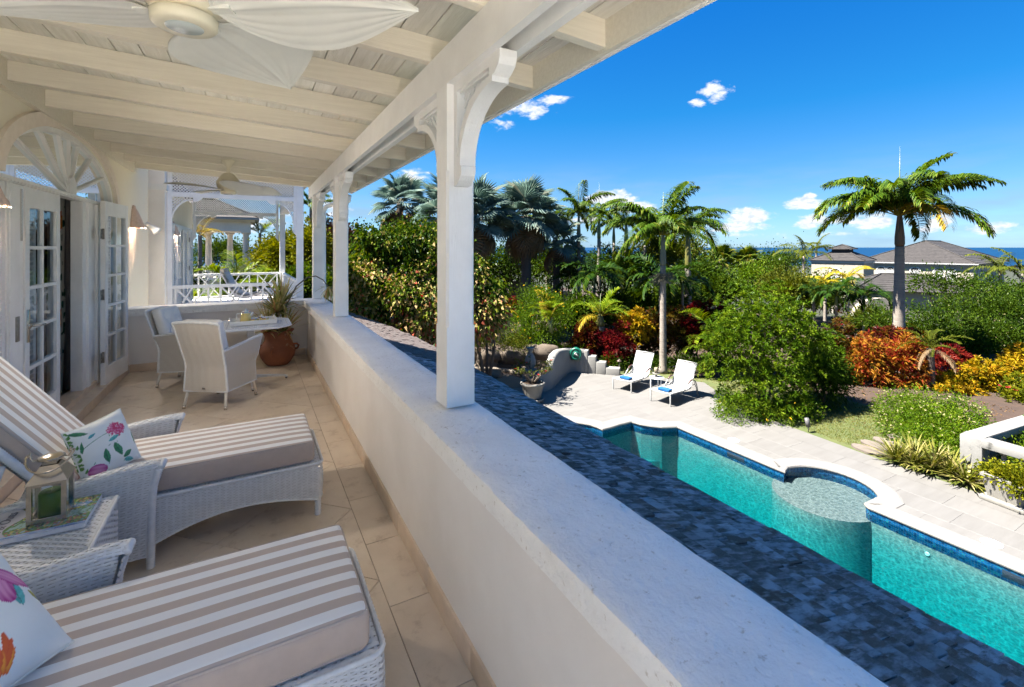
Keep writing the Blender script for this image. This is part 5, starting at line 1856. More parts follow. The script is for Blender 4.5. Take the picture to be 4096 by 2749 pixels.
for k, (rI, xb, y, w) in enumerate(cand):
    L = .30; th = rsh.uniform(.014, .024)
    lift = rsh.uniform(.0, .014) + .014
    mb = MB() if k < 296 else joined
    x1 = xb + rsh.uniform(-.012, .012); x0 = x1 - L * math.cos(ph)
    z1 = roofz(x1) + lift + .010; z0 = roofz(x0) - .004
    tw = rsh.uniform(-.009, .009); sk = rsh.uniform(-.003, .003)
    vs = [(x0, y + sk, z0 - .006), (x1, y, z1 - th - .004), (x1, y + w, z1 - th + tw - .004), (x0, y + w + sk, z0 - .006 + tw),
          (x0, y + sk, z0 + .004), (x1, y, z1), (x1, y + w, z1 + tw), (x0, y + w + sk, z0 + .004 + tw)]
    fs = [(0, 3, 2, 1), (4, 5, 6, 7), (0, 1, 5, 4), (1, 2, 6, 5), (2, 3, 7, 6), (3, 0, 4, 7)]
    mb.add(vs, fs)
    if k < 296:
        o = mb.build('shingle', SHG if y < 9.6 else SHG2, None, loc=(x1, y, z1))
        o.parent = lr; o.location = Vector((x1, y, z1)) - lr_off
jo = joined.build('shingle_field', SHG2, lr, world=True); jo['kind'] = 'stuff'
dk = MB()
ys = [-1.5, 9.0] + list(np.arange(9.2, 13.2, .2))
for a, b in zip(ys[:-1], ys[1:]):
    la, lb = eave_limit(a) - .03, eave_limit(b) - .03
    dk.add([(.98, a, roofz(.98) - .02), (la, a, roofz(la) - .02), (lb, b, roofz(lb) - .02), (.98, b, roofz(.98) - .02),
            (.98, a, roofz(.98) - .09), (la, a, roofz(la) - .09), (lb, b, roofz(lb) - .09), (.98, b, roofz(.98) - .09)], [(0, 1, 2, 3), (4, 7, 6, 5), (1, 5, 6, 2)])
dk.build('roof_deck', mat('dark_deck_wood', (.05, .04, .035), rough=.9), lr, world=True)
ev = MB()
for a, b in zip(ys[:-1], ys[1:]):
    la, lb = eave_limit(a), eave_limit(b)
    ev.add([(la + .006, a, roofz(la) - .012), (lb + .006, b, roofz(lb) - .012), (lb + .006, b, roofz(lb) - .13), (la + .006, a, roofz(la) - .13), (la - .02, a, roofz(la) - .012), (lb - .02, b, roofz(lb) - .012)], [(0, 1, 2, 3)[::-1], (4, 5, 1, 0)[::-1]])
ev.build('eave_strip', WHITE, lr, world=True)
# ground floor house wall under the roof
MB().box(.7, .98, -3, 12.4, -3.3, -.26).build('ground_floor_wall', PLASTER, villa, world=True)

# ================================================================ GROUND, TERRACE, POOL
TZ0 = -3.02
GRASS_BASE = mat('lawn_ground', (.11, .16, .03), (.19, .21, .05), scale=1.2, rough=.95, bump=.5, bscale=30, c3=(.12, .085, .045), s3=6, f3=(.58, .72))
SOIL = mat('garden_soil', (.11, .058, .032), (.07, .038, .022), scale=3, rough=.95, bump=.8, bscale=25, c3=(.18, .12, .075), s3=40, f3=(.60, .68))
LAND = mat('garden_ground', (.035, .055, .015), (.06, .06, .03), scale=.3, rough=.95, bump=.5, bscale=3)
SEA = mat('deep_blue_sea', (.003, .055, .16), (.004, .07, .185), scale=.002, rough=.5, spec=.12)
# pool outline (inner edge of the coping), walked along the far side toward the viewer's right
def arc(cx, cy, r, a0, a1, n=16, ry=None):
    return [(cx + r * math.cos(R(a0 + (a1 - a0) * k / n)), cy + (ry or r) * math.sin(R(a0 + (a1 - a0) * k / n))) for k in range(n + 1)]
PXI = 9.73
pool = [(PXI, -4.0), (PXI, 4.28), (9.79, 4.36)]
pool += [(x, y) for x, y in arc(9.90, 5.085, .83, -62, 85, 20)]
pool += [(9.74, 5.84), (PXI, 5.95), (PXI, 8.64), (9.34, 8.81)]
pool += [(9.17, 9.0), (9.02, 9.22), (8.94, 9.49), (8.55, 9.49), (8.2, 9.45), (7.91, 9.45), (7.9, 9.65), (7.84, 9.85), (7.72, 10.02), (7.54, 10.27), (7.2, 10.6), (6.8, 10.7), (6.5, 10.6), (6.4, -4.0)]


def offset_poly(poly, d):
    """offset to the outside (poly is counter-clockwise as listed)"""
    n = len(poly); out = []
    for i in range(n):
        p0, p1, p2 = Vector(poly[i - 1]), Vector(poly[i]), Vector(poly[(i + 1) % n])
        a = (p1 - p0).normalized(); b = (p2 - p1).normalized()
        na, nb_ = Vector((a.y, -a.x)), Vector((b.y, -b.x))
        m_ = (na + nb_)
        if m_.length < 1e-3: m_ = na
        m_.normalize()
        k = max(.45, m_.dot(na))
        out.append(tuple(p1 + m_ * d / k))
    return out


def in_poly(x, y, poly):
    c = False; j = len(poly) - 1
    for i in range(len(poly)):
        if (poly[i][1] > y) != (poly[j][1] > y) and x < (poly[j][0] - poly[i][0]) * (y - poly[i][1]) / (poly[j][1] - poly[i][1]) + poly[i][0]: c = not c
        j = i
    return c


terrace_poly = [(2.0, -16), (12.1, -16), (12.1, 4.85), (12.16, 5.73), (12.25, 6.75), (12.3, 7.6), (12.55, 8.5), (13.1, 9.9), (13.7, 11.0), (12.95, 12.05), (12.3, 12.65), (11.71, 13.15), (11.1, 13.9), (10.5, 14.4), (9.3, 14.0), (8.3, 13.5), (7.6, 13.6), (5.5, 13.8), (2.0, 13.8)]
# ground sheet around the terrace and pool, built with a hole for the pool shell
def sheet_with_holes(outer, holes, z, name, m, parent=None):
    vs = [Vector(p) for p in outer]; edges = [(i, (i + 1) % len(outer)) for i in range(len(outer))]
    for h in holes:
        b = len(vs); vs += [Vector(p) for p in h]; edges += [(b + i, b + (i + 1) % len(h)) for i in range(len(h))]
    res = geometry.delaunay_2d_cdt(vs, edges, [], 0, 1e-5)
    V2, F2 = res[0], res[2]
    mb = MB(); fs = []
    for f in F2:
        cx = sum(V2[i].x for i in f) / len(f); cy = sum(V2[i].y for i in f) / len(f)
        if in_poly(cx, cy, outer) and not any(in_poly(cx, cy, h) for h in holes):
            a, b, c = V2[f[0]], V2[f[1]], V2[f[2]]
            fs.append(tuple(f) if (b - a).cross(c - a) > 0 else tuple(f)[::-1])
    mb.add([(p.x, p.y, z) for p in V2], fs)
    return mb.build(name, m, parent)


pool_out = offset_poly(pool, .05)
tb_ = sheet_with_holes(terrace_poly, [pool_out], TZ0 - .012, 'terrace_bed', mat('pale_joint_mortar', (.38, .32, .25), rough=.9))
tag(tb_, 'pale paved pool terrace', kind='structure')
g1 = sheet_with_holes([(-72, -52), (32, -52), (32, 48), (-72, 48)], [terrace_poly], TZ0 - .03, 'garden_lawn', SOIL)
tag(g1, kind='structure')
lawn = sheet_with_holes([(12.1, -16), (17, -16), (17.2, 3.6), (16.2, 5.0), (16.0, 7.0), (16.1, 8.4), (15.4, 10.4), (14.1, 11.7), (13.9, 12.6), (14.2, 13.4), (12.6, 14.4), (11.75, 13.2), (12.3, 12.65), (12.95, 12.05), (13.7, 11.0), (13.1, 9.9), (12.55, 8.5), (12.3, 7.6), (12.25, 6.75), (12.16, 5.73), (12.1, 4.85)], [], TZ0 - .020, 'lawn', GRASS_BASE)
tag(lawn, kind='structure')

# paving slabs
PAVE = mat('pale_cream_paving', (.34, .325, .305), (.295, .28, .26), scale=2.0, rough=.6, rnd=.035, bump=.15, bscale=12, st=(.5, 3, 1), c3=(.28, .25, .22), s3=7, f3=(.66, .78))
terr = tb_
def slab_grid():
    S_ = .62
    n_t = 0
    x = 6.38 + .0
    rows = []
    xx = 5.4
    r_i = 0
    while xx < 14.5:
        yy_ = -2.2 + (S_ * .5 if r_i % 2 else 0)
        while yy_ < 14.8:
            po = [(xx + .0015, yy_ + .0015), (xx + S_ - .0015, yy_ + .0015), (xx + S_ - .0015, yy_ + S_ * 1.5 - .0015), (xx + .0015, yy_ + S_ * 1.5 - .0015)]
            ins = [in_poly(*p, terrace_poly) for p in po]; inp = [in_poly(*p, pool_out) for p in po]
            mid = (xx + S_ / 2, yy_ + S_ * .75)
            # also test edge middles
            samples = [(xx + S_ * a, yy_ + S_ * 1.5 * b) for a in (0, .25, .5, .75, 1) for b in (0, .25, .5, .75, 1)]
            si = [in_poly(*p, terrace_poly) for p in samples]; sp__ = [in_poly(*p, pool_out) for p in samples]
            d = mid[0] * SY + mid[1] * CY
            if any(si) and not all(sp__) and mid[0] > 5:
                if all(si) and not any(sp__):
                    tile_obj(po, TZ0, .012, 'paving_slab', PAVE, terr, .0004)
                else:
                    vs = [Vector(p) for p in po]; n0 = 4
                    ed = [(0, 1), (1, 2), (2, 3), (3, 0)]
                    for poly in (terrace_poly, pool_out):
                        for i in range(len(poly)):
                            p, q = Vector(poly[i]), Vector(poly[(i + 1) % len(poly)])
                            if max(p.x, q.x) < xx - .1 or min(p.x, q.x) > xx + S_ + .1 or max(p.y, q.y) < yy_ - .1 or min(p.y, q.y) > yy_ + S_ * 1.5 + .1: continue
                            b = len(vs); vs += [p, q]; ed.append((b, b + 1))
                    res = geometry.delaunay_2d_cdt(vs, ed, [], 0, 1e-4)
                    V2, F2 = res[0], res[2]
                    fs = []
                    for f in F2:
                        cx = sum(V2[i].x for i in f) / len(f); cy = sum(V2[i].y for i in f) / len(f)
                        if po[0][0] < cx < po[1][0] and po[0][1] < cy < po[2][1] and in_poly(cx, cy, terrace_poly) and not in_poly(cx, cy, pool_out):
                            a, b, c = V2[f[0]], V2[f[1]], V2[f[2]]
                            fs.append(tuple(f) if (b - a).cross(c - a) > 0 else tuple(f)[::-1])
                    if fs:
                        used = sorted({i for f in fs for i in f}); mp_ = {u: k for k, u in enumerate(used)}
                        mb = MB(); mb.add([(V2[i].x - mid[0], V2[i].y - mid[1], TZ0) for i in used], [tuple(mp_[i] for i in f) for f in fs])
                        o = mb.build('paving_slab', PAVE, terr); o.location = (mid[0], mid[1], 0)
                n_t += 1
            yy_ += S_ * 1.5
        xx += S_; r_i += 1
    return n_t


n_slabs = slab_grid()

# pool shell, water line tiles, coping, shelf
pl = thing('swimming_pool', (8.2, 3, TZ0), 'long turquoise swimming pool with white coping and a round sunbathing shelf', 'swimming pool')
COP = mat('white_coping_stone', (.41, .39, .36), (.38, .36, .335), scale=3, rough=.7, bump=.12, bscale=30)
POOLP = mat('pale_aqua_pool_plaster', (.50, .59, .59), (.44, .52, .52), scale=9, rough=.8, c3=(.52, .60, .58), s3=22, f3=(.5, .62))
copo = offset_poly(pool, .345); copi = offset_poly(pool, -.028)
mb = MB(); n_ = len(pool)
prof = [(-.028, -.035), (-.034, -.015), (-.024, .010), (.0, .020), (.30, .022), (.335, .014), (.345, -.005), (.345, -.02)]
rings = [offset_poly(pool, o_) for o_, z in prof]
vs = []
for (o_, z), rg in zip(prof, rings): vs += [(p[0], p[1], TZ0 + z) for p in rg]
fs = []
for j in range(len(prof) - 1):
    for i in range(n_):
        k = (i + 1) % n_
        fs.append((j * n_ + i, (j + 1) * n_ + i, (j + 1) * n_ + k, j * n_ + k))
mb.add(vs, fs, 0, False)
# underside
mb.add([(p[0], p[1], TZ0 - .035) for p in rings[0]] + [(p[0], p[1], TZ0 - .035) for p in pool], [(i, n_ + i, n_ + (i + 1) % n_, (i + 1) % n_) for i in range(n_)])
mb.build('coping', COP, pl, world=True)
WL = TZ0 - .135
# mosaic band: a run of small blue tiles; single tiles are 3 px or less
MOS = bpy.data.materials.new('blue_mosaic_tile'); MOS.use_nodes = True
n = new_nodes(MOS.node_tree)
at = n('ShaderNodeAttribute', attribute_name='tint')
cr = n('ShaderNodeValToRGB', ins={0: at.outputs['Fac']})
cr.color_ramp.elements.new(.5); cr.color_ramp.elements.new(.6)
for i, (pz, c_) in enumerate([(0, (.001, .02, .06)), (.35, (.002, .04, .11)), (.7, (.004, .065, .15)), (1, (.005, .09, .13))]):
    cr.color_ramp.elements[i].position = pz; cr.color_ramp.elements[i].color = c_ + (1,)
bs = n('ShaderNodeBsdfPrincipled', ins={'Roughness': .12, 'Base Color': cr.outputs[0], 'Specular IOR Level': .6})
n('ShaderNodeOutputMaterial', ins={0: bs.outputs[0]})
V_, F_, S_, T_ = [], [], [], []
rmo = np.random.default_rng(2)
tsz = .036
for i in range(n_):
    p, q = Vector(pool[i]), Vector(pool[(i + 1) % n_])
    L = (q - p).length
    if min(p.y, q.y) < -3 and max(p.y, q.y) < 0: continue
    cnt = max(1, round(L / tsz)); dv = (q - p) / L
    nn = Vector((-dv.y, dv.x))
    for k in range(cnt):
        a0, a1 = L * k / cnt + .001, L * (k + 1) / cnt - .001
        if (p + dv * a0).y < -1: continue
        for r_ in range(6):
            z1 = TZ0 - .036 - r_ * tsz; z0 = z1 - tsz + .003
            o3 = nn * .004
            b = len(V_)
            for aa, zz in ((a0, z0), (a1, z0), (a1, z1), (a0, z1)):
                w_ = p + dv * aa + o3; V_.append((w_.x - 8.2, w_.y - 3, zz - TZ0))
            F_ += [b, b + 1, b + 2, b + 3][::-1]; S_.append(4); T_.append(float(np.clip(rmo.normal(.45, .25), 0, 1)))
mo = np_mesh('mosaic_band', np.array(V_), F_, S_, MOS, pl, tint=T_); mo['kind'] = 'stuff'
# walls and floor
def shell(poly, z0, z1, m_, name, flip=False):
    mb = MB(); n = len(poly)
    mb.add([(x, y, z1) for x, y in poly] + [(x, y, z0) for x, y in poly], [((i, (i + 1) % n, n + (i + 1) % n, n + i) if not flip else (i, n + i, n + (i + 1) % n, (i + 1) % n)) for i in range(n)])
    return mb.build(name, m_, pl, world=True)
shell(pool, TZ0 - 1.55, TZ0 - .03, POOLP, 'pool_wall')
fl_o = sheet_with_holes(pool, [], 0, 'pool_floor', POOLP)
fl_o.parent = pl; fl_o.location = Vector((0, 0, TZ0 - 1.5)) - Vector(pl.location)
SHELF = mat('pale_shelf_plaster', (.50, .40, .40), (.44, .355, .35), scale=30, rough=.8)
def shelf(poly, ztop, name, zbot=TZ0 - 1.5):
    n = len(poly); mb = MB()
    mb.add([(x, y, ztop) for x, y in poly], [tuple(range(n))])
    mb.build(name, SHELF, pl, world=True)
    mb = MB()
    mb.add([(x, y, ztop - .001) for x, y in poly] + [(x, y, zbot) for x, y in poly], [(i, n + i, n + (i + 1) % n, (i + 1) % n) for i in range(n)], 0, True)
    mb.build(name + '_side', POOLP, pl, world=True)
shelf(arc(9.95, 5.15, .92, 55, 305, 64) + [(10.8, 4.5), (10.8, 5.7)], TZ0 - .245, 'round_shelf')
# steps in the scalloped end
shelf([(9.3, 8.85), (9.6, 8.75)] + [(9.72, 9.6), (8.9, 9.6)] + [(8.93, 9.2), (9.05, 9.0)], TZ0 - .9, 'corner_bench')
# skimmer mouths and jets
for yk in (6.95, 2.35):
    sk = MB(); sk.box(PXI - .006, PXI + .0, yk - .22, yk + .22, TZ0 - .20, TZ0 - .09)
    o = sk.build('skimmer_mouth', mat('shadowed_blue', (.005, .03, .07), rough=.6), pl, world=True)
for yk in (3.45,):
    j = MB().lathe([(.001, 0), (.02, 0), (.05, .004), (.055, .012), (.04, .016), (.02, .012), (.001, .012)], (0, 0, 0), 20)
    for i, v in enumerate(j.v): j.v[i] = (-v[2], v[0] * .6, v[1] * .6)
    o = j.build('return_jet', WHITE_GLOSS, pl); o.location = Vector((PXI - .002, yk, TZ0 - .37)) - Vector(pl.location)
# water
WAT = bpy.data.materials.new('pool_water'); WAT.use_nodes = True
n = new_nodes(WAT.node_tree)
tc = n('ShaderNodeTexCoord')
nd = n('ShaderNodeTexNoise', ins={'Vector': tc.outputs['Object'], 'Scale': 2.2, 'Detail': 3.0})
wv = n('ShaderNodeVectorMath', operation='MULTIPLY_ADD', ins={0: nd.outputs['Color'], 1: (.28, .28, .28), 2: tc.outputs['Object']})
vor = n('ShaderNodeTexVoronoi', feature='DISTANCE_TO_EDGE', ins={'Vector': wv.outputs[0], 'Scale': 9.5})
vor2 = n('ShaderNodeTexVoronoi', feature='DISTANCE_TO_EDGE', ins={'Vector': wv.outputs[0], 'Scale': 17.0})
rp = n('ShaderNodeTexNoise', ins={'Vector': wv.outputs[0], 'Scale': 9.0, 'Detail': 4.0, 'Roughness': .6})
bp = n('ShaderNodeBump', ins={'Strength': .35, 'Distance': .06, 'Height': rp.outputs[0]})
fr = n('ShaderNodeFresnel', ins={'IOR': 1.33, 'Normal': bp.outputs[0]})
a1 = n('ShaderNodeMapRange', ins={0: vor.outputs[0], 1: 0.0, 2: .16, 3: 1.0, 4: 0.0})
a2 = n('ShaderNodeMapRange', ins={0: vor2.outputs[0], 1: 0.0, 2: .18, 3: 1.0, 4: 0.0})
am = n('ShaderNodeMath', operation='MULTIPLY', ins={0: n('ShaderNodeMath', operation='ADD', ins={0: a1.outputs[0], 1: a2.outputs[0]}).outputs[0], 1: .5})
tcol = n('ShaderNodeMix', data_type='RGBA', ins={0: am.outputs[0], 6: (.52, .56, .57, 1), 7: (1, 1, 1, 1)})  # caustic light pattern put into the water's transmission colour
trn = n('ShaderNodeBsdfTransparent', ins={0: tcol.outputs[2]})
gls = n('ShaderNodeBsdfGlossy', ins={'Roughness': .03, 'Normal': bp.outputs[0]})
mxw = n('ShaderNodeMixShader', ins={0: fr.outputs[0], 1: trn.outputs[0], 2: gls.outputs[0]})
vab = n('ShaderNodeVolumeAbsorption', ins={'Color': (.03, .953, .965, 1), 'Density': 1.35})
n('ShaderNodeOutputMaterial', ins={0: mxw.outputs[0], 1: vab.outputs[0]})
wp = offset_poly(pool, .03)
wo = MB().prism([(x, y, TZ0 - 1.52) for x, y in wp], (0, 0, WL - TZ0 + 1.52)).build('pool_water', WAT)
tag(wo, kind='structure')

# drain lids
for (x, y, lab) in ((10.22, 7.36, 'round white skimmer lid set in the paving near the large bush'), (10.22, 2.82, 'round white skimmer lid set in the paving nearest the viewer')):
    t = thing('skimmer_lid', (x, y, TZ0 + .001), lab, 'lid', group='round lids in the terrace paving')
    MB().lathe([(.001, 0), (.13, 0), (.132, .006), (.12, .008), (.118, .004), (.105, .004), (.10, .008), (.001, .009)], (0, 0, 0), 36).build('lid', WHITE_GLOSS, t)
    MB().lathe([(.001, .009), (.012, .009), (.001, .0105)], (0, 0, 0), 10).build('finger_hole', DARK, t)

# stepping stones in the lawn
STN = mat('grey_timber_stone', (.34, .28, .23), (.26, .21, .17), scale=5, rough=.9, bump=.6, bscale=20, st=(1, 5, 1))
for k, (x, y) in enumerate([(12.42, 5.50), (12.86, 5.52), (13.32, 5.46), (13.82, 5.36)]):
    lab = ['stepping stone touching the terrace edge, first of the row across the lawn', 'second stepping stone from the terrace edge', 'third stepping stone from the terrace edge', 'farthest stepping stone, half under the white-flowered shrub'][k]
    t = thing('stepping_stone', (x, y, TZ0 - .02), lab, 'stepping stone', rz=R(-8), group='flat stepping stones across the lawn')
    mb = MB(); rs_ = random.Random(k)
    out = [(.17 * math.cos(a) * (1 + rs_.uniform(-.1, .1)), .34 * math.copysign(abs(math.sin(a)) ** .7, math.sin(a)) * (1 + rs_.uniform(-.06, .06)), 0) for a in np.linspace(0, 2 * PI, 19)[:-1]]
    mb.prism(out, (0, 0, .045)); mb.build('stone', STN, t)

# curved rendered wall with stepped end
gw = thing('garden_wall', (9.5, 13.5, TZ0), 'curved white rendered garden wall whose top sweeps down and ends in steps', 'garden wall')
WR = mat('white_wall_render', (.50, .485, .45), (.44, .425, .39), scale=2.2, rough=.85, bump=.2, bscale=20)
path_ = [((7.95, 13.0), .60), ((8.2, 12.98), .62), ((8.45, 13.0), .68), ((8.65, 13.08), .80), ((8.82, 13.22), .94), ((9.05, 13.42), 1.04), ((9.35, 13.68), 1.06), ((9.65, 13.92), 1.02), ((9.95, 14.16), .96), ((10.2, 14.35), .91), ((10.42, 14.45), .88), ((10.62, 14.42), .86), ((10.78, 14.28), .85), ((10.95, 14.10), .84)]
mb = MB()
def thick(path, wdt):
    vs = []; fs = []
    n = len(path)
    prof = [(-.5, 0), (-.5, -.12), (-.42, -.04), (-.25, -.0), (.25, 0), (.42, -.04), (.5, -.12), (.5, 0)]
    for i, ((x, y), h) in enumerate(path):
        p0 = Vector(path[max(0, i - 1)][0]); p1 = Vector(path[min(n - 1, i + 1)][0])
        t_ = (p1 - p0).normalized(); nn = Vector((t_.y, -t_.x))
        for k, (w_, dz) in enumerate(prof):
            z = TZ0 - .1 if k in (0, 7) else TZ0 + h + dz
            q = Vector((x, y)) + nn * w_ * wdt
            vs.append((q.x, q.y, z))
    m_ = len(prof)
    for i in range(n - 1):
        for k in range(m_ - 1):
            fs.append((i * m_ + k, i * m_ + k + 1, (i + 1) * m_ + k + 1, (i + 1) * m_ + k))
    fs.append(tuple(range(m_))[::-1]); fs.append(tuple((n - 1) * m_ + k for k in range(m_)))
    return vs, fs
mb.add(*thick(path_, .30), 0, True)
mb.build('curved_wall', WR, gw, world=True)
d_ = (Vector((11.80, 13.18)) - Vector((10.95, 14.10))).normalized(); nn_ = Vector((d_.y, -d_.x))
p_ = Vector((10.93, 14.12)); steps = [(.16, .83), (.30, .64), (.36, .45), (.50, .26)]
for (l_, h_) in steps:
    q_ = p_ + d_ * l_
    mb = MB()
    a_ = [p_ + nn_ * .15, q_ + nn_ * .15, q_ - nn_ * .15, p_ - nn_ * .15]
    mb.rbox(((p_ + q_) / 2).to_3d() + Vector((0, 0, TZ0 + h_ / 2 - .05)), (l_ + .004, .30, h_ + .1), .03, 2, M=Matrix.Rotation(math.atan2(d_.y, d_.x), 3, 'Z'))
    mb.build('stepped_block', WR, gw, world=True)
    p_ = q_
# green hose reel hanging on the wall
GP = mat('green_plastic', (.01, .26, .16), (.01, .22, .14), scale=8, rough=.35)
hp = Vector((10.40, 14.12))
fwd = Vector((-.66, -.75)).normalized()
hr = thing('hose_reel', (10.72 + fwd.x * .26, 14.32 + fwd.y * .26, TZ0 + .72), 'round green plastic hose reel hung on the white curved wall', 'hose reel', rz=math.atan2(fwd.y, fwd.x))
def lathe_x(mb, prof, c, n=28):
    m2 = MB(); m2.lathe(prof, (0, 0, 0), n)
    mb.add([(c[0] + v[2], c[1] + v[0], c[2] + v[1]) for v in m2.v], m2.f, 0, True)
mb = MB(); lathe_x(mb, [(.02, -.10), (.24, -.10), (.27, -.07), (.27, .04), (.245, .075), (.20, .08), (.19, .065), (.15, .065), (.14, .08), (.02, .08)], (0, 0, 0))
mb.rbox((-.01, 0, -.2), (.15, .44, .14), .03, 2).rbox((-.01, 0, .26), (.10, .16, .05), .02, 2)
mb.build('housing', GP, hr)
GREYP = mat('grey_plastic', (.30, .31, .31), rough=.4)
mb = MB(); lathe_x(mb, [(.01, .08), (.075, .08), (.08, .095), (.05, .11), (.01, .115)], (0, 0, 0), 20)
mb.tube([(.11, 0, 0), (.13, .07, -.03), (.15, .13, -.08)], [.028, .022, .016], 8)
mb.build('crank', GREYP, hr); hr.scale = (.85, .85, .85)

# pots, urn
pot = thing('round_planter', (7.50, 12.22, TZ0), 'round white concrete pot on a saucer holding a gnarled desert rose', 'plant pot')
CONC = mat('white_cast_concrete', (.45, .425, .375), (.39, .37, .32), scale=8, rough=.85, bump=.3, bscale=60)
MB().lathe([(.02, 0), (.28, 0), (.35, .03), (.37, .10), (.355, .12), (.30, .09), (.02, .08)], (0, 0, 0), 36).build('saucer', CONC, pot)
MB().lathe([(.02, .09), (.24, .09), (.25, .13), (.29, .30), (.325, .47), (.37, .50), (.385, .54), (.37, .58), (.33, .585), (.31, .55), (.02, .54)], (0, 0, 0), 40).build('pot', CONC, pot)
MB().lathe([(.01, .555), (.31, .55), (.01, .56)], (0, 0, 0), 20).build('soil', MAT['dark_soil'], pot)

ur = thing('pineapple_finial', (8.22, 13.55, TZ0), 'white cast pineapple shaped finial on a plinth behind the desert rose', 'ornament')
MB().rbox((0, 0, .30), (.42, .42, .60), .03, 1).build('plinth', CONC, ur)
mb = MB()
NA, NZ = 40, 26
def pine(u, v):
    a = 2 * PI * u; z = v
    r = .19 * math.sin(PI * min(1, .12 + v * .80)) ** .7 * (1 - .25 * v)
    k = abs(math.sin(a * 5 + v * 14)) * abs(math.sin(a * 5 - v * 14))
    return ((r + .028 * k) * math.cos(a), (r + .028 * k) * math.sin(a), .60 + .52 * z)
mb.grid(pine, NA, NZ); mb.lathe([(.08, 1.10), (.06, 1.14), (.085, 1.20), (.12, 1.28), (.14, 1.30), (.10, 1.29), (.02, 1.26)], (0, 0, 0), 20, wob=lambda a, z: 1 + .12 * math.cos(a * 6))
mb.build('pineapple', WR, ur)

# gravel path and boulders
gp = sheet_with_holes([(4.0, 13.8), (7.6, 13.6), (8.3, 13.5), (8.5, 14.4), (8.3, 15.3), (7.6, 16.3), (4.0, 16.9)], [], TZ0 - .016, 'gravel_path', mat('buff_pebble_path', (.34, .26, .18), (.25, .19, .13), scale=60, rough=.9, bump=1.0, bscale=90, c3=(.42, .34, .25), s3=120, f3=(.5, .6)))
tag(gp, kind='structure')
KER = mat('buff_kerb_stone', (.40, .33, .25), (.30, .25, .19), scale=5, rough=.9, bump=.4, bscale=20)
kb = thing('path_kerb', (7.0, 16.6, TZ0), 'low stone kerb between the gravel path and the boulders', 'kerb')
kp = [(5.0, 17.1), (6.2, 16.85), (7.2, 16.55), (8.0, 16.05), (8.5, 15.4), (8.75, 14.8)]
for a, b in zip(kp[:-1], kp[1:]):
    a, b = Vector(a), Vector(b)
    MB().rbox(((a + b) / 2).to_3d() + Vector((0, 0, TZ0 + .04)), ((b - a).length - .01, .16, .14), .03, 1, M=Matrix.Rotation(math.atan2((b - a).y, (b - a).x), 3, 'Z')).build('kerb_stone', KER, kb, world=True)
BOU = mat('brown_grey_boulder', (.20, .145, .10), (.30, .235, .17), scale=3, rough=.9, bump=1.0, bscale=12, c3=(.07, .05, .04), s3=6, f3=(.56, .66), rnd=.15)
bw = thing('boulder_wall', (8.0, 17.8, TZ0), 'rough retaining wall of rounded brown boulders behind the gravel path', 'boulder wall')
def rock(c, r, seed, m, parent, name='boulder'):
    rr = np.random.default_rng(seed); ph_ = rr.uniform(0, 6, 12)
    mb = MB()
    def f(u, v):
        a, e = 2 * PI * u, PI * (v - .5)
        d = Vector((math.cos(a) * math.cos(e), math.sin(a) * math.cos(e), math.sin(e)))
        k = 1 + .10 * math.sin(3 * d.x + ph_[0]) + .09 * math.sin(4 * d.y + ph_[1]) + .09 * math.sin(4 * d.z + 3 * d.x + ph_[2]) + .04 * math.sin(9 * d.x + 7 * d.y + ph_[3]) + .03 * math.sin(13 * d.z + 5 * d.y + ph_[4])
        # flatten into slightly boxy boulder
        d2 = Vector([math.copysign(abs(q) ** .8, q) for q in d])
        return (d2.x * r[0] * k, d2.y * r[1] * k, d2.z * r[2] * k)
    mb.grid(f, 20, 12)
    o = mb.build(name, m, parent); o.location = Vector(c) - (Vector(parent.location) if parent else Vector((0, 0, 0)))
    o.rotation_euler = (0, 0, rr.uniform(0, 6)) if r[0] == r[1] else (0, 0, -.3 + rr.uniform(-.2, .2))
    return o
bl = [((1955, 1425), .42, .30), ((2050, 1425), .62, .34), ((2130, 1412), .52, .30), ((1935, 1478), .50, .36), ((2030, 1475), .52, .38), ((2118, 1455), .52, .34), ((2185, 1410), .5, .3), ((1890, 1430), .4, .32), ((1840, 1470), .5, .36), ((2195, 1450), .45, .35), ((1790, 1430), .5, .36), ((2085, 1490), .3, .18), ((1985, 1500), .3, .16), ((2160, 1480), .3, .2)]
for k, ((px, py), rx, rz_) in enumerate(bl):
    c = P(px, py, 18.3 + .35 * (k % 3) - (1.0 if py > 1485 else 0))
    rock((c.x, c.y, c.z), (rx, .40, rz_), k, BOU, bw)

# small path light
pl_ = thing('path_light', (12.05, 13.45, TZ0), 'small dark mushroom-capped garden light at the hedge foot', 'garden light')
MB().tube([(0, 0, 0), (0, 0, .42)], .012, 6).build('stem', DULLMETAL, pl_)
MB().lathe([(.09, .40), (.085, .42), (.03, .48), (.006, .50), (.001, .50)], (0, 0, 0), 16).build('cap', mat('bronze_cap', (.22, .15, .11), rough=.5), pl_)
sl = thing('spike_light', (12.35, 6.78, TZ0), 'small grey cylindrical spotlight standing in the lawn beside the terrace', 'garden light')
MB().tube([(0, 0, 0), (0, 0, .12)], .012, 6).build('stem', DULLMETAL, sl)
MB().tube([(0, 0, .12), (-.03, .03, .34)], .05, 12).build('lamp_head', mat('grey_cast_metal', (.26, .25, .25), rough=.5), sl)

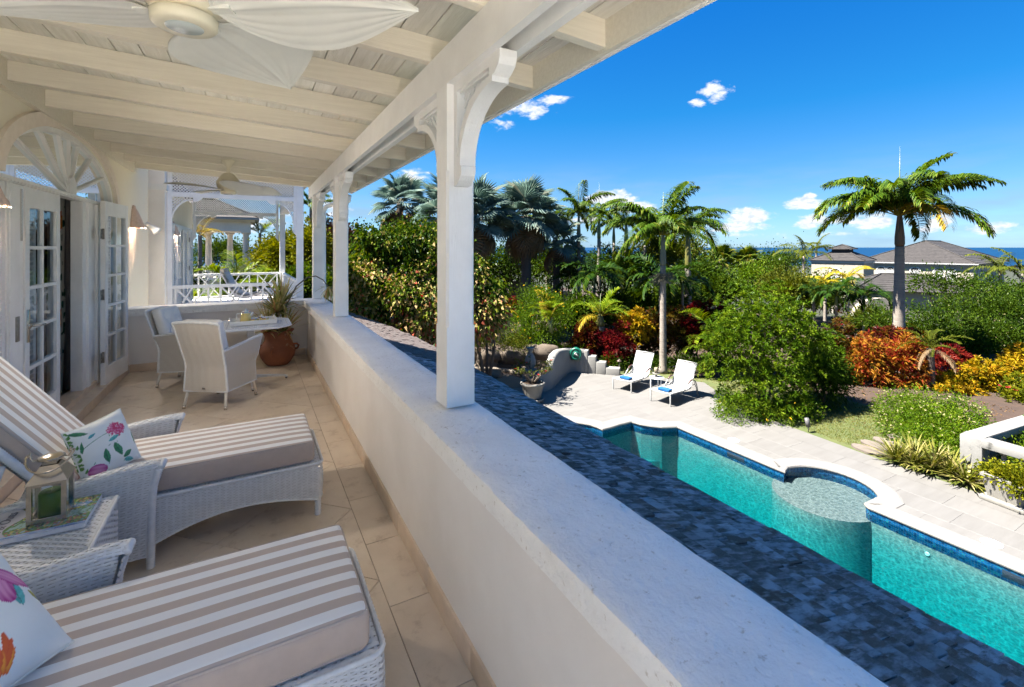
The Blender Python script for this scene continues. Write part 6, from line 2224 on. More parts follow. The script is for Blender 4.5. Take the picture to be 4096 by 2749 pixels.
# loungers
def sling_lounger(loc, rz_, label):
    t = thing('pool_lounger', loc, label, 'sun lounger', rz=rz_, group='white sling loungers on the terrace')
    # +x from foot to head
    SL = mat('white_sling_fabric', (.60, .60, .59), (.57, .57, .56), scale=30, rough=.7)
    FR = mat('white_aluminium_frame', (.78, .78, .76), rough=.35)
    prof_ = [(0, .355), (.08, .358), (.5, .335), (.85, .315), (1.05, .315), (1.18, .33)]
    bk = [(1.18, .33), (1.30, .50), (1.45, .78), (1.58, 1.02)]
    Wd = .33
    mb = MB()
    mb.grid(lambda u, v: (np.interp(u * 1.18, [p[0] for p in prof_], [p[0] for p in prof_]), lerp(-Wd + .02, Wd - .02, v), np.interp(u * 1.18, [p[0] for p in prof_], [p[1] for p in prof_]) - .015 * math.sin(PI * v)), 12, 4, flip=True)
    mb.build('seat_sling', SL, t)
    mb = MB()
    def bf(u, v):
        f = u * 3; k = min(int(f), 2); q = f - k
        return (lerp(bk[k][0], bk[k + 1][0], q) + .02 * math.sin(PI * v), lerp(-Wd + .02, Wd - .02, v), lerp(bk[k][1], bk[k + 1][1], q))
    mb.grid(bf, 10, 4, flip=True); mb.grid(lambda u, v: tuple(Vector(bf(u, v)) + Vector((.006, 0, -.004))), 10, 4)
    mb.build('back_sling', SL, t)
    for s_ in (-1, 1):
        y_ = s_ * Wd
        m_ = MB().tube([(p[0], y_, p[1]) for p in prof_] , .019, 6); m_.build('side_rail', FR, t)
        MB().tube([(p[0], y_ * .97, p[1]) for p in bk], .017, 6).build('back_rail', FR, t)
        MB().rbox((.02, y_, .18), (.035, .035, .36), .005, 1).build('leg', FR, t)
        # curved arm and rear leg
        m_ = MB().tube([(.78, y_, .33), (.98, y_ * 1.03, .46), (1.14, y_ * 1.05, .545), (1.28, y_ * 1.05, .56), (1.42, y_ * 1.05, .50), (1.52, y_ * 1.05, .34), (1.58, y_ * 1.05, .14), (1.60, y_ * 1.05, .0)], .017, 8)
        m_.tube([(1.05, y_, .33), (1.25, y_ * 1.03, .40), (1.40, y_ * 1.05, .40), (1.50, y_ * 1.05, .25), (1.56, y_ * 1.05, .06)], .012, 6)
        m_.build('arm', FR, t)
        MB().tube([(1.00, y_ * 1.04, .487), (1.12, y_ * 1.05, .555), (1.26, y_ * 1.055, .578)], .022, 8, flat=.6).build('arm_pad', mat('dark_red_wood', (.12, .02, .015), rough=.4), t)
        MB().tube([(1.42, y_ * .8, .70), (1.50, y_ * .9, .36)], .009, 6).build('strut', FR, t)
    MB().tube([(.02, -Wd, .355), (.02, Wd, .355)], .018, 6).build('foot_rail', FR, t)
    MB().tube([(1.58, -Wd * .97, 1.02), (1.58, Wd * .97, 1.02)], .017, 6).build('head_rail', FR, t)
    for xx_ in (.35, .7, 1.0): MB().tube([(xx_, -Wd, .28), (xx_, Wd, .28)], .010, 6).build('cross_bar', FR, t)
    return t


def towel(loc, rz_, label):
    t = thing('folded_towel', loc, label, 'towel', rz=rz_, group='blue towels on the loungers')
    TW_ = mat('blue_terry_towel', (.045, .24, .60), (.035, .20, .52), scale=40, rough=.95, bump=.5, bscale=200, spec=.1)
    for k in range(3):
        MB().rbox((.0, 0, .013 + k * .020), (.22 - .006 * k, .36 + .004 * (k % 2), .021), .010, 2, div=(2, 6, 1), warp=lambda p, k=k: Vector((p.x + .004 * math.sin(p.y * 20 + k), p.y, p.z + .003 * math.sin(p.y * 25 + k)))).build('fold', TW_, t)
    return t


A1 = math.atan2(.2, .98)
L2 = Vector((10.67, 10.13, TZ0)); dirL = Vector((math.cos(A1), math.sin(A1), 0))
sling_lounger(L2, A1, 'white sling lounger with a blue towel, nearer to the large bush')
L1 = L2 + Vector((-.14, 1.50, 0)) 
A0 = A1 + R(6)
sling_lounger(L1, A0, 'white sling lounger with a blue towel, nearer to the curved garden wall')
towel(L2 + dirL * .27 + Vector((0, 0, .352)), A1 + .05, 'folded blue towel on the lounger nearer to the large bush')
towel(L1 + Vector((math.cos(A0), math.sin(A0), 0)) * .27 + Vector((0, 0, .352)), A0 - .05, 'folded blue towel on the lounger nearer to the curved garden wall')
stb = thing('poolside_table', (11.62, 11.18, TZ0), 'small round white table between the two loungers', 'side table')
MB().lathe([(.001, .40), (.235, .40), (.24, .41), (.235, .42), (.001, .422)], (0, 0, 0), 28).build('table_top', WHITE_GLOSS, stb)
for k in range(3):
    a = R(30 + 120 * k); MB().rbox((.19 * math.cos(a), .19 * math.sin(a), .2), (.028, .028, .40), .004, 1).build('leg', WHITE_GLOSS, stb)
ch = thing('candle_holder', (11.64, 11.22, TZ0 + .424), 'cream pillar candle on a footed stone dish on the poolside table', 'candle')
MB().lathe([(.09, 0), (.085, .015), (.03, .04), (.03, .07), (.12, .11), (.125, .12), (.001, .115)], (0, 0, 0), 20).build('dish', CONC, ch)
MB().lathe([(.055, .118), (.056, .29), (.05, .295), (.001, .285)], (0, 0, 0), 20).build('candle', mat('cream_wax', (.70, .58, .38), rough=.5), ch)

# balustrade and box planter at the right edge
bal = thing('balustrade', (12.9, 3.8, TZ0), 'weathered white balustrade corner with turned balusters at the right edge', 'balustrade')
WEA = mat('mould_stained_render', (.48, .47, .44), (.40, .39, .37), scale=2.5, rough=.85, bump=.3, bscale=30, c3=(.10, .10, .09), s3=5, f3=(.60, .72))
c0 = Vector((12.90, 3.82)); BH_ = .84
MB().rbox((c0.x, c0.y, TZ0 + BH_ / 2), (.34, .34, BH_), .012, 1).build('corner_pier', WEA, bal, world=True)
def rail_run(a, b, hgt):
    a, b = Vector(a), Vector(b); L = (b - a).length; an = math.atan2((b - a).y, (b - a).x)
    M3 = Matrix.Rotation(an, 3, 'Z'); mid = (a + b) / 2
    MB().rbox((mid.x, mid.y, TZ0 + hgt - .08), (L, .32, .16), .012, 1, M=M3).build('top_rail', WEA, bal, world=True)
    MB().rbox((mid.x, mid.y, TZ0 + .07), (L, .28, .14), .012, 1, M=M3).build('bottom_rail', WEA, bal, world=True)
    k = 1; 
    while k * .26 < L:
        p = a + (b - a).normalized() * (k * .26 + .02)
        MB().lathe([(.055, .14), (.06, .17), (.035, .19), (.05, .23), (.082, .33), (.07, .42), (.042, .54), (.035, .60), (.055, .63), (.055, hgt - .16)], (p.x, p.y, TZ0), 16).build('baluster', WR, bal, world=True)
        k += 1
rail_run((13.07, 3.82), (17.2, 3.42), BH_ - .004)
rail_run((12.88, 3.65), (12.55, .4), BH_ - .004)
bp_ = thing('box_planter', (12.12, 3.10, TZ0), 'square white concrete planter on a plinth at the right edge of the terrace', 'planter', rz=R(-8))
MB().rbox((0, 0, .05), (.95, .95, .10), .03, 2).build('plinth', CONC, bp_)
mb = MB(); a_, b_ = .34, .42
mb.add([(-a_, -a_, .10), (a_, -a_, .10), (a_, a_, .10), (-a_, a_, .10), (-b_, -b_, .55), (b_, -b_, .55), (b_, b_, .55), (-b_, b_, .55)], [(0, 1, 5, 4), (1, 2, 6, 5), (2, 3, 7, 6), (3, 0, 4, 7), (4, 5, 6, 7)])
mb.build('box', CONC, bp_)
mb = MB()
for s_ in (-1, 1):
    a1_, b1_ = sorted((s_ * .37, s_ * .45)); mb.box(-.45, .45, a1_, b1_, .55, .61).box(a1_ - .0, b1_, -.37, .37, .551, .611)
mb.build('rim', CONC, bp_)
MB().box(-.37, .37, -.37, .37, .55, .575).build('soil', MAT['dark_soil'], bp_); bp_.scale = (.66, .66, .80)

# ================================================================ LAND, SEA
lm = MB()
def land(u, v):
    x = -300 + 1500 * u; y = -200 + 1400 * v
    d = math.hypot(x, y)
    if -62 < x < 22 and -42 < y < 38: return (x, y, -6.5)
    return (x, y, -3.2 - max(0, (x * SY + y * CY) - 24) * .035)
lm.grid(land, 150, 140, smooth=True)
lo_ = lm.build('land', LAND); tag(lo_, kind='structure')
sm = MB(); sm.add([(-2e5, -2e5, -48), (2e5, -2e5, -48), (2e5, 2e5, -48), (-2e5, 2e5, -48)], [(0, 1, 2, 3)])
so_ = sm.build('sea', SEA); tag(so_, kind='structure')

# ================================================================ PLANTS
def green(name, a=(.022, .060, .010), b=(.060, .13, .018), c=(.13, .21, .03), **k): return leafmat(name, [a, b, c], **k)
M_BRIGHT = green('bright_green_leaf', (.040, .10, .010), (.085, .19, .016), (.20, .32, .035), rough=.4)
M_MID = green('mid_green_leaf')
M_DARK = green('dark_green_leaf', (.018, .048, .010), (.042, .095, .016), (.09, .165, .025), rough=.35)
M_OLIVE = green('olive_leaf', (.04, .065, .012), (.085, .12, .02), (.16, .19, .04))
M_LIME = green('lime_groundcover_leaf', (.07, .19, .010), (.14, .31, .015), (.26, .42, .03))
M_YGREEN = green('yellow_green_leaf', (.06, .10, .01), (.16, .20, .015), (.30, .32, .03))
M_PURPLE = leafmat('purple_brown_leaf', [(.02, .012, .012), (.05, .028, .022), (.09, .06, .035)])
M_VARI = leafmat('variegated_round_leaf', [(.018, .055, .010), (.045, .11, .016), (.09, .17, .025), (.20, .26, .05), (.50, .46, .22), (.62, .50, .32), (.45, .13, .10)], rough=.4)
M_VARIG = leafmat('plain_round_leaf', [(.018, .055, .010), (.045, .12, .016), (.11, .20, .03), (.22, .27, .06)], rough=.4)
M_MAROON = leafmat('maroon_croton_leaf', [(.025, .008, .010), (.085, .010, .016), (.17, .020, .022), (.05, .06, .01), (.26, .09, .02)], rough=.35)
M_RED = leafmat('red_cordyline_leaf', [(.05, .006, .010), (.17, .015, .02), (.30, .035, .025), (.20, .04, .015)], rough=.35)
M_YEL = leafmat('yellow_croton_leaf', [(.10, .13, .01), (.40, .30, .012), (.58, .44, .03), (.45, .25, .015)], rough=.38)
M_ORANGE = leafmat('orange_croton_leaf', [(.09, .09, .012), (.40, .20, .025), (.52, .27, .05), (.36, .05, .03), (.22, .02, .02), (.45, .30, .03)], rough=.38)
M_MIXED = leafmat('mixed_croton_leaf', [(.015, .03, .008), (.05, .07, .012), (.10, .018, .016), (.17, .15, .02), (.035, .012, .012)], rough=.38)
M_PINKF = leafmat('pink_red_petal', [(.55, .05, .07), (.70, .10, .12)], rough=.6, trans=.15)
M_WHITEF = leafmat('cream_petal', [(.62, .62, .36), (.72, .72, .55)], rough=.6, trans=.15)
M_YELF = leafmat('yellow_petal', [(.75, .55, .02), (.80, .65, .05)], rough=.6, trans=.15)
M_MAGF = leafmat('magenta_petal', [(.45, .03, .32), (.60, .08, .45)], rough=.6, trans=.15)
M_VIOF = leafmat('violet_petal', [(.20, .15, .60), (.28, .20, .65)], rough=.6, trans=.15)
BARK = mat('brown_bark', (.32, .22, .15), (.2, .14, .1), scale=8, rough=.9, bump=.5, bscale=30)
PALMBARK = mat('ringed_palm_trunk', (.62, .54, .45), (.46, .39, .32), scale=2, rough=.85, bump=.8, bscale=5, st=(1, 1, 9), bst=(1, 1, 12), c3=(.36, .29, .23), s3=4, f3=(.56, .68))
DARKBARK = mat('dark_palm_trunk', (.26, .19, .15), (.16, .12, .09), scale=6, rough=.9, bump=.6, bscale=8, st=(1, 1, 5))


def leaf_arrays(cent, dirs, L, W, r, fold=.25, droop=.0):
    """one folded leaf per centre: 4 vertices, 2 triangles"""
    n = len(cent)
    d = dirs / (np.linalg.norm(dirs, axis=1, keepdims=True) + 1e-9)
    rnd = r.normal(size=(n, 3)); side = np.cross(d, rnd); side /= (np.linalg.norm(side, axis=1, keepdims=True) + 1e-9)
    nrm = np.cross(side, d)
    flip = np.sign(nrm[:, 2:3] + 1e-6); nrm *= flip
    Ls = (L * r.uniform(.7, 1.2, n))[:, None]; Ws = (W * r.uniform(.75, 1.2, n))[:, None]
    base = cent
    tip = cent + d * Ls + np.array((0, 0, -1)) * (droop * Ls)
    mid = cent + d * Ls * .5
    l = mid + side * Ws * .5 + nrm * Ws * fold
    rr = mid - side * Ws * .5 + nrm * Ws * fold
    V = np.stack([base, l, tip, rr], axis=1).reshape(-1, 3)
    idx = np.arange(n)[:, None] * 4
    F = np.concatenate([idx + 0, idx + 2, idx + 1, idx + 0, idx + 3, idx + 2], axis=1)
    return V, F.ravel(), np.full(2 * n, 3)


def foliage(name, parent, m, blobs, ncl, nleaf, L, W, seed=0, mode='spray', clr=.18, up=.35, tint=(0, 1), low=None, droop=.15, inner=.25, tspread=.22, shell=.80, lump=.16, cut=None):
    """leaves in clumps spread through the outer part of the blobs; mode 'rosette' starts leaves at the clump's centre"""
    r = np.random.default_rng(seed)
    w = np.array([b[1][0] * b[1][1] + b[1][1] * b[1][2] + b[1][0] * b[1][2] for b in blobs]); w = w / w.sum()
    which = r.choice(len(blobs), size=ncl, p=w)
    C = np.array([b[0] for b in blobs], dtype=float)[which]; Rr = np.array([b[1] for b in blobs], dtype=float)[which]
    d = r.normal(size=(ncl, 3)); d /= np.linalg.norm(d, axis=1, keepdims=True)
    d[:, 2] = np.where(d[:, 2] < -.5, -d[:, 2] * .6, d[:, 2])
    ph = r.uniform(0, 6, 6)
    lum = 1 + lump * (np.sin(3 * d[:, 0] * 2 + ph[0] + which) * np.sin(4 * d[:, 1] + ph[1]) + .7 * np.sin(7 * d[:, 2] + 3 * d[:, 0] + ph[2]))
    rad = np.where(r.random(ncl) < inner, r.uniform(.35, shell, ncl), r.uniform(shell, 1.05, ncl)) * lum
    cc = C + d * Rr * rad[:, None]
    if cut is not None:
        keep = cut(cc); cc = cc[keep]; d = d[keep]; which = which[keep]; ncl = len(cc)
    # drop clumps deep inside a neighbouring blob
    n = ncl * nleaf
    cidx = np.repeat(np.arange(ncl), nleaf)
    ctint = r.uniform(tint[0], tint[1], ncl)
    if low is not None:      # tint pulled with height
        z = cc[:, 2]; zz = (z - z.min()) / (np.ptp(z) + 1e-6)
        ctint = np.clip(ctint + low * (1 - zz) - low * .5, 0, 1)
    out = d[cidx]
    rn = r.normal(size=(n, 3))
    if mode == 'rosette':
        dirs = rn / np.linalg.norm(rn, axis=1, keepdims=True) + out * .55 + np.array((0, 0, up))
        cent = cc[cidx] + rn * L * .08
    else:
        cent = cc[cidx] + rn * clr * r.uniform(.5, 1.4, ncl)[cidx][:, None]
        dirs = rn * .8 + out * .8 + np.array((0, 0, up - droop))
    V, F, S = leaf_arrays(cent, dirs, L, W, r, droop=droop)
    t = np.clip(ctint[cidx] + r.normal(0, tspread * .5, n), 0, 1)
    if parent is not None: V = V - np.array(parent.location)
    return np_mesh(name, V, F, S, m, parent, tint=np.repeat(t, 2))


def limbs(name, parent, base, tops, r0, m=BARK, seed=0, mid=None):
    r = np.random.default_rng(seed); mb = MB(); base = Vector(base)
    for t in tops:
        t = Vector(t); k = base.lerp(t, .5) + Vector(r.normal(0, .12, 3)) * (t - base).length * .5
        pts = [base, base.lerp(k, .55), k, k.lerp(t, .6) + Vector(r.normal(0, .05, 3)), t]
        mb.tube(pts, [r0, r0 * .8, r0 * .55, r0 * .35, r0 * .12], 7)
    return mb.build(name, m, parent, world=True)


def gz(x, y):
    d = x * SY + y * CY
    return TZ0 - .05 if d < 24 else -3.1 - (d - 24) * .035


def blob(px, y0, y1, hw, d, ry=None, k=1):
    c = P(px, (y0 + y1) / 2, d)
    rx = hw * d / 1881.8
    return ((c.x, c.y, c.z), (rx, ry or rx, (y1 - y0) / 2 * d / 1881.8 * k))


def shrub(label, cat, m, blobs, ncl, nleaf, L, W, seed, name='shrub', group=None, trunk=True, flowers=None, nm='leaves', **kw):
    b0 = blobs[0][0]
    cx = sum(b[0][0] for b in blobs) / len(blobs); cy = sum(b[0][1] for b in blobs) / len(blobs)
    g = gz(cx, cy)
    t = thing(name, (cx, cy, g), label, cat, group=group)
    foliage('crown' if name.endswith('tree') else nm, t, m, blobs, ncl, nleaf, L, W, seed, **kw)
    if trunk:
        tops = [(b[0][0] + .2 * b[1][0] * math.cos(i * 2.4), b[0][1] + .2 * b[1][1] * math.sin(i * 2.4), b[0][2] + .3 * b[1][2]) for i, b in enumerate(blobs)]
        tops += [(b[0][0] + .55 * b[1][0] * math.cos(i * 1.9 + 1), b[0][1] + .55 * b[1][1] * math.sin(i * 1.9 + 1), b[0][2] + .5 * b[1][2]) for i, b in enumerate(blobs)]
        h = max(b[0][2] for b in blobs) - g
        limbs('trunk' if name.endswith('tree') else 'stems', t, (cx, cy, g), tops, max(.03, h * .022), seed=seed)
    if flowers:
        fm, fn, fs, k = flowers
        r = np.random.default_rng(seed + 50)
        foliage('flowers', t, fm, [(b[0], tuple(q * 1.06 for q in b[1])) for b in blobs], fn, k, fs, fs * .8, seed + 9, mode='rosette', inner=0, shell=.95, up=.8, lump=kw.get('lump', .16))
    return t


# ---- feather palms
def frond_mesh(key, e0, e1, m, nl=40, leaf=.27, lw=.016, hang=.55, twist=0, tip=.5, stiff=.6, base=.12, seed=0, vee=.25, gaps=0):
    """feather frond of length 1 along +X; e0/e1 elevation (deg) at the base and at the tip"""
    r = np.random.default_rng(seed)
    V = []; F = []; S = []; T = []
    N = 26
    pts = [np.zeros(3)]; tang = []
    for i in range(N):
        f = (i + .5) / N
        e = R(e0 + (e1 - e0) * f ** 1.25)
        t_ = np.array((math.cos(e), 0, math.sin(e))); tang.append(t_); pts.append(pts[-1] + t_ / N)
    tang.append(tang[-1]); pts = np.array(pts)
    # rachis
    for i in range(N + 1):
        w_ = .011 * (1 - .85 * i / N)
        up_ = np.cross(tang[i], (0, 1, 0)); 
        V += [pts[i] + np.array((0, w_, 0)), pts[i] - np.array((0, w_, 0)), pts[i] + up_ * -w_ * 1.2]
    for i in range(N):
        a = 3 * i; b = a + 3
        for q in ((a, b, b + 1, a + 1), (a + 1, b + 1, b + 2, a + 2), (a + 2, b + 2, b, a)): F += list(q); S.append(4); T.append(.95)
    base_i = len(V)
    for s_ in (-1, 1):
        for k in range(nl):
            f = base + (1 - base) * (k + r.uniform(0, .6)) / nl
            fi = min(f * N, N - .001); i = int(fi); p = pts[i] * (1 - fi + i) + pts[i + 1] * (fi - i); t_ = tang[i]
            prof_ = math.sin(PI * min(1, (.16 + .84 * (f - base) / (1 - base)) ** .8 * .93)) ** .6
            l = leaf * max(.22, prof_) * r.uniform(.85, 1.1)
            up_ = np.array((-t_[2], 0, t_[0]))
            d = np.array((0, s_, 0)) * 1.0 + t_ * (tip + .5 * f) + up_ * vee * r.uniform(.2, 1.6)
            d /= np.linalg.norm(d)
            hg = hang * r.uniform(.7, 1.3)
            p1 = p + d * l * .45
            d2 = d + np.array((0, 0, -1)) * hg * (1.0); d2 /= np.linalg.norm(d2)
            p2 = p1 + d2 * l * .35
            d3 = d2 + np.array((0, 0, -1)) * hg * .9; d3 /= np.linalg.norm(d3)
            p3 = p2 + d3 * l * .25
            wv = np.cross(d, (0, 0, 1)); wv = wv / (np.linalg.norm(wv) + 1e-6) * lw / 2 + t_ * lw * .2
            b = len(V)
            V += [p - wv * .5, p + wv * .5, p1 - wv, p1 + wv, p2 - wv * .75, p2 + wv * .75, p3]
            F += [b, b + 1, b + 3, b + 2, b + 2, b + 3, b + 5, b + 4]; S += [4, 4]; F += [b + 4, b + 5, b + 6]; S.append(3)
            tt = float(np.clip(.45 + r.normal(0, .17) + .12 * (f > .85), 0, 1)); T += [tt] * 3
    return np_mesh('', np.array(V), F, S, m, tint=T) if False else _mesh_only(key, V, F, S, m, T)


def _mesh_only(key, V, F, S, m, T):
    me = np_mesh('', np.array(V), F, S, m, tint=T)
    me.name = key
    return me


M_ROYAL = leafmat('royal_palm_leaf', [(.020, .060, .012), (.045, .115, .018), (.11, .20, .03), (.30, .30, .07)], rough=.45)
M_PALMY = leafmat('yellowing_palm_leaf', [(.07, .11, .012), (.22, .20, .02), (.40, .30, .03), (.45, .33, .08)], rough=.4)
M_PALMD = leafmat('dark_palm_leaf', [(.008, .032, .010), (.020, .062, .016), (.045, .11, .02), (.14, .17, .04)], rough=.42)
M_BRIGHTP = leafmat('areca_leaf', [(.04, .10, .010), (.09, .18, .014), (.20, .30, .03), (.34, .34, .06)], rough=.35)
M_GOLD = leafmat('golden_palm_leaf', [(.20, .22, .02), (.38, .36, .02), (.52, .46, .05), (.5, .42, .08)], rough=.4)
M_DRY = leafmat('dry_palm_leaf', [(.16, .11, .07), (.25, .19, .14), (.33, .27, .22), (.3, .2, .1)], rough=.7)
FR = {}
def fr(kind, lvl):
    """frond meshes are shared between palms"""
    k = (kind, lvl)
    if k in FR: return FR[k]
    m, spec_ = {'royal': (M_ROYAL, dict(leaf=.25, lw=.019, hang=.95, nl=84, vee=.7)), 'royaly': (M_PALMY, dict(leaf=.24, lw=.018, hang=1.0, nl=70)), 'dark': (M_PALMD, dict(leaf=.33, lw=.034, hang=.45, nl=34, vee=.5)),
                'areca': (M_BRIGHTP, dict(leaf=.27, lw=.021, hang=.35, nl=36, vee=.45)), 'arecay': (M_PALMY, dict(leaf=.27, lw=.021, hang=.45, nl=34)), 'gold': (M_GOLD, dict(leaf=.26, lw=.026, hang=.5, nl=34)),
                'dry': (M_DRY, dict(leaf=.2, lw=.014, hang=1.1, nl=44)), 'coco': (M_OLIVE, dict(leaf=.26, lw=.022, hang=.8, nl=34)), 'fern': (M_OLIVE, dict(leaf=.13, lw=.016, hang=.1, nl=46, vee=.6))}[kind]
    e0, e1 = {0: (82, 20), 1: (62, -22), 2: (42, -52), 3: (20, -68), 4: (-5, -78), 5: (-40, -85)}[lvl]
    if kind in ('dark',): e0, e1 = e0 - 4, e1 - 35 if lvl < 4 else e1
    if kind == 'areca': e1 += 10
    FR[k] = frond_mesh('frond_%s_%d' % k, e0, e1, m, seed=lvl * 7 + len(kind), **spec_)
    return FR[k]


def add_fronds(t, kind, z, L, levels, seed, part='frond', yellow=None, off=(0, 0), r0=.0):
    r = random.Random(seed)
    az = r.uniform(0, 360)
    for k, lvl in enumerate(levels):
        kk = kind
        if isinstance(lvl, tuple): kk, lvl = lvl
        az += 137.5 + r.uniform(-14, 14)
        o = link(part, fr(kk, lvl), t, (off[0] + r0 * math.cos(R(az)), off[1] + r0 * math.sin(R(az)), z))
        s_ = L * r.uniform(.88, 1.08)
        o.scale = (s_, s_ * r.uniform(.9, 1.1), s_ * r.uniform(.9, 1.05))
        o.rotation_euler = (R(r.uniform(-12, 12)), R(r.uniform(-6, 6)), R(az))


def palm_trunk(t, h, r0, r1, m=PALMBARK, lean=(0, 0), bulge=0, part='trunk', z0=0):
    mb = MB(); n = 26
    pts = [(lean[0] * (i / n) ** 1.3, lean[1] * (i / n) ** 1.3, z0 + h * i / n) for i in range(n + 1)]
    rs = [lerp(r0, r1, (i / n) ** .8) * (1 + .03 * (i % 2)) + bulge * math.sin(PI * min(1, (i / n) * 1.25)) ** 2 + (r0 * .35 * max(0, 1 - i / n * 12)) for i in range(n + 1)]
    mb.tube(pts, rs, 14)
    return mb.build(part, m, t)


CSH = mat('green_crownshaft', (.34, .46, .14), (.46, .52, .2), scale=2, rough=.45, st=(6, 6, .6))
CSH_G = mat('grey_green_crownshaft', (.34, .38, .30), (.27, .32, .22), scale=2, rough=.5, st=(6, 6, .6))
CSH_B = mat('brown_crownshaft', (.36, .20, .10), (.22, .15, .09), scale=3, rough=.6, st=(5, 5, .5), c3=(.06, .09, .03), s3=2, f3=(.5, .6))
CSH_Y = mat('yellow_green_crownshaft', (.26, .27, .05), (.34, .30, .08), scale=2, rough=.45, st=(6, 6, .6))
SPRAY = mat('pale_flower_spray', (.46, .42, .27), (.34, .32, .18), scale=20, rough=.8)


def feather_palm(px, ybase, ycrown, d, L, kind, levels, label, seed, r0=.11, r1=.09, shaft=0, shm=None, group='tall feather palms', spear=0, lean=(0, 0), bulge=0, bark=PALMBARK, spray=None, z_base=None, name='palm_tree'):
    b = P(px, ybase, d); zc = P(px, ycrown, d).z
    zb = z_base if z_base is not None else b.z
    t = thing(name, (b.x, b.y, zb), label, 'palm tree', group=group)
    h = zc - zb
    palm_trunk(t, h - shaft, r0, r1, bark, lean, bulge)
    if shaft:
        mb = MB(); k0 = h - shaft
        pts = [(lean[0], lean[1], k0 + shaft * q) for q in (0, .08, .3, .7, 1.0, 1.15)]
        mb.tube(pts, [r1 * .95, r1 * 1.12, r1 * 1.1, r1 * .8, r1 * .55, r1 * .2], 14)
        mb.build('crownshaft', shm or CSH, t)
    add_fronds(t, kind, h, L, levels, seed, off=lean, r0=r1 * .4)
    if spear:
        MB().tube([(lean[0], lean[1], h), (lean[0], lean[1], h + spear * .5), (lean[0] + .02, lean[1], h + spear)], [.03, .022, .003], 6).build('spear_leaf', MAT['dark_palm_leaf'] if False else CSH, t)
    if spray:
        z_, rr_ = spray
        mb = MB(); r = random.Random(seed)
        for k in range(150):
            a = r.uniform(0, 6.28); e = r.uniform(-.9, .5); l = rr_ * r.uniform(.6, 1.1)
            p0 = Vector((lean[0], lean[1], z_)); p1 = p0 + Vector((math.cos(a) * math.cos(e), math.sin(a) * math.cos(e), math.sin(e))) * l * .6
            p2 = p1 + Vector((math.cos(a + r.uniform(-.6, .6)), math.sin(a), -.4 + r.uniform(-.3, .3))) * l * .4
            mb.tube([p0, p1, p2], [.012, .008, .006], 3, caps=False)
        o = mb.build('flower_spray', SPRAY, t); o['kind'] = 'stuff'
    return t


# ---- fan palms
M_BISM = leafmat('silver_fan_leaf', [(.07, .13, .23), (.125, .22, .38), (.20, .33, .54), (.34, .34, .32)], rough=.5)
M_FAN = leafmat('green_fan_leaf', [(.03, .07, .012), (.07, .13, .02), (.15, .20, .04), (.30, .27, .08)], rough=.4)
def fan_mesh(key, m, nseg=30, span=300, pet=.55, fold=.10, seed=0, sag=.15):
    r = np.random.default_rng(seed); V = []; F = []; S = []; T = []
    def add(vs, tt):
        b = len(V); V.extend(vs); F.extend(range(b, b + len(vs))); S.append(len(vs)); T.append(tt)
    w_ = .014
    add([(0, -w_, 0), (pet, -w_ * .6, .02), (pet, w_ * .6, .02), (0, w_, 0)], .9)
    cx = pet
    for k in range(nseg):
        a0 = R(-span / 2 + span * k / nseg); a1 = R(-span / 2 + span * (k + 1) / nseg); am = (a0 + a1) / 2
        L = (1 - pet) * 1.25 * (1 - .18 * abs(am) / PI) * r.uniform(.92, 1.06)
        j = .62
        def pt(a, rr, dz=0):
            x, y = cx + rr * math.cos(a), rr * math.sin(a)
            return (x, y, .02 + dz + .22 * abs(y) * 1.0 - sag * rr * rr * 2)
        tt = float(np.clip(.45 + r.normal(0, .2), 0, 1))
        add([(cx, 0, .02), pt(a0, L * j), pt(am, L * j, fold * .35)], tt)
        add([(cx, 0, .02), pt(am, L * j, fold * .35), pt(a1, L * j)], tt * .9)
        tipz = -.04 - r.uniform(0, .05)
        add([pt(a0, L * j), pt(am * .97 + a0 * .03, L, tipz), pt(am, L * j, fold * .35)], tt)
        add([pt(am, L * j, fold * .35), pt(am, L, tipz), pt(a1, L * j)], tt)
    return _mesh_only(key, V, F, S, m, T)
FANS = {}
def fan_palm(px, ybase, ycrown, d, L, kind, nl, label, seed, r0=.22, dead=5, group='fan palms', elev=(-35, 82), z_base=None, bark=DARKBARK):
    b = P(px, ybase, d); zc = P(px, ycrown, d).z; zb = z_base if z_base is not None else b.z
    t = thing('fan_palm', (b.x, b.y, zb), label, 'palm tree', group=group)
    h = zc - zb
    palm_trunk(t, h, r0, r0 * .8, bark)
    if kind not in FANS:
        m = {'silver': M_BISM, 'green': M_FAN, 'dead': M_DRY}[kind]
        FANS[kind] = [fan_mesh('fan_%s_%d' % (kind, q), m, seed=q, nseg=(30 if kind == 'silver' else 24), span=(300 if q else 250)) for q in (0, 1)]
    if 'dead' not in FANS: FANS['dead'] = [fan_mesh('fan_dead', M_DRY, seed=9, sag=.5)]
    r = random.Random(seed)
    for k in range(nl + dead):
        f = k / nl
        az = k * 137.5 + r.uniform(-12, 12)
        if k < nl:
            e = elev[1] + (elev[0] - elev[1]) * f ** .85; me = FANS[kind][k % 2]
        else: e = r.uniform(-70, -50); me = FANS['dead'][0]
        o = link('fan_leaf', me, t, (0, 0, h - .1 * f))
        s_ = L * r.uniform(.85, 1.1)
        o.scale = (s_, s_, s_); o.rotation_euler = Matrix.Rotation(R(az), 3, 'Z').to_euler()
        o.rotation_euler = (Matrix.Rotation(R(az), 4, 'Z') @ Matrix.Rotation(R(-e), 4, 'Y') @ Matrix.Rotation(R(r.uniform(-25, 25)), 4, 'X')).to_euler()
    return t


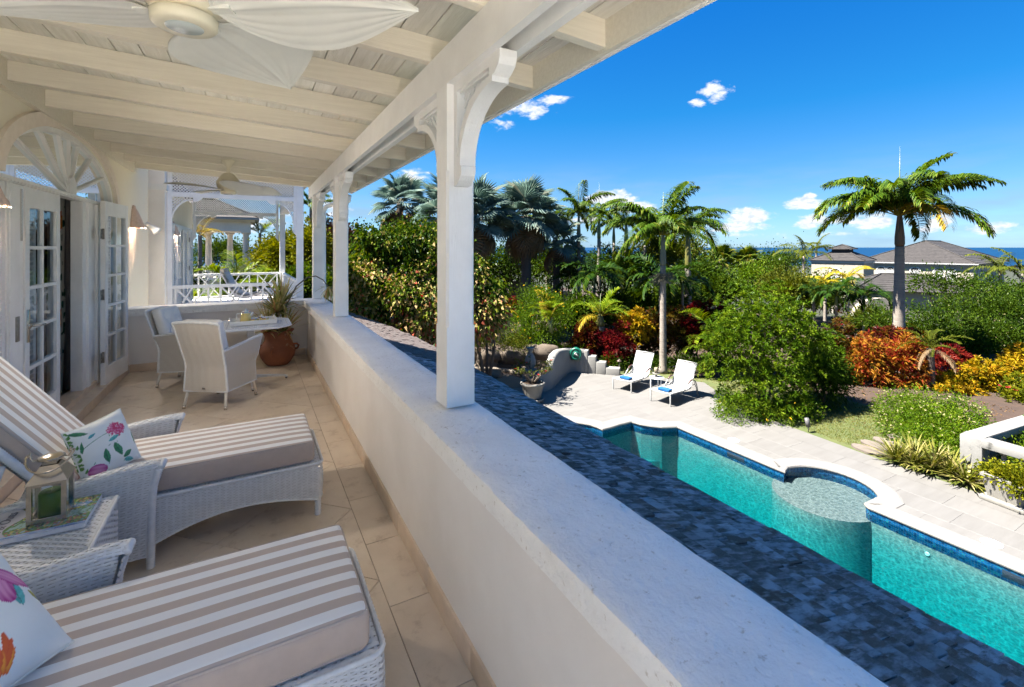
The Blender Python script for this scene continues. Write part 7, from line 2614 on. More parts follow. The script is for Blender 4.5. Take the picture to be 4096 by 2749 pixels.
# ================================================================ RIGHT SIDE OF THE GARDEN
# large rosette bush beside the terrace
bb = [blob(3040, 1125, 1560, 200, 14.0, 1.35), blob(3180, 1230, 1600, 150, 14.2, 1.1), blob(2930, 1250, 1600, 120, 13.6, .9), blob(3060, 1420, 1680, 190, 13.4, 1.0)]
bush = shrub('very large bright green bush with tight leaf rosettes beside the terrace edge', 'bush', M_BRIGHT, bb, 2100, 13, .125, .034, 21, name='large_shrub', mode='rosette', up=.5, lump=.10, tint=(.05, .95), inner=.35)
sk = shrub('low yellow-flowered skirt of leafy growth at the foot of the very large bush', 'shrub', M_BRIGHT, [blob(2960, 1590, 1700, 110, 13.0, .6), blob(3110, 1615, 1720, 105, 12.9, .55), blob(3200, 1580, 1690, 70, 13.1, .5)], 520, 14, .07, .032, 22, name='flowering_shrub', flowers=(M_YELF, 26, .05, 6), clr=.07)
shrub('dark feathery-leaved shrub tucked into the right side of the very large bush', 'shrub', M_DARK, [blob(3270, 1400, 1640, 75, 14.0, .6), blob(3320, 1430, 1600, 45, 14.4, .5)], 420, 16, .13, .035, 23, name='dark_shrub', clr=.12)
ar = thing('areca_palm', tuple(P(2835, 1600, 14.6)[:2]) + (TZ0,), 'broad bright palm fronds pushing out of the left side of the very large bush', 'palm')
for k, (z_, L_, lv, az) in enumerate([(2.2, 1.1, 1, 170), (1.75, 1.1, 2, 195), (1.35, 1.0, 2, 165), (.9, .9, 2, 205), (1.9, .9, 1, 230), (.6, .8, 2, 180)]):
    o = link('frond', fr('areca', lv), ar, (.1 * k, .05 * k, z_)); o.scale = (L_, L_ * 1.5, L_); o.rotation_euler = (R(20), 0, R(az))

# croton hedge on the right
def hedge(px0, px1, y0, y1, d, m, label, cat, seed, ncl=420, nl=11, L=.17, W=.045, name='croton_shrub', group='croton hedge plants', **kw):
    n_ = max(1, round((px1 - px0) / (1.25 * (y1 - y0) + 1))); w = (px1 - px0) / n_
    bl_ = [blob(px0 + w * (i + .5), y0 + (8 if i % 2 else 0), y1, w * .62, d + .15 * (i % 2), .6) for i in range(max(1, n_))]
    kw.setdefault('mode', 'rosette')
    return shrub(label, cat, m, bl_, ncl, nl, L, W, seed, name=name, group=group, **kw)
hedge(3290, 3420, 1290, 1600, 17.2, M_MIXED, 'dark croton speckled with red ixora blossom, just right of the very large bush', 'shrub', 31, flowers=(M_PINKF, 34, .07, 9), ncl=520)
hedge(3400, 3560, 1340, 1600, 16.4, M_ORANGE, 'orange and red croton at the foot of the tall royal palm', 'shrub', 32, ncl=520, L=.20)
hedge(3540, 3690, 1360, 1615, 16.2, M_ORANGE, 'orange croton with red tips, left of the fern palm', 'shrub', 33, ncl=480, L=.20, tint=(.2, .8))
hedge(3700, 3880, 1385, 1520, 17.4, M_RED, 'dark red croton behind the fern palm', 'shrub', 34, ncl=380)
hedge(3520, 3700, 1310, 1400, 18.4, M_MAROON, 'maroon cordyline tips showing behind the orange croton', 'shrub', 35, ncl=320)
hedge(3735, 3900, 1500, 1645, 15.6, M_YEL, 'yellow croton right of the fern palm trunk', 'shrub', 36, ncl=420, L=.15, W=.05)
hedge(3860, 4010, 1440, 1640, 15.9, M_YEL, 'tall golden yellow croton near the right edge', 'shrub', 37, ncl=480, L=.16, W=.05)
hedge(4000, 4210, 1390, 1560, 16.4, M_YEL, 'golden croton cut by the right edge of the picture', 'shrub', 38, ncl=420, L=.17, W=.05)
hedge(4010, 4200, 1500, 1720, 14.6, M_YGREEN, 'green shrub with pink ixora blossom at the right edge', 'shrub', 39, flowers=(M_PINKF, 20, .07, 9), ncl=420, L=.14)
hedge(3250, 3340, 1390, 1600, 16.8, M_DARK, 'dark green undergrowth between the very large bush and the red-flowered croton', 'shrub', 40, ncl=300, mode='spray')
hedge(4200, 4500, 1380, 1600, 16.0, M_MIXED, 'mixed croton hedge beyond the right edge of the picture', 'shrub', 41, ncl=300)
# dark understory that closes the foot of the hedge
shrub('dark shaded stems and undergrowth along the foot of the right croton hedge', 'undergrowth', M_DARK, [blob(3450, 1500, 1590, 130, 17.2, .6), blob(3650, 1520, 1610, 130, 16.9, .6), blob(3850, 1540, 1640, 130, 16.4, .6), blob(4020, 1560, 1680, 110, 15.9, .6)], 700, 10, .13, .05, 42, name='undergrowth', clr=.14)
for k, px in enumerate((3580, 3660, 3745, 3830, 3900)):
    shrub(['low yellow-flowered plant below the orange croton', 'second low yellow-flowered plant along the soil bed', 'yellow-flowered plant at the foot of the fern palm', 'yellow-flowered plant below the yellow croton', 'yellow-flowered plant beside the white-flowered shrub'][k], 'plant', M_BRIGHT, [blob(px, 1590 + 8 * k, 1650 + 6 * k, 45, 15.0 - .12 * k, .35)], 60, 9, .07, .03, 60 + k, name='allamanda_plant', group='low yellow-flowered plants', trunk=False, flowers=(M_YELF, 5, .05, 6), clr=.08)

cy = thing('fern_palm', tuple(P(3722, 1600, 15.7)), 'small fern palm with feathery fronds on a dark trunk in the croton hedge', 'palm', group=None)
hcy = P(3722, 1395, 15.7).z - P(3722, 1600, 15.7).z
palm_trunk(cy, hcy, .14, .10, DARKBARK)
add_fronds(cy, 'fern', hcy, 1.15, [0, 1, 0, 1, 1, 2, 1, 2, 2, 3, 1, ('dry', 4), ('dry', 5), ('dry', 4)], 4)

# tall royal palm
feather_palm(3594, 1345, 862, 19.0, 3.2, 'royal', [0, 1, 1, 1, 2, 1, 2, 1, 2, 2, 3, 2, 2, 1, 3, ('royaly', 3), 2, 1, ('dry', 3), 2, 2, 3, 2, 1, 2, 1], 'very tall royal palm with a thick pale ringed trunk, alone against the sky', 12, r0=.245, r1=.15, shaft=1.25, shm=CSH_B, spear=2.75, z_base=-3.05, name='royal_palm', lean=(-.10, -.08))
# white-flowered shrub and strap-leaved plants by the balustrade
shrub('low shrub covered in small cream flowers beside the balustrade', 'shrub', M_BRIGHT, [((14.4, 5.0, -2.85), (1.0, 1.0, .62)), ((13.55, 4.75, -2.92), (.65, .6, .45)), ((15.3, 5.6, -2.8), (1.0, .9, .7)), ((14.1, 4.7, -2.95), (.6, .6, .45)), ((15.6, 4.9, -2.8), (.9, .5, .6))], 1500, 12, .075, .028, 70, name='white_flowered_shrub', trunk=False, clr=.07, flowers=(M_WHITEF, 330, .035, 5), lump=.08)
M_STRAP = leafmat('variegated_strap_leaf', [(.06, .10, .03), (.13, .17, .05), (.28, .30, .12), (.42, .40, .24)], rough=.4)
for k, (x, y) in enumerate([(12.28, 4.90), (12.32, 4.62), (12.38, 4.34), (12.42, 4.05), (12.38, 3.78), (12.62, 4.72), (12.66, 4.36)]):
    lab = ['striped strap-leaved plant at the far end of the clump beside the terrace', 'second striped strap-leaved plant of the clump', 'striped strap-leaved plant in the middle of the clump', 'striped strap-leaved plant nearest the balustrade pier', 'striped strap-leaved plant leaning over the paving near the box planter', 'striped strap-leaved plant at the back of the clump, by the cream flowers', 'striped strap-leaved plant at the back of the clump, by the pier'][k]
    t = thing('strap_leaved_plant', (x, y, TZ0), lab, 'plant', group='striped strap-leaved plants')
    blade_leaves([((0, 0, .02), 80)], .62, .034, M_STRAP, 'leaves', t, seed=80 + k, droop=.45, spread=(.25, 1.3))
ppl = shrub('trailing leafy plant spilling out of the square concrete planter', 'plant', M_YGREEN, [((12.12, 3.05, -2.54), (.30, .30, .15)), ((11.9, 2.86, -2.62), (.14, .14, .14)), ((12.14, 3.34, -2.58), (.14, .14, .10))], 330, 10, .065, .045, 90, name='planter_plant', trunk=False, clr=.06)
shrub('pale-flowered shrub seen through the balustrade', 'shrub', M_BRIGHT, [((14.4, 3.3, -2.75), (.9, .35, .42)), ((13.6, 2.8, -2.75), (.45, .8, .42))], 420, 12, .08, .03, 91, name='shrub', trunk=False, clr=.08, flowers=(M_WHITEF, 90, .035, 5))

# dark spreading tree on the right
dt = [blob(3890, 1190, 1330, 150, 24, 1.8), blob(4060, 1180, 1400, 130, 23, 1.6), blob(3720, 1250, 1440, 120, 22.5, 1.5), blob(3900, 1310, 1480, 190, 22, 1.8), blob(4120, 1330, 1500, 160, 21.5, 1.8), blob(3540, 1250, 1340, 85, 23.5, 1.1), blob(3800, 1330, 1450, 120, 21.5, 1.4), blob(3990, 1290, 1400, 90, 21.8, 1.2)]
shrub('broad dark green spreading tree with tiny pale flowers, right of the royal palm', 'tree', M_DARK, dt, 900, 34, .16, .06, 101, name='spreading_tree', clr=.20, flowers=(M_WHITEF, 120, .05, 3), inner=.2, lump=.3, tspread=.5)
dt2 = [blob(3700, 1105, 1165, 45, 27, .6), blob(3830, 1115, 1190, 60, 26.5, .7), blob(3950, 1110, 1180, 50, 27, .6), blob(3785, 1080, 1112, 22, 27, .3)]
shrub('open branched tree with dark leaf tufts in front of the far mansion', 'tree', M_DARK, dt2, 170, 16, .2, .07, 102, name='open_tree', clr=.25, inner=.1)

# ================================================================ MIDDLE OF THE GARDEN
feather_palm(2652, 1492, 940, 17.55, 2.35, 'royal', [0, 1, 0, 1, 2, 1, 2, 3, 2, 3, 2, 3, 2, 2, 1, 3], 'slim royal palm with a ringed grey trunk right behind the loungers', 5, r0=.135, r1=.10, shaft=1.15, shm=CSH_G, spear=1.6, name='royal_palm', z_base=TZ0 - .02, spray=(3.62, .55))
feather_palm(2752, 1260, 925, 26, 2.65, 'royal', [0, 1, 1, 2, 1, 2, 3, 2, 3, 2, 3, 2, 2, 3], 'royal palm with a yellow-green crownshaft, just right of the slim palm behind the loungers', 6, r0=.24, r1=.15, shaft=2.0, shm=CSH_Y, spear=1.5, name='royal_palm', z_base=-3.2)
feather_palm(2315, 1250, 862, 27, 2.25, 'royal', [0, 1, 0, 1, 2, 1, 2, 3, 2, 3], 'slender palm with dark pointed fronds standing left of the white cumulus cloud', 7, r0=.13, r1=.10, shaft=1.3, shm=CSH_G, spear=1.9, name='royal_palm', z_base=-3.2, spray=(4.2, .9))
feather_palm(2396, 1260, 870, 33, 2.6, 'royal', [1, 1, 2, 1, 2, 3, 2, 2, 3], 'bright palm in front of the white cumulus cloud', 8, r0=.16, r1=.12, shaft=1.5, spear=2.5, name='royal_palm', z_base=-3.5)
feather_palm(2505, 1260, 900, 34, 2.6, 'royal', [1, 2, 1, 2, 3, 2, 3, 3], 'palm half hidden behind the slim royal palm', 9, r0=.2, r1=.15, shaft=1.6, spear=2.2, name='royal_palm', z_base=-3.5)
feather_palm(2401, 1446, 1262, 19.2, 1.35, 'areca', [0, 0, 1, 1, 1, ('areca', 2), ('arecay', 2), ('arecay', 3), ('arecay', 3), ('arecay', 4), 1, ('areca', 2), ('arecay', 4)], 'short bottle palm with a swollen pale trunk and yellowing lower fronds behind the curved wall', 10, r0=.21, r1=.16, shaft=.45, shm=CSH_Y, bulge=.04, name='bottle_palm', group=None, z_base=TZ0 - .02, spear=.9)
for q_, (px_, yc_, d_, lb_) in enumerate([(2190, 905, 31, 'leaning green palm between the silver fan palm and the slender dark palm'), (2455, 905, 36, 'distant palm just right of the white cumulus cloud'), (2580, 915, 37, 'distant palm peeping out right of the slim royal palm'), (2040, 900, 33, 'green palm crown behind the left shoulder of the big silver fan palm')]):
    feather_palm(px_, 1260, yc_, d_, 2.3, 'royal', [0, 1, 1, 2, 1, 2, 3, 2, 2, 3], lb_, 70 + q_, r0=.15, r1=.11, shaft=1.3, spear=1.6, name='royal_palm', z_base=-3.4)
def tuft_palm(px, yc, d, L, n_, label, seed, ybase=None, kind='dark', r0=.08, grp='dense dark feather palms', lev=None):
    return feather_palm(px, yc + 150, yc, d, L, kind, lev or [0, 1, 1, 2, 2, 2, 3, 1, 3, 2, 3, 1][:n_], label, seed, r0=r0, r1=r0 * .8, shaft=.5, shm=CSH, name='dense_palm', group=grp, z_base=gz(P(px, yc, d).x, P(px, yc, d).y))
tuft_palm(2375, 1105, 24, 1.85, 12, 'dense dark green palm standing behind the bottle palm', 13)
tuft_palm(2300, 1120, 25, 1.7, 10, 'dense dark green palm just left of the one behind the bottle palm', 14)
tuft_palm(2640, 1120, 24, 2.1, 12, 'broad dense dark palm behind the slim royal palm trunk', 15)
tuft_palm(2730, 1130, 25, 1.9, 10, 'dense dark palm to the right of the slim royal palm trunk', 16)
tuft_palm(3345, 1185, 26, 1.6, 11, 'dense dark palm left of the arched porch', 17)
tuft_palm(3455, 1180, 25.5, 1.7, 11, 'dense dark palm directly in front of the arched porch', 18)
tuft_palm(3255, 1170, 27, 1.3, 9, 'smaller dense palm at the right shoulder of the very large bush', 19)
feather_palm(3390, 1250, 1118, 31, 2.0, 'gold', [1, 1, 2, 2, 1, 2, 3, 2], 'golden yellow palm in front of the far square tower', 20, r0=.1, r1=.08, name='golden_palm', group='golden palms', z_base=-3.4)
feather_palm(3300, 1260, 1140, 31, 1.6, 'gold', [1, 2, 2, 1, 2, 3], 'smaller golden palm left of the golden palm by the tower', 22, r0=.1, r1=.08, name='golden_palm', group='golden palms', z_base=-3.4)

# clumps of areca behind the wall
def areca_clump(px, yb, d, L, nf, label, seed, kinds=('areca',), spread=.35, grp='clumping areca palms', lev=(0, 1, 1, 2, 1, 2), zb=None):
    b = P(px, yb, d)
    t = thing('areca_palm', (b.x, b.y, zb if zb is not None else b.z), label, 'palm', group=grp)
    r = random.Random(seed)
    ns = max(3, nf // 5)
    for s_ in range(ns):
        ox, oy, hh = r.uniform(-spread, spread), r.uniform(-spread, spread), L * r.uniform(.25, .75)
        MB().tube([(ox * .5, oy * .5, 0), (ox, oy, hh)], [.035, .025], 8).build('stem', CSH, t)
        for k in range(max(3, nf // ns)):
            o = link('frond', fr(r.choice(kinds), r.choice(lev)), t, (ox, oy, hh)); sc = L * r.uniform(.75, 1.1)
            o.scale = (sc, sc * 1.1, sc); o.rotation_euler = (R(r.uniform(-15, 15)), 0, R(r.uniform(0, 360)))
    return t
areca_clump(2215, 1330, 18.6, 1.15, 16, 'areca palm clump left of the bottle palm, above the lime green ground cover', 31, ('areca', 'areca', 'arecay'))
areca_clump(1950, 1330, 17.8, .95, 8, 'yellowing areca palm right of the nearest white post', 32, ('arecay',))
shrub('bright lime green ground cover filling the bed behind the curved white wall', 'ground cover', M_LIME, [blob(2230, 1385, 1450, 80, 19.2, .6), blob(2320, 1378, 1440, 80, 19.6, .6), blob(2165, 1410, 1460, 45, 18.8, .4), blob(2400, 1400, 1450, 50, 19.8, .4)], 1100, 12, .07, .04, 111, name='ground_cover_plant', trunk=False, clr=.08, lump=.06)
shrub('tall feathery shrub dotted with yellow flowers behind the pineapple finial', 'shrub', M_BRIGHT, [blob(2150, 1130, 1330, 85, 20.5, .9), blob(2230, 1180, 1380, 60, 20, .7), blob(2080, 1230, 1400, 70, 19.8, .7), blob(2150, 1290, 1420, 110, 19.5, .8)], 1100, 13, .085, .035, 112, name='cassia_shrub', clr=.12, flowers=(M_YELF, 60, .06, 6), tint=(0, .8))
shrub('olive and orange tinted shrub above the boulders beside the nearest post', 'shrub', M_OLIVE, [blob(1950, 1320, 1420, 70, 18.8, .7), blob(2060, 1340, 1420, 60, 18.8, .6), blob(1870, 1300, 1420, 80, 18.6, .7)], 620, 12, .075, .035, 113, name='shrub', clr=.1)
shrub('dark red-leaved shrub in the shade left of the yellow-flowered shrub', 'shrub', M_MAROON, [blob(2030, 1190, 1270, 50, 22, .7)], 160, 11, .16, .08, 114, name='copperleaf_shrub', mode='rosette')
# croton hedge behind the loungers
hedge(2300, 1 * 2400, 1290, 1460, 19.0, M_MAROON, 'maroon croton beside the bottle palm trunk', 'shrub', 121, ncl=320)
hedge(2420, 2530, 1300, 1478, 18.6, M_RED, 'dark crimson cordyline between the bottle palm and the yellow croton', 'shrub', 122, ncl=360, tint=(0, .7))
hedge(2480, 2600, 1238, 1400, 18.9, M_YEL, 'bright yellow croton behind the loungers, left of the slim palm trunk', 'shrub', 123, ncl=380, L=.16, W=.055)
hedge(2570, 2660, 1240, 1475, 19.1, M_MIXED, 'dark mixed croton directly behind the slim palm trunk', 'shrub', 124, ncl=420)
hedge(2650, 2760, 1238, 1478, 19.0, M_MIXED, 'green and red striped croton right of the slim palm trunk', 'shrub', 125, ncl=420, tint=(.2, 1))
hedge(2740, 2830, 1225, 1470, 18.8, M_RED, 'tall deep red copperleaf behind the farther lounger', 'shrub', 126, ncl=420, L=.14, W=.09)
hedge(2810, 2910, 1215, 1450, 18.4, M_MAROON, 'burgundy copperleaf partly hidden by the very large bush', 'shrub', 127, ncl=360, L=.14, W=.09)
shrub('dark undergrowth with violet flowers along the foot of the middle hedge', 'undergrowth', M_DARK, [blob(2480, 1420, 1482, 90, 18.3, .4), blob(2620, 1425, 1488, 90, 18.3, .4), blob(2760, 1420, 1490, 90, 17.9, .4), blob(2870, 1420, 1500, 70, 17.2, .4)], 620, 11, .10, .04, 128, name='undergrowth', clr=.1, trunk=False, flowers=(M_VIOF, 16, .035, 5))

# ================================================================ LEFT-CENTRE: large tree beyond the parapet
vt = [blob(1560, 905, 1130, 150, 15.6, 1.2), blob(1690, 890, 1120, 130, 16.0, 1.2), blob(1470, 1050, 1260, 115, 14.8, 1.0), blob(1620, 1080, 1360, 170, 14.6, 1.2), blob(1800, 960, 1300, 120, 15.5, 1.2), blob(1890, 1130, 1390, 100, 15.2, 1.0), blob(1740, 1200, 1420, 130, 14.2, 1.0), blob(1450, 1180, 1330, 90, 14.2, .9)]
c_ = shrub('large round-leaved tree beyond the parapet with green, cream and pink leaves', 'tree', M_VARI, vt, 2500, 15, .12, .112, 131, name='variegated_tree', clr=.15, low=.75, tint=(.05, .72), droop=.45, up=-.05, lump=.22, tspread=.4, inner=.22)
shrub('plain green leafy branch of the round-leaved tree right of the nearest post', 'tree', M_VARIG, [blob(1930, 1110, 1250, 60, 15.4, .6), blob(1965, 1130, 1200, 40, 15.2, .4)], 160, 12, .13, .11, 132, name='leafy_tree', clr=.13, droop=.75, up=-.2)

# silver fan palms
fan_palm(1600, 1120, 815, 27, 1.85, 'silver', 22, 'silvery blue fan palm whose crown rises behind the round-leaved tree', 41, z_base=-3.2)
fan_palm(1785, 1120, 850, 24, 2.0, 'silver', 22, 'large grey-green fan palm half hidden behind the nearest post', 42, z_base=-3.2, dead=7)
fan_palm(1905, 1120, 870, 24.5, 2.15, 'silver', 24, 'dark grey-green fan palm immediately right of the nearest post', 43, z_base=-3.2, dead=9)
fan_palm(2105, 1115, 868, 26, 2.3, 'silver', 26, 'big silver fan palm with a thick dark trunk in the middle of the picture', 44, z_base=-3.3, dead=8, r0=.30)
fan_palm(2225, 1120, 960, 27, 1.7, 'silver', 16, 'smaller silver fan palm drooping at the right of the big silver one', 45, z_base=-3.3, dead=3)
fan_palm(2880, 1200, 1040, 44, 1.55, 'green', 18, 'small green fan palm on the sea horizon above the copperleaf', 46, z_base=-4, r0=.12, dead=2, group='small green fan palms')
fan_palm(2990, 1200, 1045, 44, 1.6, 'green', 18, 'small green fan palm on the sea horizon, second from the left', 47, z_base=-4, r0=.12, dead=2, group='small green fan palms')
fan_palm(2832, 1200, 1115, 36, 1.3, 'green', 14, 'small palm among the bushes below the two horizon fan palms', 48, z_base=-3.8, r0=.1, dead=1, group='small green fan palms')
feather_palm(3215, 1200, 1025, 48, 3.0, 'coco', [0, 1, 1, 2, 1, 2, 2, 3, 2], 'olive coconut palm just left of the far square tower', 49, r0=.16, r1=.12, name='coconut_palm', group='coconut palms', z_base=-4.2)
feather_palm(3265, 1200, 1000, 60, 2.6, 'coco', [0, 1, 1, 2, 1, 2, 2], 'distant coconut palm rising behind the far square tower', 50, r0=.16, r1=.12, name='coconut_palm', group='coconut palms', z_base=-4.4)
feather_palm(4000, 1200, 1085, 38, 2.5, 'coco', [0, 1, 1, 2, 1, 2, 3, 2, ('arecay', 2)], 'coconut palm right of the mansion roof', 51, r0=.14, r1=.1, name='coconut_palm', group='coconut palms', z_base=-3.9)
feather_palm(4090, 1200, 1095, 36, 2.6, 'coco', [0, 1, 1, 2, 1, 2, 3, 2], 'coconut palm cut by the right edge of the picture', 52, r0=.14, r1=.1, name='coconut_palm', group='coconut palms', z_base=-3.9)

# distant and mid-distance trees
kinds_ = [M_MID, M_OLIVE, M_DARK, M_YGREEN, M_BRIGHT]
far = [
    (1960, 955, 1200, 120, 31, 2, 'dark tree mass behind the fan palms, beside the nearest post'),
    (2110, 960, 1160, 110, 34, 0, 'mid green tree behind the big silver fan palm'),
    (2250, 960, 1180, 110, 30, 2, 'dark tree in the gap below the slender dark palm'),
    (2420, 985, 1160, 120, 36, 2, 'dark leafy tree under the cumulus cloud palms'),
    (2540, 1000, 1180, 90, 33, 0, 'mid green tree between the dense dark palms'),
    (2640, 930, 1090, 85, 38, 1, 'rounded olive tree rising above the horizon behind the slim royal palm'),
    (2740, 945, 1100, 80, 40, 1, 'rounded olive tree rising above the horizon behind the yellow-shafted palm'),
    (2800, 1040, 1200, 90, 32, 2, 'dark green tree right of the yellow-shafted palm'),
    (2700, 1150, 1260, 110, 27, 0, 'grey-green bush behind the middle croton hedge'),
    (2560, 1170, 1260, 80, 26, 0, 'grey-green bush with pale flower heads behind the yellow croton'),
    (2890, 1090, 1230, 90, 31, 0, 'green tree behind the very large bush, left part'),
    (3000, 1060, 1200, 90, 40, 4, 'bright green tree below the horizon fan palms'),
    (3060, 1030, 1120, 80, 52, 0, 'distant green tree left of the small gabled roof'),
    (3130, 1090, 1200, 80, 34, 1, 'olive tree in front of the small gabled roof'),
    (3190, 1100, 1230, 75, 29, 1, 'olive and orange tinted tree left of the tower'),
    (3300, 1110, 1240, 80, 34, 0, 'green tree at the foot of the tower'),
    (2940, 1020, 1080, 110, 70, 0, 'distant tree line under the sea horizon, left of centre'),
    (3120, 1016, 1075, 100, 75, 2, 'distant dark tree line just below the sea horizon'),
    (4060, 1140, 1260, 110, 33, 0, 'green tree at the right edge below the coconut palms'),
    (4180, 1120, 1400, 120, 28, 2, 'dark tree outside the right edge'),
    (1420, 1000, 1120, 70, 34, 1, 'olive tree between the middle and nearest posts'),
    (1395, 900, 1090, 60, 30, 5, 'purple-brown leaved tree right of the middle post'),
    (1300, 870, 1080, 60, 27, 5, 'purple-brown leaved tree behind the drainpipe'),
    (1235, 900, 1110, 65, 25, 3, 'yellow-green tree seen left of the farthest post'),
    (1150, 930, 1080, 60, 27, 3, 'yellow-green tree right of the stone pavilion'),
    (1090, 950, 1120, 70, 30, 3, 'lime tinted tree near the corner of the stone pavilion'),
    (1210, 1080, 1240, 90, 20, 0, 'green shrubbery beyond the neighbour\'s railing'),
    (1370, 1090, 1200, 60, 19, 0, 'green shrubbery just beyond the farthest corner post'),
    (900, 960, 1060, 120, 42, 2, 'dark trees seen through the columns of the pavilion'),
    (1800, 1050, 1250, 110, 26, 2, 'dark tree behind the nearest post'),
    (2330, 1190, 1330, 70, 23, 2, 'shaded dark bush behind the areca clump'),
    (2450, 1180, 1300, 60, 24, 2, 'shaded dark bush behind the bottle palm'),
    (3480, 1250, 1340, 60, 28, 1, 'low olive bush in front of the arched porch'),
    (640, 1000, 1200, 150, 26, 0, 'green trees beyond the neighbour veranda wall'),
]
for k, (px, y0, y1, hw, d, mk, lab) in enumerate(far):
    m_ = (kinds_ + [M_PURPLE])[mk]
    hh = (y1 - y0) / 2
    r_ = random.Random(k * 3 + 1)
    bl_ = [blob(px + r_.uniform(-.3, .3) * hw, y0 + r_.uniform(0, .25) * hh, y1, hw * r_.uniform(.55, .75), d + r_.uniform(-.8, .8), hw * .6 * d / 1881.8) for _ in range(2)] + [blob(px - hw * .4, y0 + hh * .4, y1, hw * .55, d - .6), blob(px + hw * .42, y0 + hh * .5, y1, hw * .5, d + .5)]
    sz = .14 + d * .0022
    shrub(lab, 'tree', m_, bl_, 300, 15, sz, sz * .55, 200 + k, name='garden_tree', group='background garden trees', clr=.010 * d, lump=.2, inner=.3)

# bougainvillea beyond the corner
shrub('magenta bougainvillea between the corner posts', 'shrub', M_MAGF, [blob(1228, 1095, 1165, 26, 20, .5), blob(1180, 1100, 1150, 22, 20.4, .4)], 120, 12, .08, .07, 140, name='bougainvillea', clr=.12, trunk=False)
# areca fronds behind the next veranda
for k, (px, yb, d, L, lab) in enumerate([(840, 1260, 21.5, 2.0, 'lush areca palm beside the next house, at its glazed door'), (960, 1260, 22.5, 2.3, 'lush areca palm in the middle of the neighbour\'s railing'), (1060, 1250, 22.5, 2.2, 'lush areca palm right of the deck chair'), (1140, 1240, 23, 1.8, 'areca palm near the far veranda post')]):
    areca_clump(px, yb, d, L, 20, lab, 150 + k, ('areca',), spread=.5, grp='areca palms behind the next veranda', lev=(0, 1, 1, 2), zb=-2.2)
feather_palm(1040, 1100, 935, 34, 1.9, 'areca', [0, 1, 1, 2, 1, 2, 2, 3, 1], 'bright feathery palm right of the pavilion roof', 160, r0=.12, r1=.1, name='garden_palm', group='palms behind the next veranda', z_base=-3)
feather_palm(800, 1100, 940, 27, 1.5, 'arecay', [0, 1, 1, 2, 1, 2, 2], 'orange tinted palm left of the pavilion', 161, r0=.12, r1=.1, name='garden_palm', group='palms behind the next veranda', z_base=-3)
feather_palm(1245, 1100, 830, 28, 1.9, 'royal', [0, 1, 1, 2, 2, 2, 3], 'palm crown showing between the two farthest posts', 162, r0=.12, r1=.1, name='garden_palm', group='palms behind the next veranda', z_base=-3)

# desert rose in the round planter
DR = thing('desert_rose', (7.50, 12.22, TZ0 + .55), 'gnarled desert rose with sparse leaves and pink flowers in the round white pot', 'plant')
r_ = random.Random(8); mb = MB(); tips = []
for k in range(11):
    a = k * .571 + r_.uniform(-.2, .2); l = r_.uniform(.5, .85)
    p0 = Vector((.04 * math.cos(a), .04 * math.sin(a), 0)); p1 = p0 + Vector((math.cos(a) * .12, math.sin(a) * .12, .10)); p2 = p1 + Vector((math.cos(a + .3) * l * .25, math.sin(a + .3) * l * .25, l * .35)); 
    mb.tube([p0, p1, p2], [.045, .03, .016], 7)
    for q in range(4):
        b = a + r_.uniform(-.9, .9); p3 = p2 + Vector((math.cos(b) * .16, math.sin(b) * .16, .16 * r_.uniform(.2, 1.2))); p4 = p3 + Vector((math.cos(b) * .12, math.sin(b) * .12, .1 * r_.uniform(0, 1.4)))
        mb.tube([p2, p3, p4], [.014, .009, .005], 5); tips += [p3, p4]
mb.build('branches', mat('grey_tan_bark', (.24, .18, .12), (.15, .11, .08), scale=15, rough=.8), DR)
rs = np.random.default_rng(3)
cc = np.repeat(np.array([tuple(p) for p in tips]), 7, axis=0)
Vv, Ff, Ss = leaf_arrays(cc + rs.normal(0, .015, cc.shape), rs.normal(size=cc.shape) + (0, 0, .5), .07, .028, rs)
np_mesh('leaves', Vv, Ff, Ss, M_OLIVE, DR, tint=np.repeat(rs.uniform(0, 1, len(cc)), 2))
for k, i in enumerate((3, 20, 41, 60, 77)):
    p = tips[i]; cc = np.repeat(np.array([tuple(p + Vector((0, 0, .03)))]), 6, axis=0)
    ang_ = np.arange(6) * 1.047
    Vv, Ff, Ss = leaf_arrays(cc, np.stack([np.cos(ang_), np.sin(ang_), np.full(6, .4)], axis=1), .05, .035, rs)
    np_mesh('flower', Vv, Ff, Ss, M_PINKF, DR, tint=np.repeat(rs.uniform(0, 1, 6), 2))

# grass blades on the lawn
lawn_poly = [(12.3, 4.9), (12.45, 6.6), (12.75, 8.0), (13.4, 9.6), (14.2, 10.9), (13.5, 12.3), (12.2, 13.2), (12.7, 14.2), (14.1, 13.3), (13.9, 12.5), (14.3, 11.4), (15.9, 8.4), (15.9, 7.0), (16.1, 4.9)]
rg = np.random.default_rng(9)
NG = 46000
pt_s = np.stack([rg.uniform(12.15, 16.2, NG), rg.uniform(4.4, 14.3, NG), np.full(NG, TZ0 - .02)], axis=1)
keep = np.array([in_poly(a, b, lawn_poly) for a, b, c in pt_s])
pt_s = pt_s[keep]
Vv, Ff, Ss = leaf_arrays(pt_s, rg.normal(size=pt_s.shape) * .5 + (0, 0, 1), .045, .009, rg)
gr = np_mesh('lawn_grass', Vv, Ff, Ss, leafmat('lawn_blade', [(.05, .085, .012), (.10, .15, .02), (.20, .22, .05), (.28, .25, .10)], rough=.6), None, tint=np.repeat(rg.uniform(0, 1, len(pt_s)), 2))
tag(gr, 'short sunlit lawn grass beside the terrace', 'grass', kind='stuff')
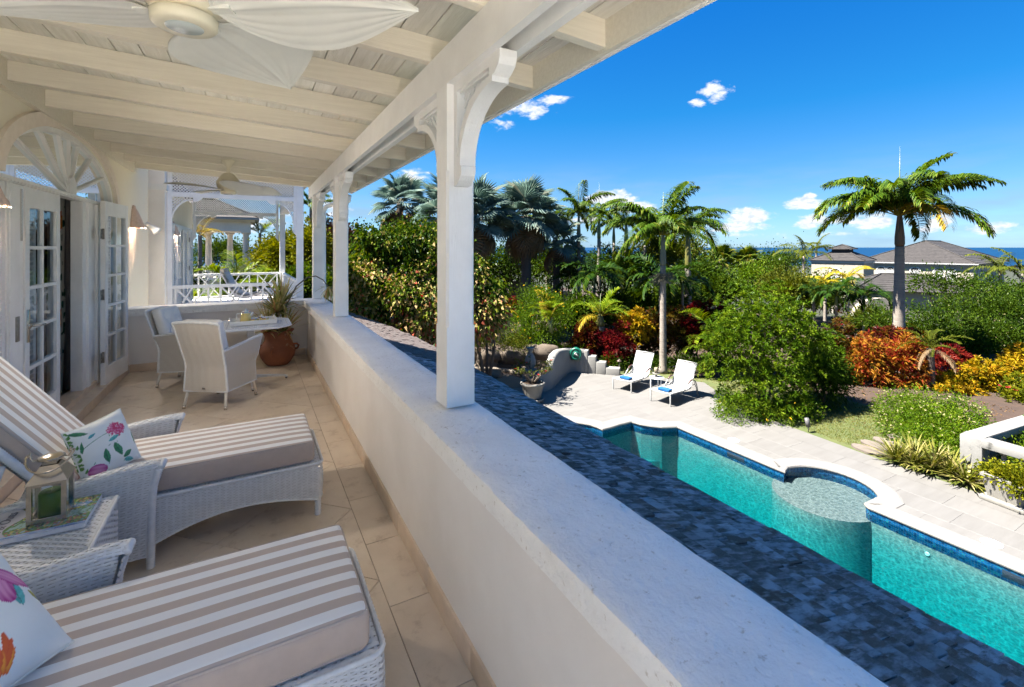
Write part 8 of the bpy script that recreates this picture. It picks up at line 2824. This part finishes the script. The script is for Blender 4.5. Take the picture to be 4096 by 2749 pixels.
# leaf litter and mulch on the soil bed
NM = 5000
ps = np.stack([rg.uniform(13.5, 19.5, NM), rg.uniform(4.8, 17, NM), np.full(NM, TZ0 - .02)], axis=1)
Vv, Ff, Ss = leaf_arrays(ps, rg.normal(size=ps.shape) * (1, 1, .15), .06, .03, rg, fold=.1)
ml = np_mesh('leaf_litter', Vv, Ff, Ss, leafmat('dry_litter', [(.16, .10, .06), (.28, .19, .11), (.10, .06, .035)], rough=.9), None, tint=np.repeat(rg.uniform(0, 1, NM), 2))
tag(ml, 'scattered dry leaves on the brown soil under the hedges', 'leaf litter', kind='stuff')

# ================================================================ FAR BUILDINGS
MANS = mat('pale_cream_mansion_wall', (.80, .70, .56), (.74, .65, .52), scale=.6, rough=.85)
STONE = _mat0('pale_coral_stone', (.74, .68, .58), (.66, .60, .51), scale=1.5, rough=.85)
SHR = bpy.data.materials.new('aged_shingle_roof'); SHR.use_nodes = True
n = new_nodes(SHR.node_tree)
tc = n('ShaderNodeTexCoord'); mp = n('ShaderNodeMapping', ins={'Vector': tc.outputs['Object'], 'Scale': (1.6, 1.6, 9.0)})
nz = n('ShaderNodeTexNoise', ins={'Vector': mp.outputs[0], 'Scale': 2.0, 'Detail': 6.0, 'Roughness': .7})
cr = n('ShaderNodeMix', data_type='RGBA', ins={0: n('ShaderNodeMapRange', ins={0: nz.outputs[0], 1: .35, 2: .65, 3: 0.0, 4: 1.0}).outputs[0], 6: (.010, .008, .0075, 1), 7: (.034, .029, .027, 1)})
bs = n('ShaderNodeBsdfPrincipled', ins={'Roughness': .85, 'Base Color': cr.outputs[2]})
n('ShaderNodeOutputMaterial', ins={0: bs.outputs[0]})


def hip_roof(parent, x0, x1, y0, y1, z0, pitch, m, name='roof', ov=.5, courses=.16):
    """hipped roof made of overlapping shingle courses"""
    X0, X1, Y0, Y1 = x0 - ov, x1 + ov, y0 - ov, y1 + ov
    hw = min(X1 - X0, Y1 - Y0) / 2; H_ = hw * pitch; nC = max(6, int(H_ / courses))
    mb = MB()
    for k in range(nC):
        a, b = hw * k / nC, hw * (k + 1) / nC; za, zb = z0 + H_ * k / nC, z0 + H_ * (k + 1) / nC - .03
        o = [(X0 + a, Y0 + a), (X1 - a, Y0 + a), (X1 - a, Y1 - a), (X0 + a, Y1 - a)]; i_ = [(X0 + b, Y0 + b), (X1 - b, Y0 + b), (X1 - b, Y1 - b), (X0 + b, Y1 - b)]
        vs = [(p[0], p[1], za - .035) for p in o] + [(p[0], p[1], za) for p in o] + [(p[0], p[1], zb) for p in i_]
        fs = []
        for q in range(4):
            w = (q + 1) % 4; fs += [(q, w, 4 + w, 4 + q), (4 + q, 4 + w, 8 + w, 8 + q)]
        mb.add(vs, fs)
    o = mb.build(name, m, parent)
    # hip caps
    r_ = MB(); top = [(X0 + hw, Y0 + hw), (X1 - hw, Y0 + hw), (X1 - hw, Y1 - hw), (X0 + hw, Y1 - hw)]
    for (a, b), (c, d_) in zip([(X0, Y0), (X1, Y0), (X1, Y1), (X0, Y1)], top): r_.tube([(a, b, z0 + .02), (c, d_, z0 + H_ + .02)], .06, 6)
    r_.tube([(top[0][0], top[0][1], z0 + H_ + .02), (top[2][0], top[2][1], z0 + H_ + .02)], .07, 6)
    rc = r_.build('ridge_cap', m, o); rc['kind'] = 'stuff'
    return o, H_


WINW = mat('white_window_paint', (.85, .85, .83), rough=.5)
WDK = mat('dark_window', (.05, .055, .06), rough=.1)
def arched_window(parent, M, w, h, name='window'):
    """local: x across, z up, y toward the viewer is -"""
    m_ = MB(); m_.M = M
    r_ = w / 2
    pts = [(-r_, 0, 0), (r_, 0, 0)] + [(r_ * math.cos(PI * k / 10), 0, h - r_ + r_ * math.sin(PI * k / 10)) for k in range(11)]
    out = [(x * 1.28, -.02, (z if z > .01 else -.08) + (.06 if z > h - r_ else 0)) for x, y, z in pts]
    m_.prism(out, (0, -.06, 0))
    f = m_.build(name, STONE, parent)
    m_ = MB(); m_.M = M
    m_.prism([(x, -.085, z) for x, y, z in pts], (0, -.01, 0))
    m_.build('pane', WDK, f)
    m_ = MB(); m_.M = M
    m_.box(-r_, r_, -.12, -.10, 0, h - r_ - .02); 
    for k in range(5):
        a = PI * (k + .5) / 5; m_.tube([(0, -.11, h - r_), (r_ * math.cos(a), -.11, h - r_ + r_ * math.sin(a))], .02, 4)
    ring_ = [(r_ * math.cos(PI * k / 10), -.11, h - r_ + r_ * math.sin(PI * k / 10)) for k in range(11)]
    m_.tube(ring_, .035, 4); m_.box(-r_, r_, -.13, -.10, h - r_ - .05, h - r_ + .02)
    m_.build('shutter', WINW, f)
    return f


mn0 = P(3905, 1057, 52)
MR = R(-38)
mans = thing('mansion', (mn0.x, mn0.y, 0), 'far cream mansion with a broad dark hipped shingle roof and arched windows', 'mansion', rz=-YAW - R(53.7))
# local frame: origin at the near right eave corner; x to the left is negative
Wm, Dm = 11.1, 18.4
Zc = mn0.z
MB().box(-Wm, -.25, .15, Dm, -6.0, Zc - .02).build('wall', MANS, mans)
MB().box(-Wm + .05, -.15, .06, .145, Zc - .30, Zc - .10).build('cornice', WINW, mans)
hip_roof(mans, -Wm + .1, -.1, .1, Dm - .1, Zc, .47, SHR, ov=.3)
MB().box(-Wm - .25, .25, -.32, -.22, Zc - .10, Zc + .02).build('gutter', WINW, mans)
for xw in (-2.1, -3.15, -5.3, -7.65, -8.6, -10.4):
    arched_window(mans, Matrix.Translation((xw, .15, Zc - 2.05)), .82, 1.5)
for yw in (3, 8, 13):
    arched_window(mans, Matrix.Translation((-.25, yw, Zc - 2.15)) @ Matrix.Rotation(R(90), 4, 'Z'), .9, 1.5)
tw0 = P(3370, 1040, 54)
twr = thing('tower', (tw0.x, tw0.y, 0), 'square cream tower with a louvred cap roof left of the far mansion', 'tower', rz=-YAW - R(48))
MB().box(-2.45, 2.45, -2.42, 2.42, -6.0, tw0.z).build('wall', MANS, twr)
MB().box(-2.55, 2.55, -2.52, 2.52, tw0.z - .30, tw0.z - .05).build('cornice', WINW, twr)
hip_roof(twr, -2.5, 2.5, -2.5, 2.5, tw0.z, .50, SHR, ov=.15)
MB().box(-.85, .85, -.85, .85, tw0.z + .8, tw0.z + 1.28).build('lantern_box', SHR, twr)
hip_roof(twr, -1.1, 1.1, -1.1, 1.1, tw0.z + 1.25, .42, SHR, name='lantern_roof', ov=.1, courses=.1)
arched_window(twr, Matrix.Translation((-.1, -2.42, tw0.z - 2.6)), .95, 1.7)
# lower wing with arched porch
lw0 = P(3640, 1130, 40)
lwg = thing('garden_lodge', (lw0.x, lw0.y, 0), 'lower cream lodge with an arched porch and shingle roofs in front of the mansion', 'house', rz=-YAW - R(20))
MB().box(-4.0, 4.5, .4, 6, -5.5, lw0.z - .75).build('wall', MANS, lwg)
hip_roof(lwg, -3.9, 4.6, .2, 6, lw0.z - .78, .42, SHR, ov=.3)
hip_roof(lwg, 4.9, 9.5, -2, 4, lw0.z - 1.6, .5, SHR, name='side_roof', ov=.3)
pw0 = P(3520, 1210, 36)
pch = thing('arched_porch', (pw0.x, pw0.y, 0), 'white arched porch half hidden behind the dense dark palms', 'porch', rz=-YAW - R(6))
zt = pw0.z
am_ = MB()
for x0_, x1_ in ((-1.9, -1.15), (1.15, 1.9)): am_.box(x0_, x1_, -.25, .25, -5.0, zt - .9)
for k in range(12):
    a0, a1 = PI * k / 12, PI * (k + 1) / 12
    q = [(1.15 * math.cos(a0), -.25, zt - .9 + .8 * math.sin(a0)), (1.15 * math.cos(a1), -.25, zt - .9 + .8 * math.sin(a1)), (1.9 * math.cos(a1), -.25, zt - .9 + 1.25 * math.sin(a1)), (1.9 * math.cos(a0), -.25, zt - .9 + 1.25 * math.sin(a0))]
    am_.prism(q, (0, .5, 0))
am_.build('arch', MANS, pch)
MB().box(-1.98, -1.07, -.3, .3, zt - 1.05, zt - .9).box(1.07, 1.98, -.3, .3, zt - 1.05, zt - .9).build('capital', WINW, pch)
MB().box(-2.2, 2.2, 2.2, 2.4, -5, zt).build('back_wall', MANS, pch)
gb0 = P(3118, 1070, 62)
gbl = thing('gabled_outbuilding', (gb0.x, gb0.y, 0), 'tiny white gable end with a finial among the trees left of the tower', 'house', rz=-YAW)
MB().prism([(-1.9, 0, gb0.z - 2), (1.9, 0, gb0.z - 2), (1.9, 0, gb0.z - .4), (0, 0, gb0.z + .75), (-1.9, 0, gb0.z - .4)], (0, 4, 0)).build('wall', MANS, gbl)
MB().prism([(-2.2, -.2, gb0.z - .55), (0, -.2, gb0.z + .82), (2.2, -.2, gb0.z - .55), (2.2, -.2, gb0.z - .40), (0, -.2, gb0.z + .98), (-2.2, -.2, gb0.z - .40)], (0, 4.4, 0)).build('roof', SHR, gbl)
MB().lathe([(.12, 0), (.16, .15), (.05, .3), (.02, .55)], (0, -.1, gb0.z + .95), 8).build('finial', WINW, gbl)

# stone pavilion beyond the next veranda
pv0 = P(1003, 888, 31)
pav = thing('stone_pavilion', (pv0.x, pv0.y, 0), 'pale stone garden pavilion with round columns beyond the next veranda', 'pavilion')
Lp = 7.5
ez = pv0.z
MB().box(-Lp, .0, 0, 4.2, ez - .62, ez).build('entablature', STONE, pav)
MB().box(-Lp, .25, -.25, 4.5, ez, ez + .12).build('cornice', STONE, pav)
MB().box(-Lp, .5, -.5, 4.7, ez + .12, ez + .26).build('gutter', WINW, pav)
hip_roof(pav, -Lp, .2, -.2, 4.4, ez + .26, .50, SHR, ov=.3)
for k, (x, y) in enumerate([(-.28, .28), (-.28, 1.35), (-.28, 2.4), (-.28, 3.5), (-1.3, 3.9), (-2.6, 3.9), (-3.9, 3.9)]):
    c = MB().lathe([(.27, -3.2), (.27, -3.1), (.20, -3.05), (.205, -2.0), (.17, -.20), (.25, -.12), (.27, 0)], (x, y, ez - .62), 16)
    c.build('column', STONE, pav)
    MB().box(x - .29, x + .29, y - .29, y + .29, ez - .72, ez - .621).build('capital', STONE, pav)
MB().box(-Lp, .3, -.3, 4.5, ez - 4.0, ez - 3.8).build('plinth', STONE, pav)

# white boundary wall with a small iron gate
bwl = thing('boundary_wall', tuple(P(2130, 1180, 33)), 'white boundary wall glimpsed under the fan palms', 'wall', rz=-YAW)
bz = bwl.location.z
MB().box(-2.2, -.6, 0, .25, -2.5, P(0, 1125, 33).z - bz).build('wall_panel', WR, bwl)
MB().box(1.0, 2.6, 0, .25, -2.5, P(0, 1165, 33).z - bz).build('wall_panel', WR, bwl)
MB().box(-.6, 1.0, .3, .5, -2.5, P(0, 1150, 33).z - bz).build('wall_panel', WR, bwl)
for xk in (1.25, -.05):
    MB().box(xk - .15, xk + .15, -.1, .2, -2.5, P(0, 1150, 33).z - bz).lathe([(.10, 0), (.16, .1), (.10, .22), (.03, .3)], (xk, .05, P(0, 1150, 33).z - bz), 10).build('gate_pier', WR, bwl)
gt = thing('iron_gate', tuple(P(2232, 1160, 32.5)), 'small arched white iron gate between the palms', 'gate', rz=-YAW)
mb = MB()
for k in range(11):
    x = -.7 + .14 * k; MB_h = .35 + .18 * math.sin(PI * k / 10)
    MB().tube([(x, 0, -.7), (x, 0, MB_h)], .016, 4).build('bar', WINW, gt)
MB().tube([(-.7 + .14 * k, 0, .30 + .18 * math.sin(PI * k / 10)) for k in range(11)], .02, 5).build('top_rail', WINW, gt)
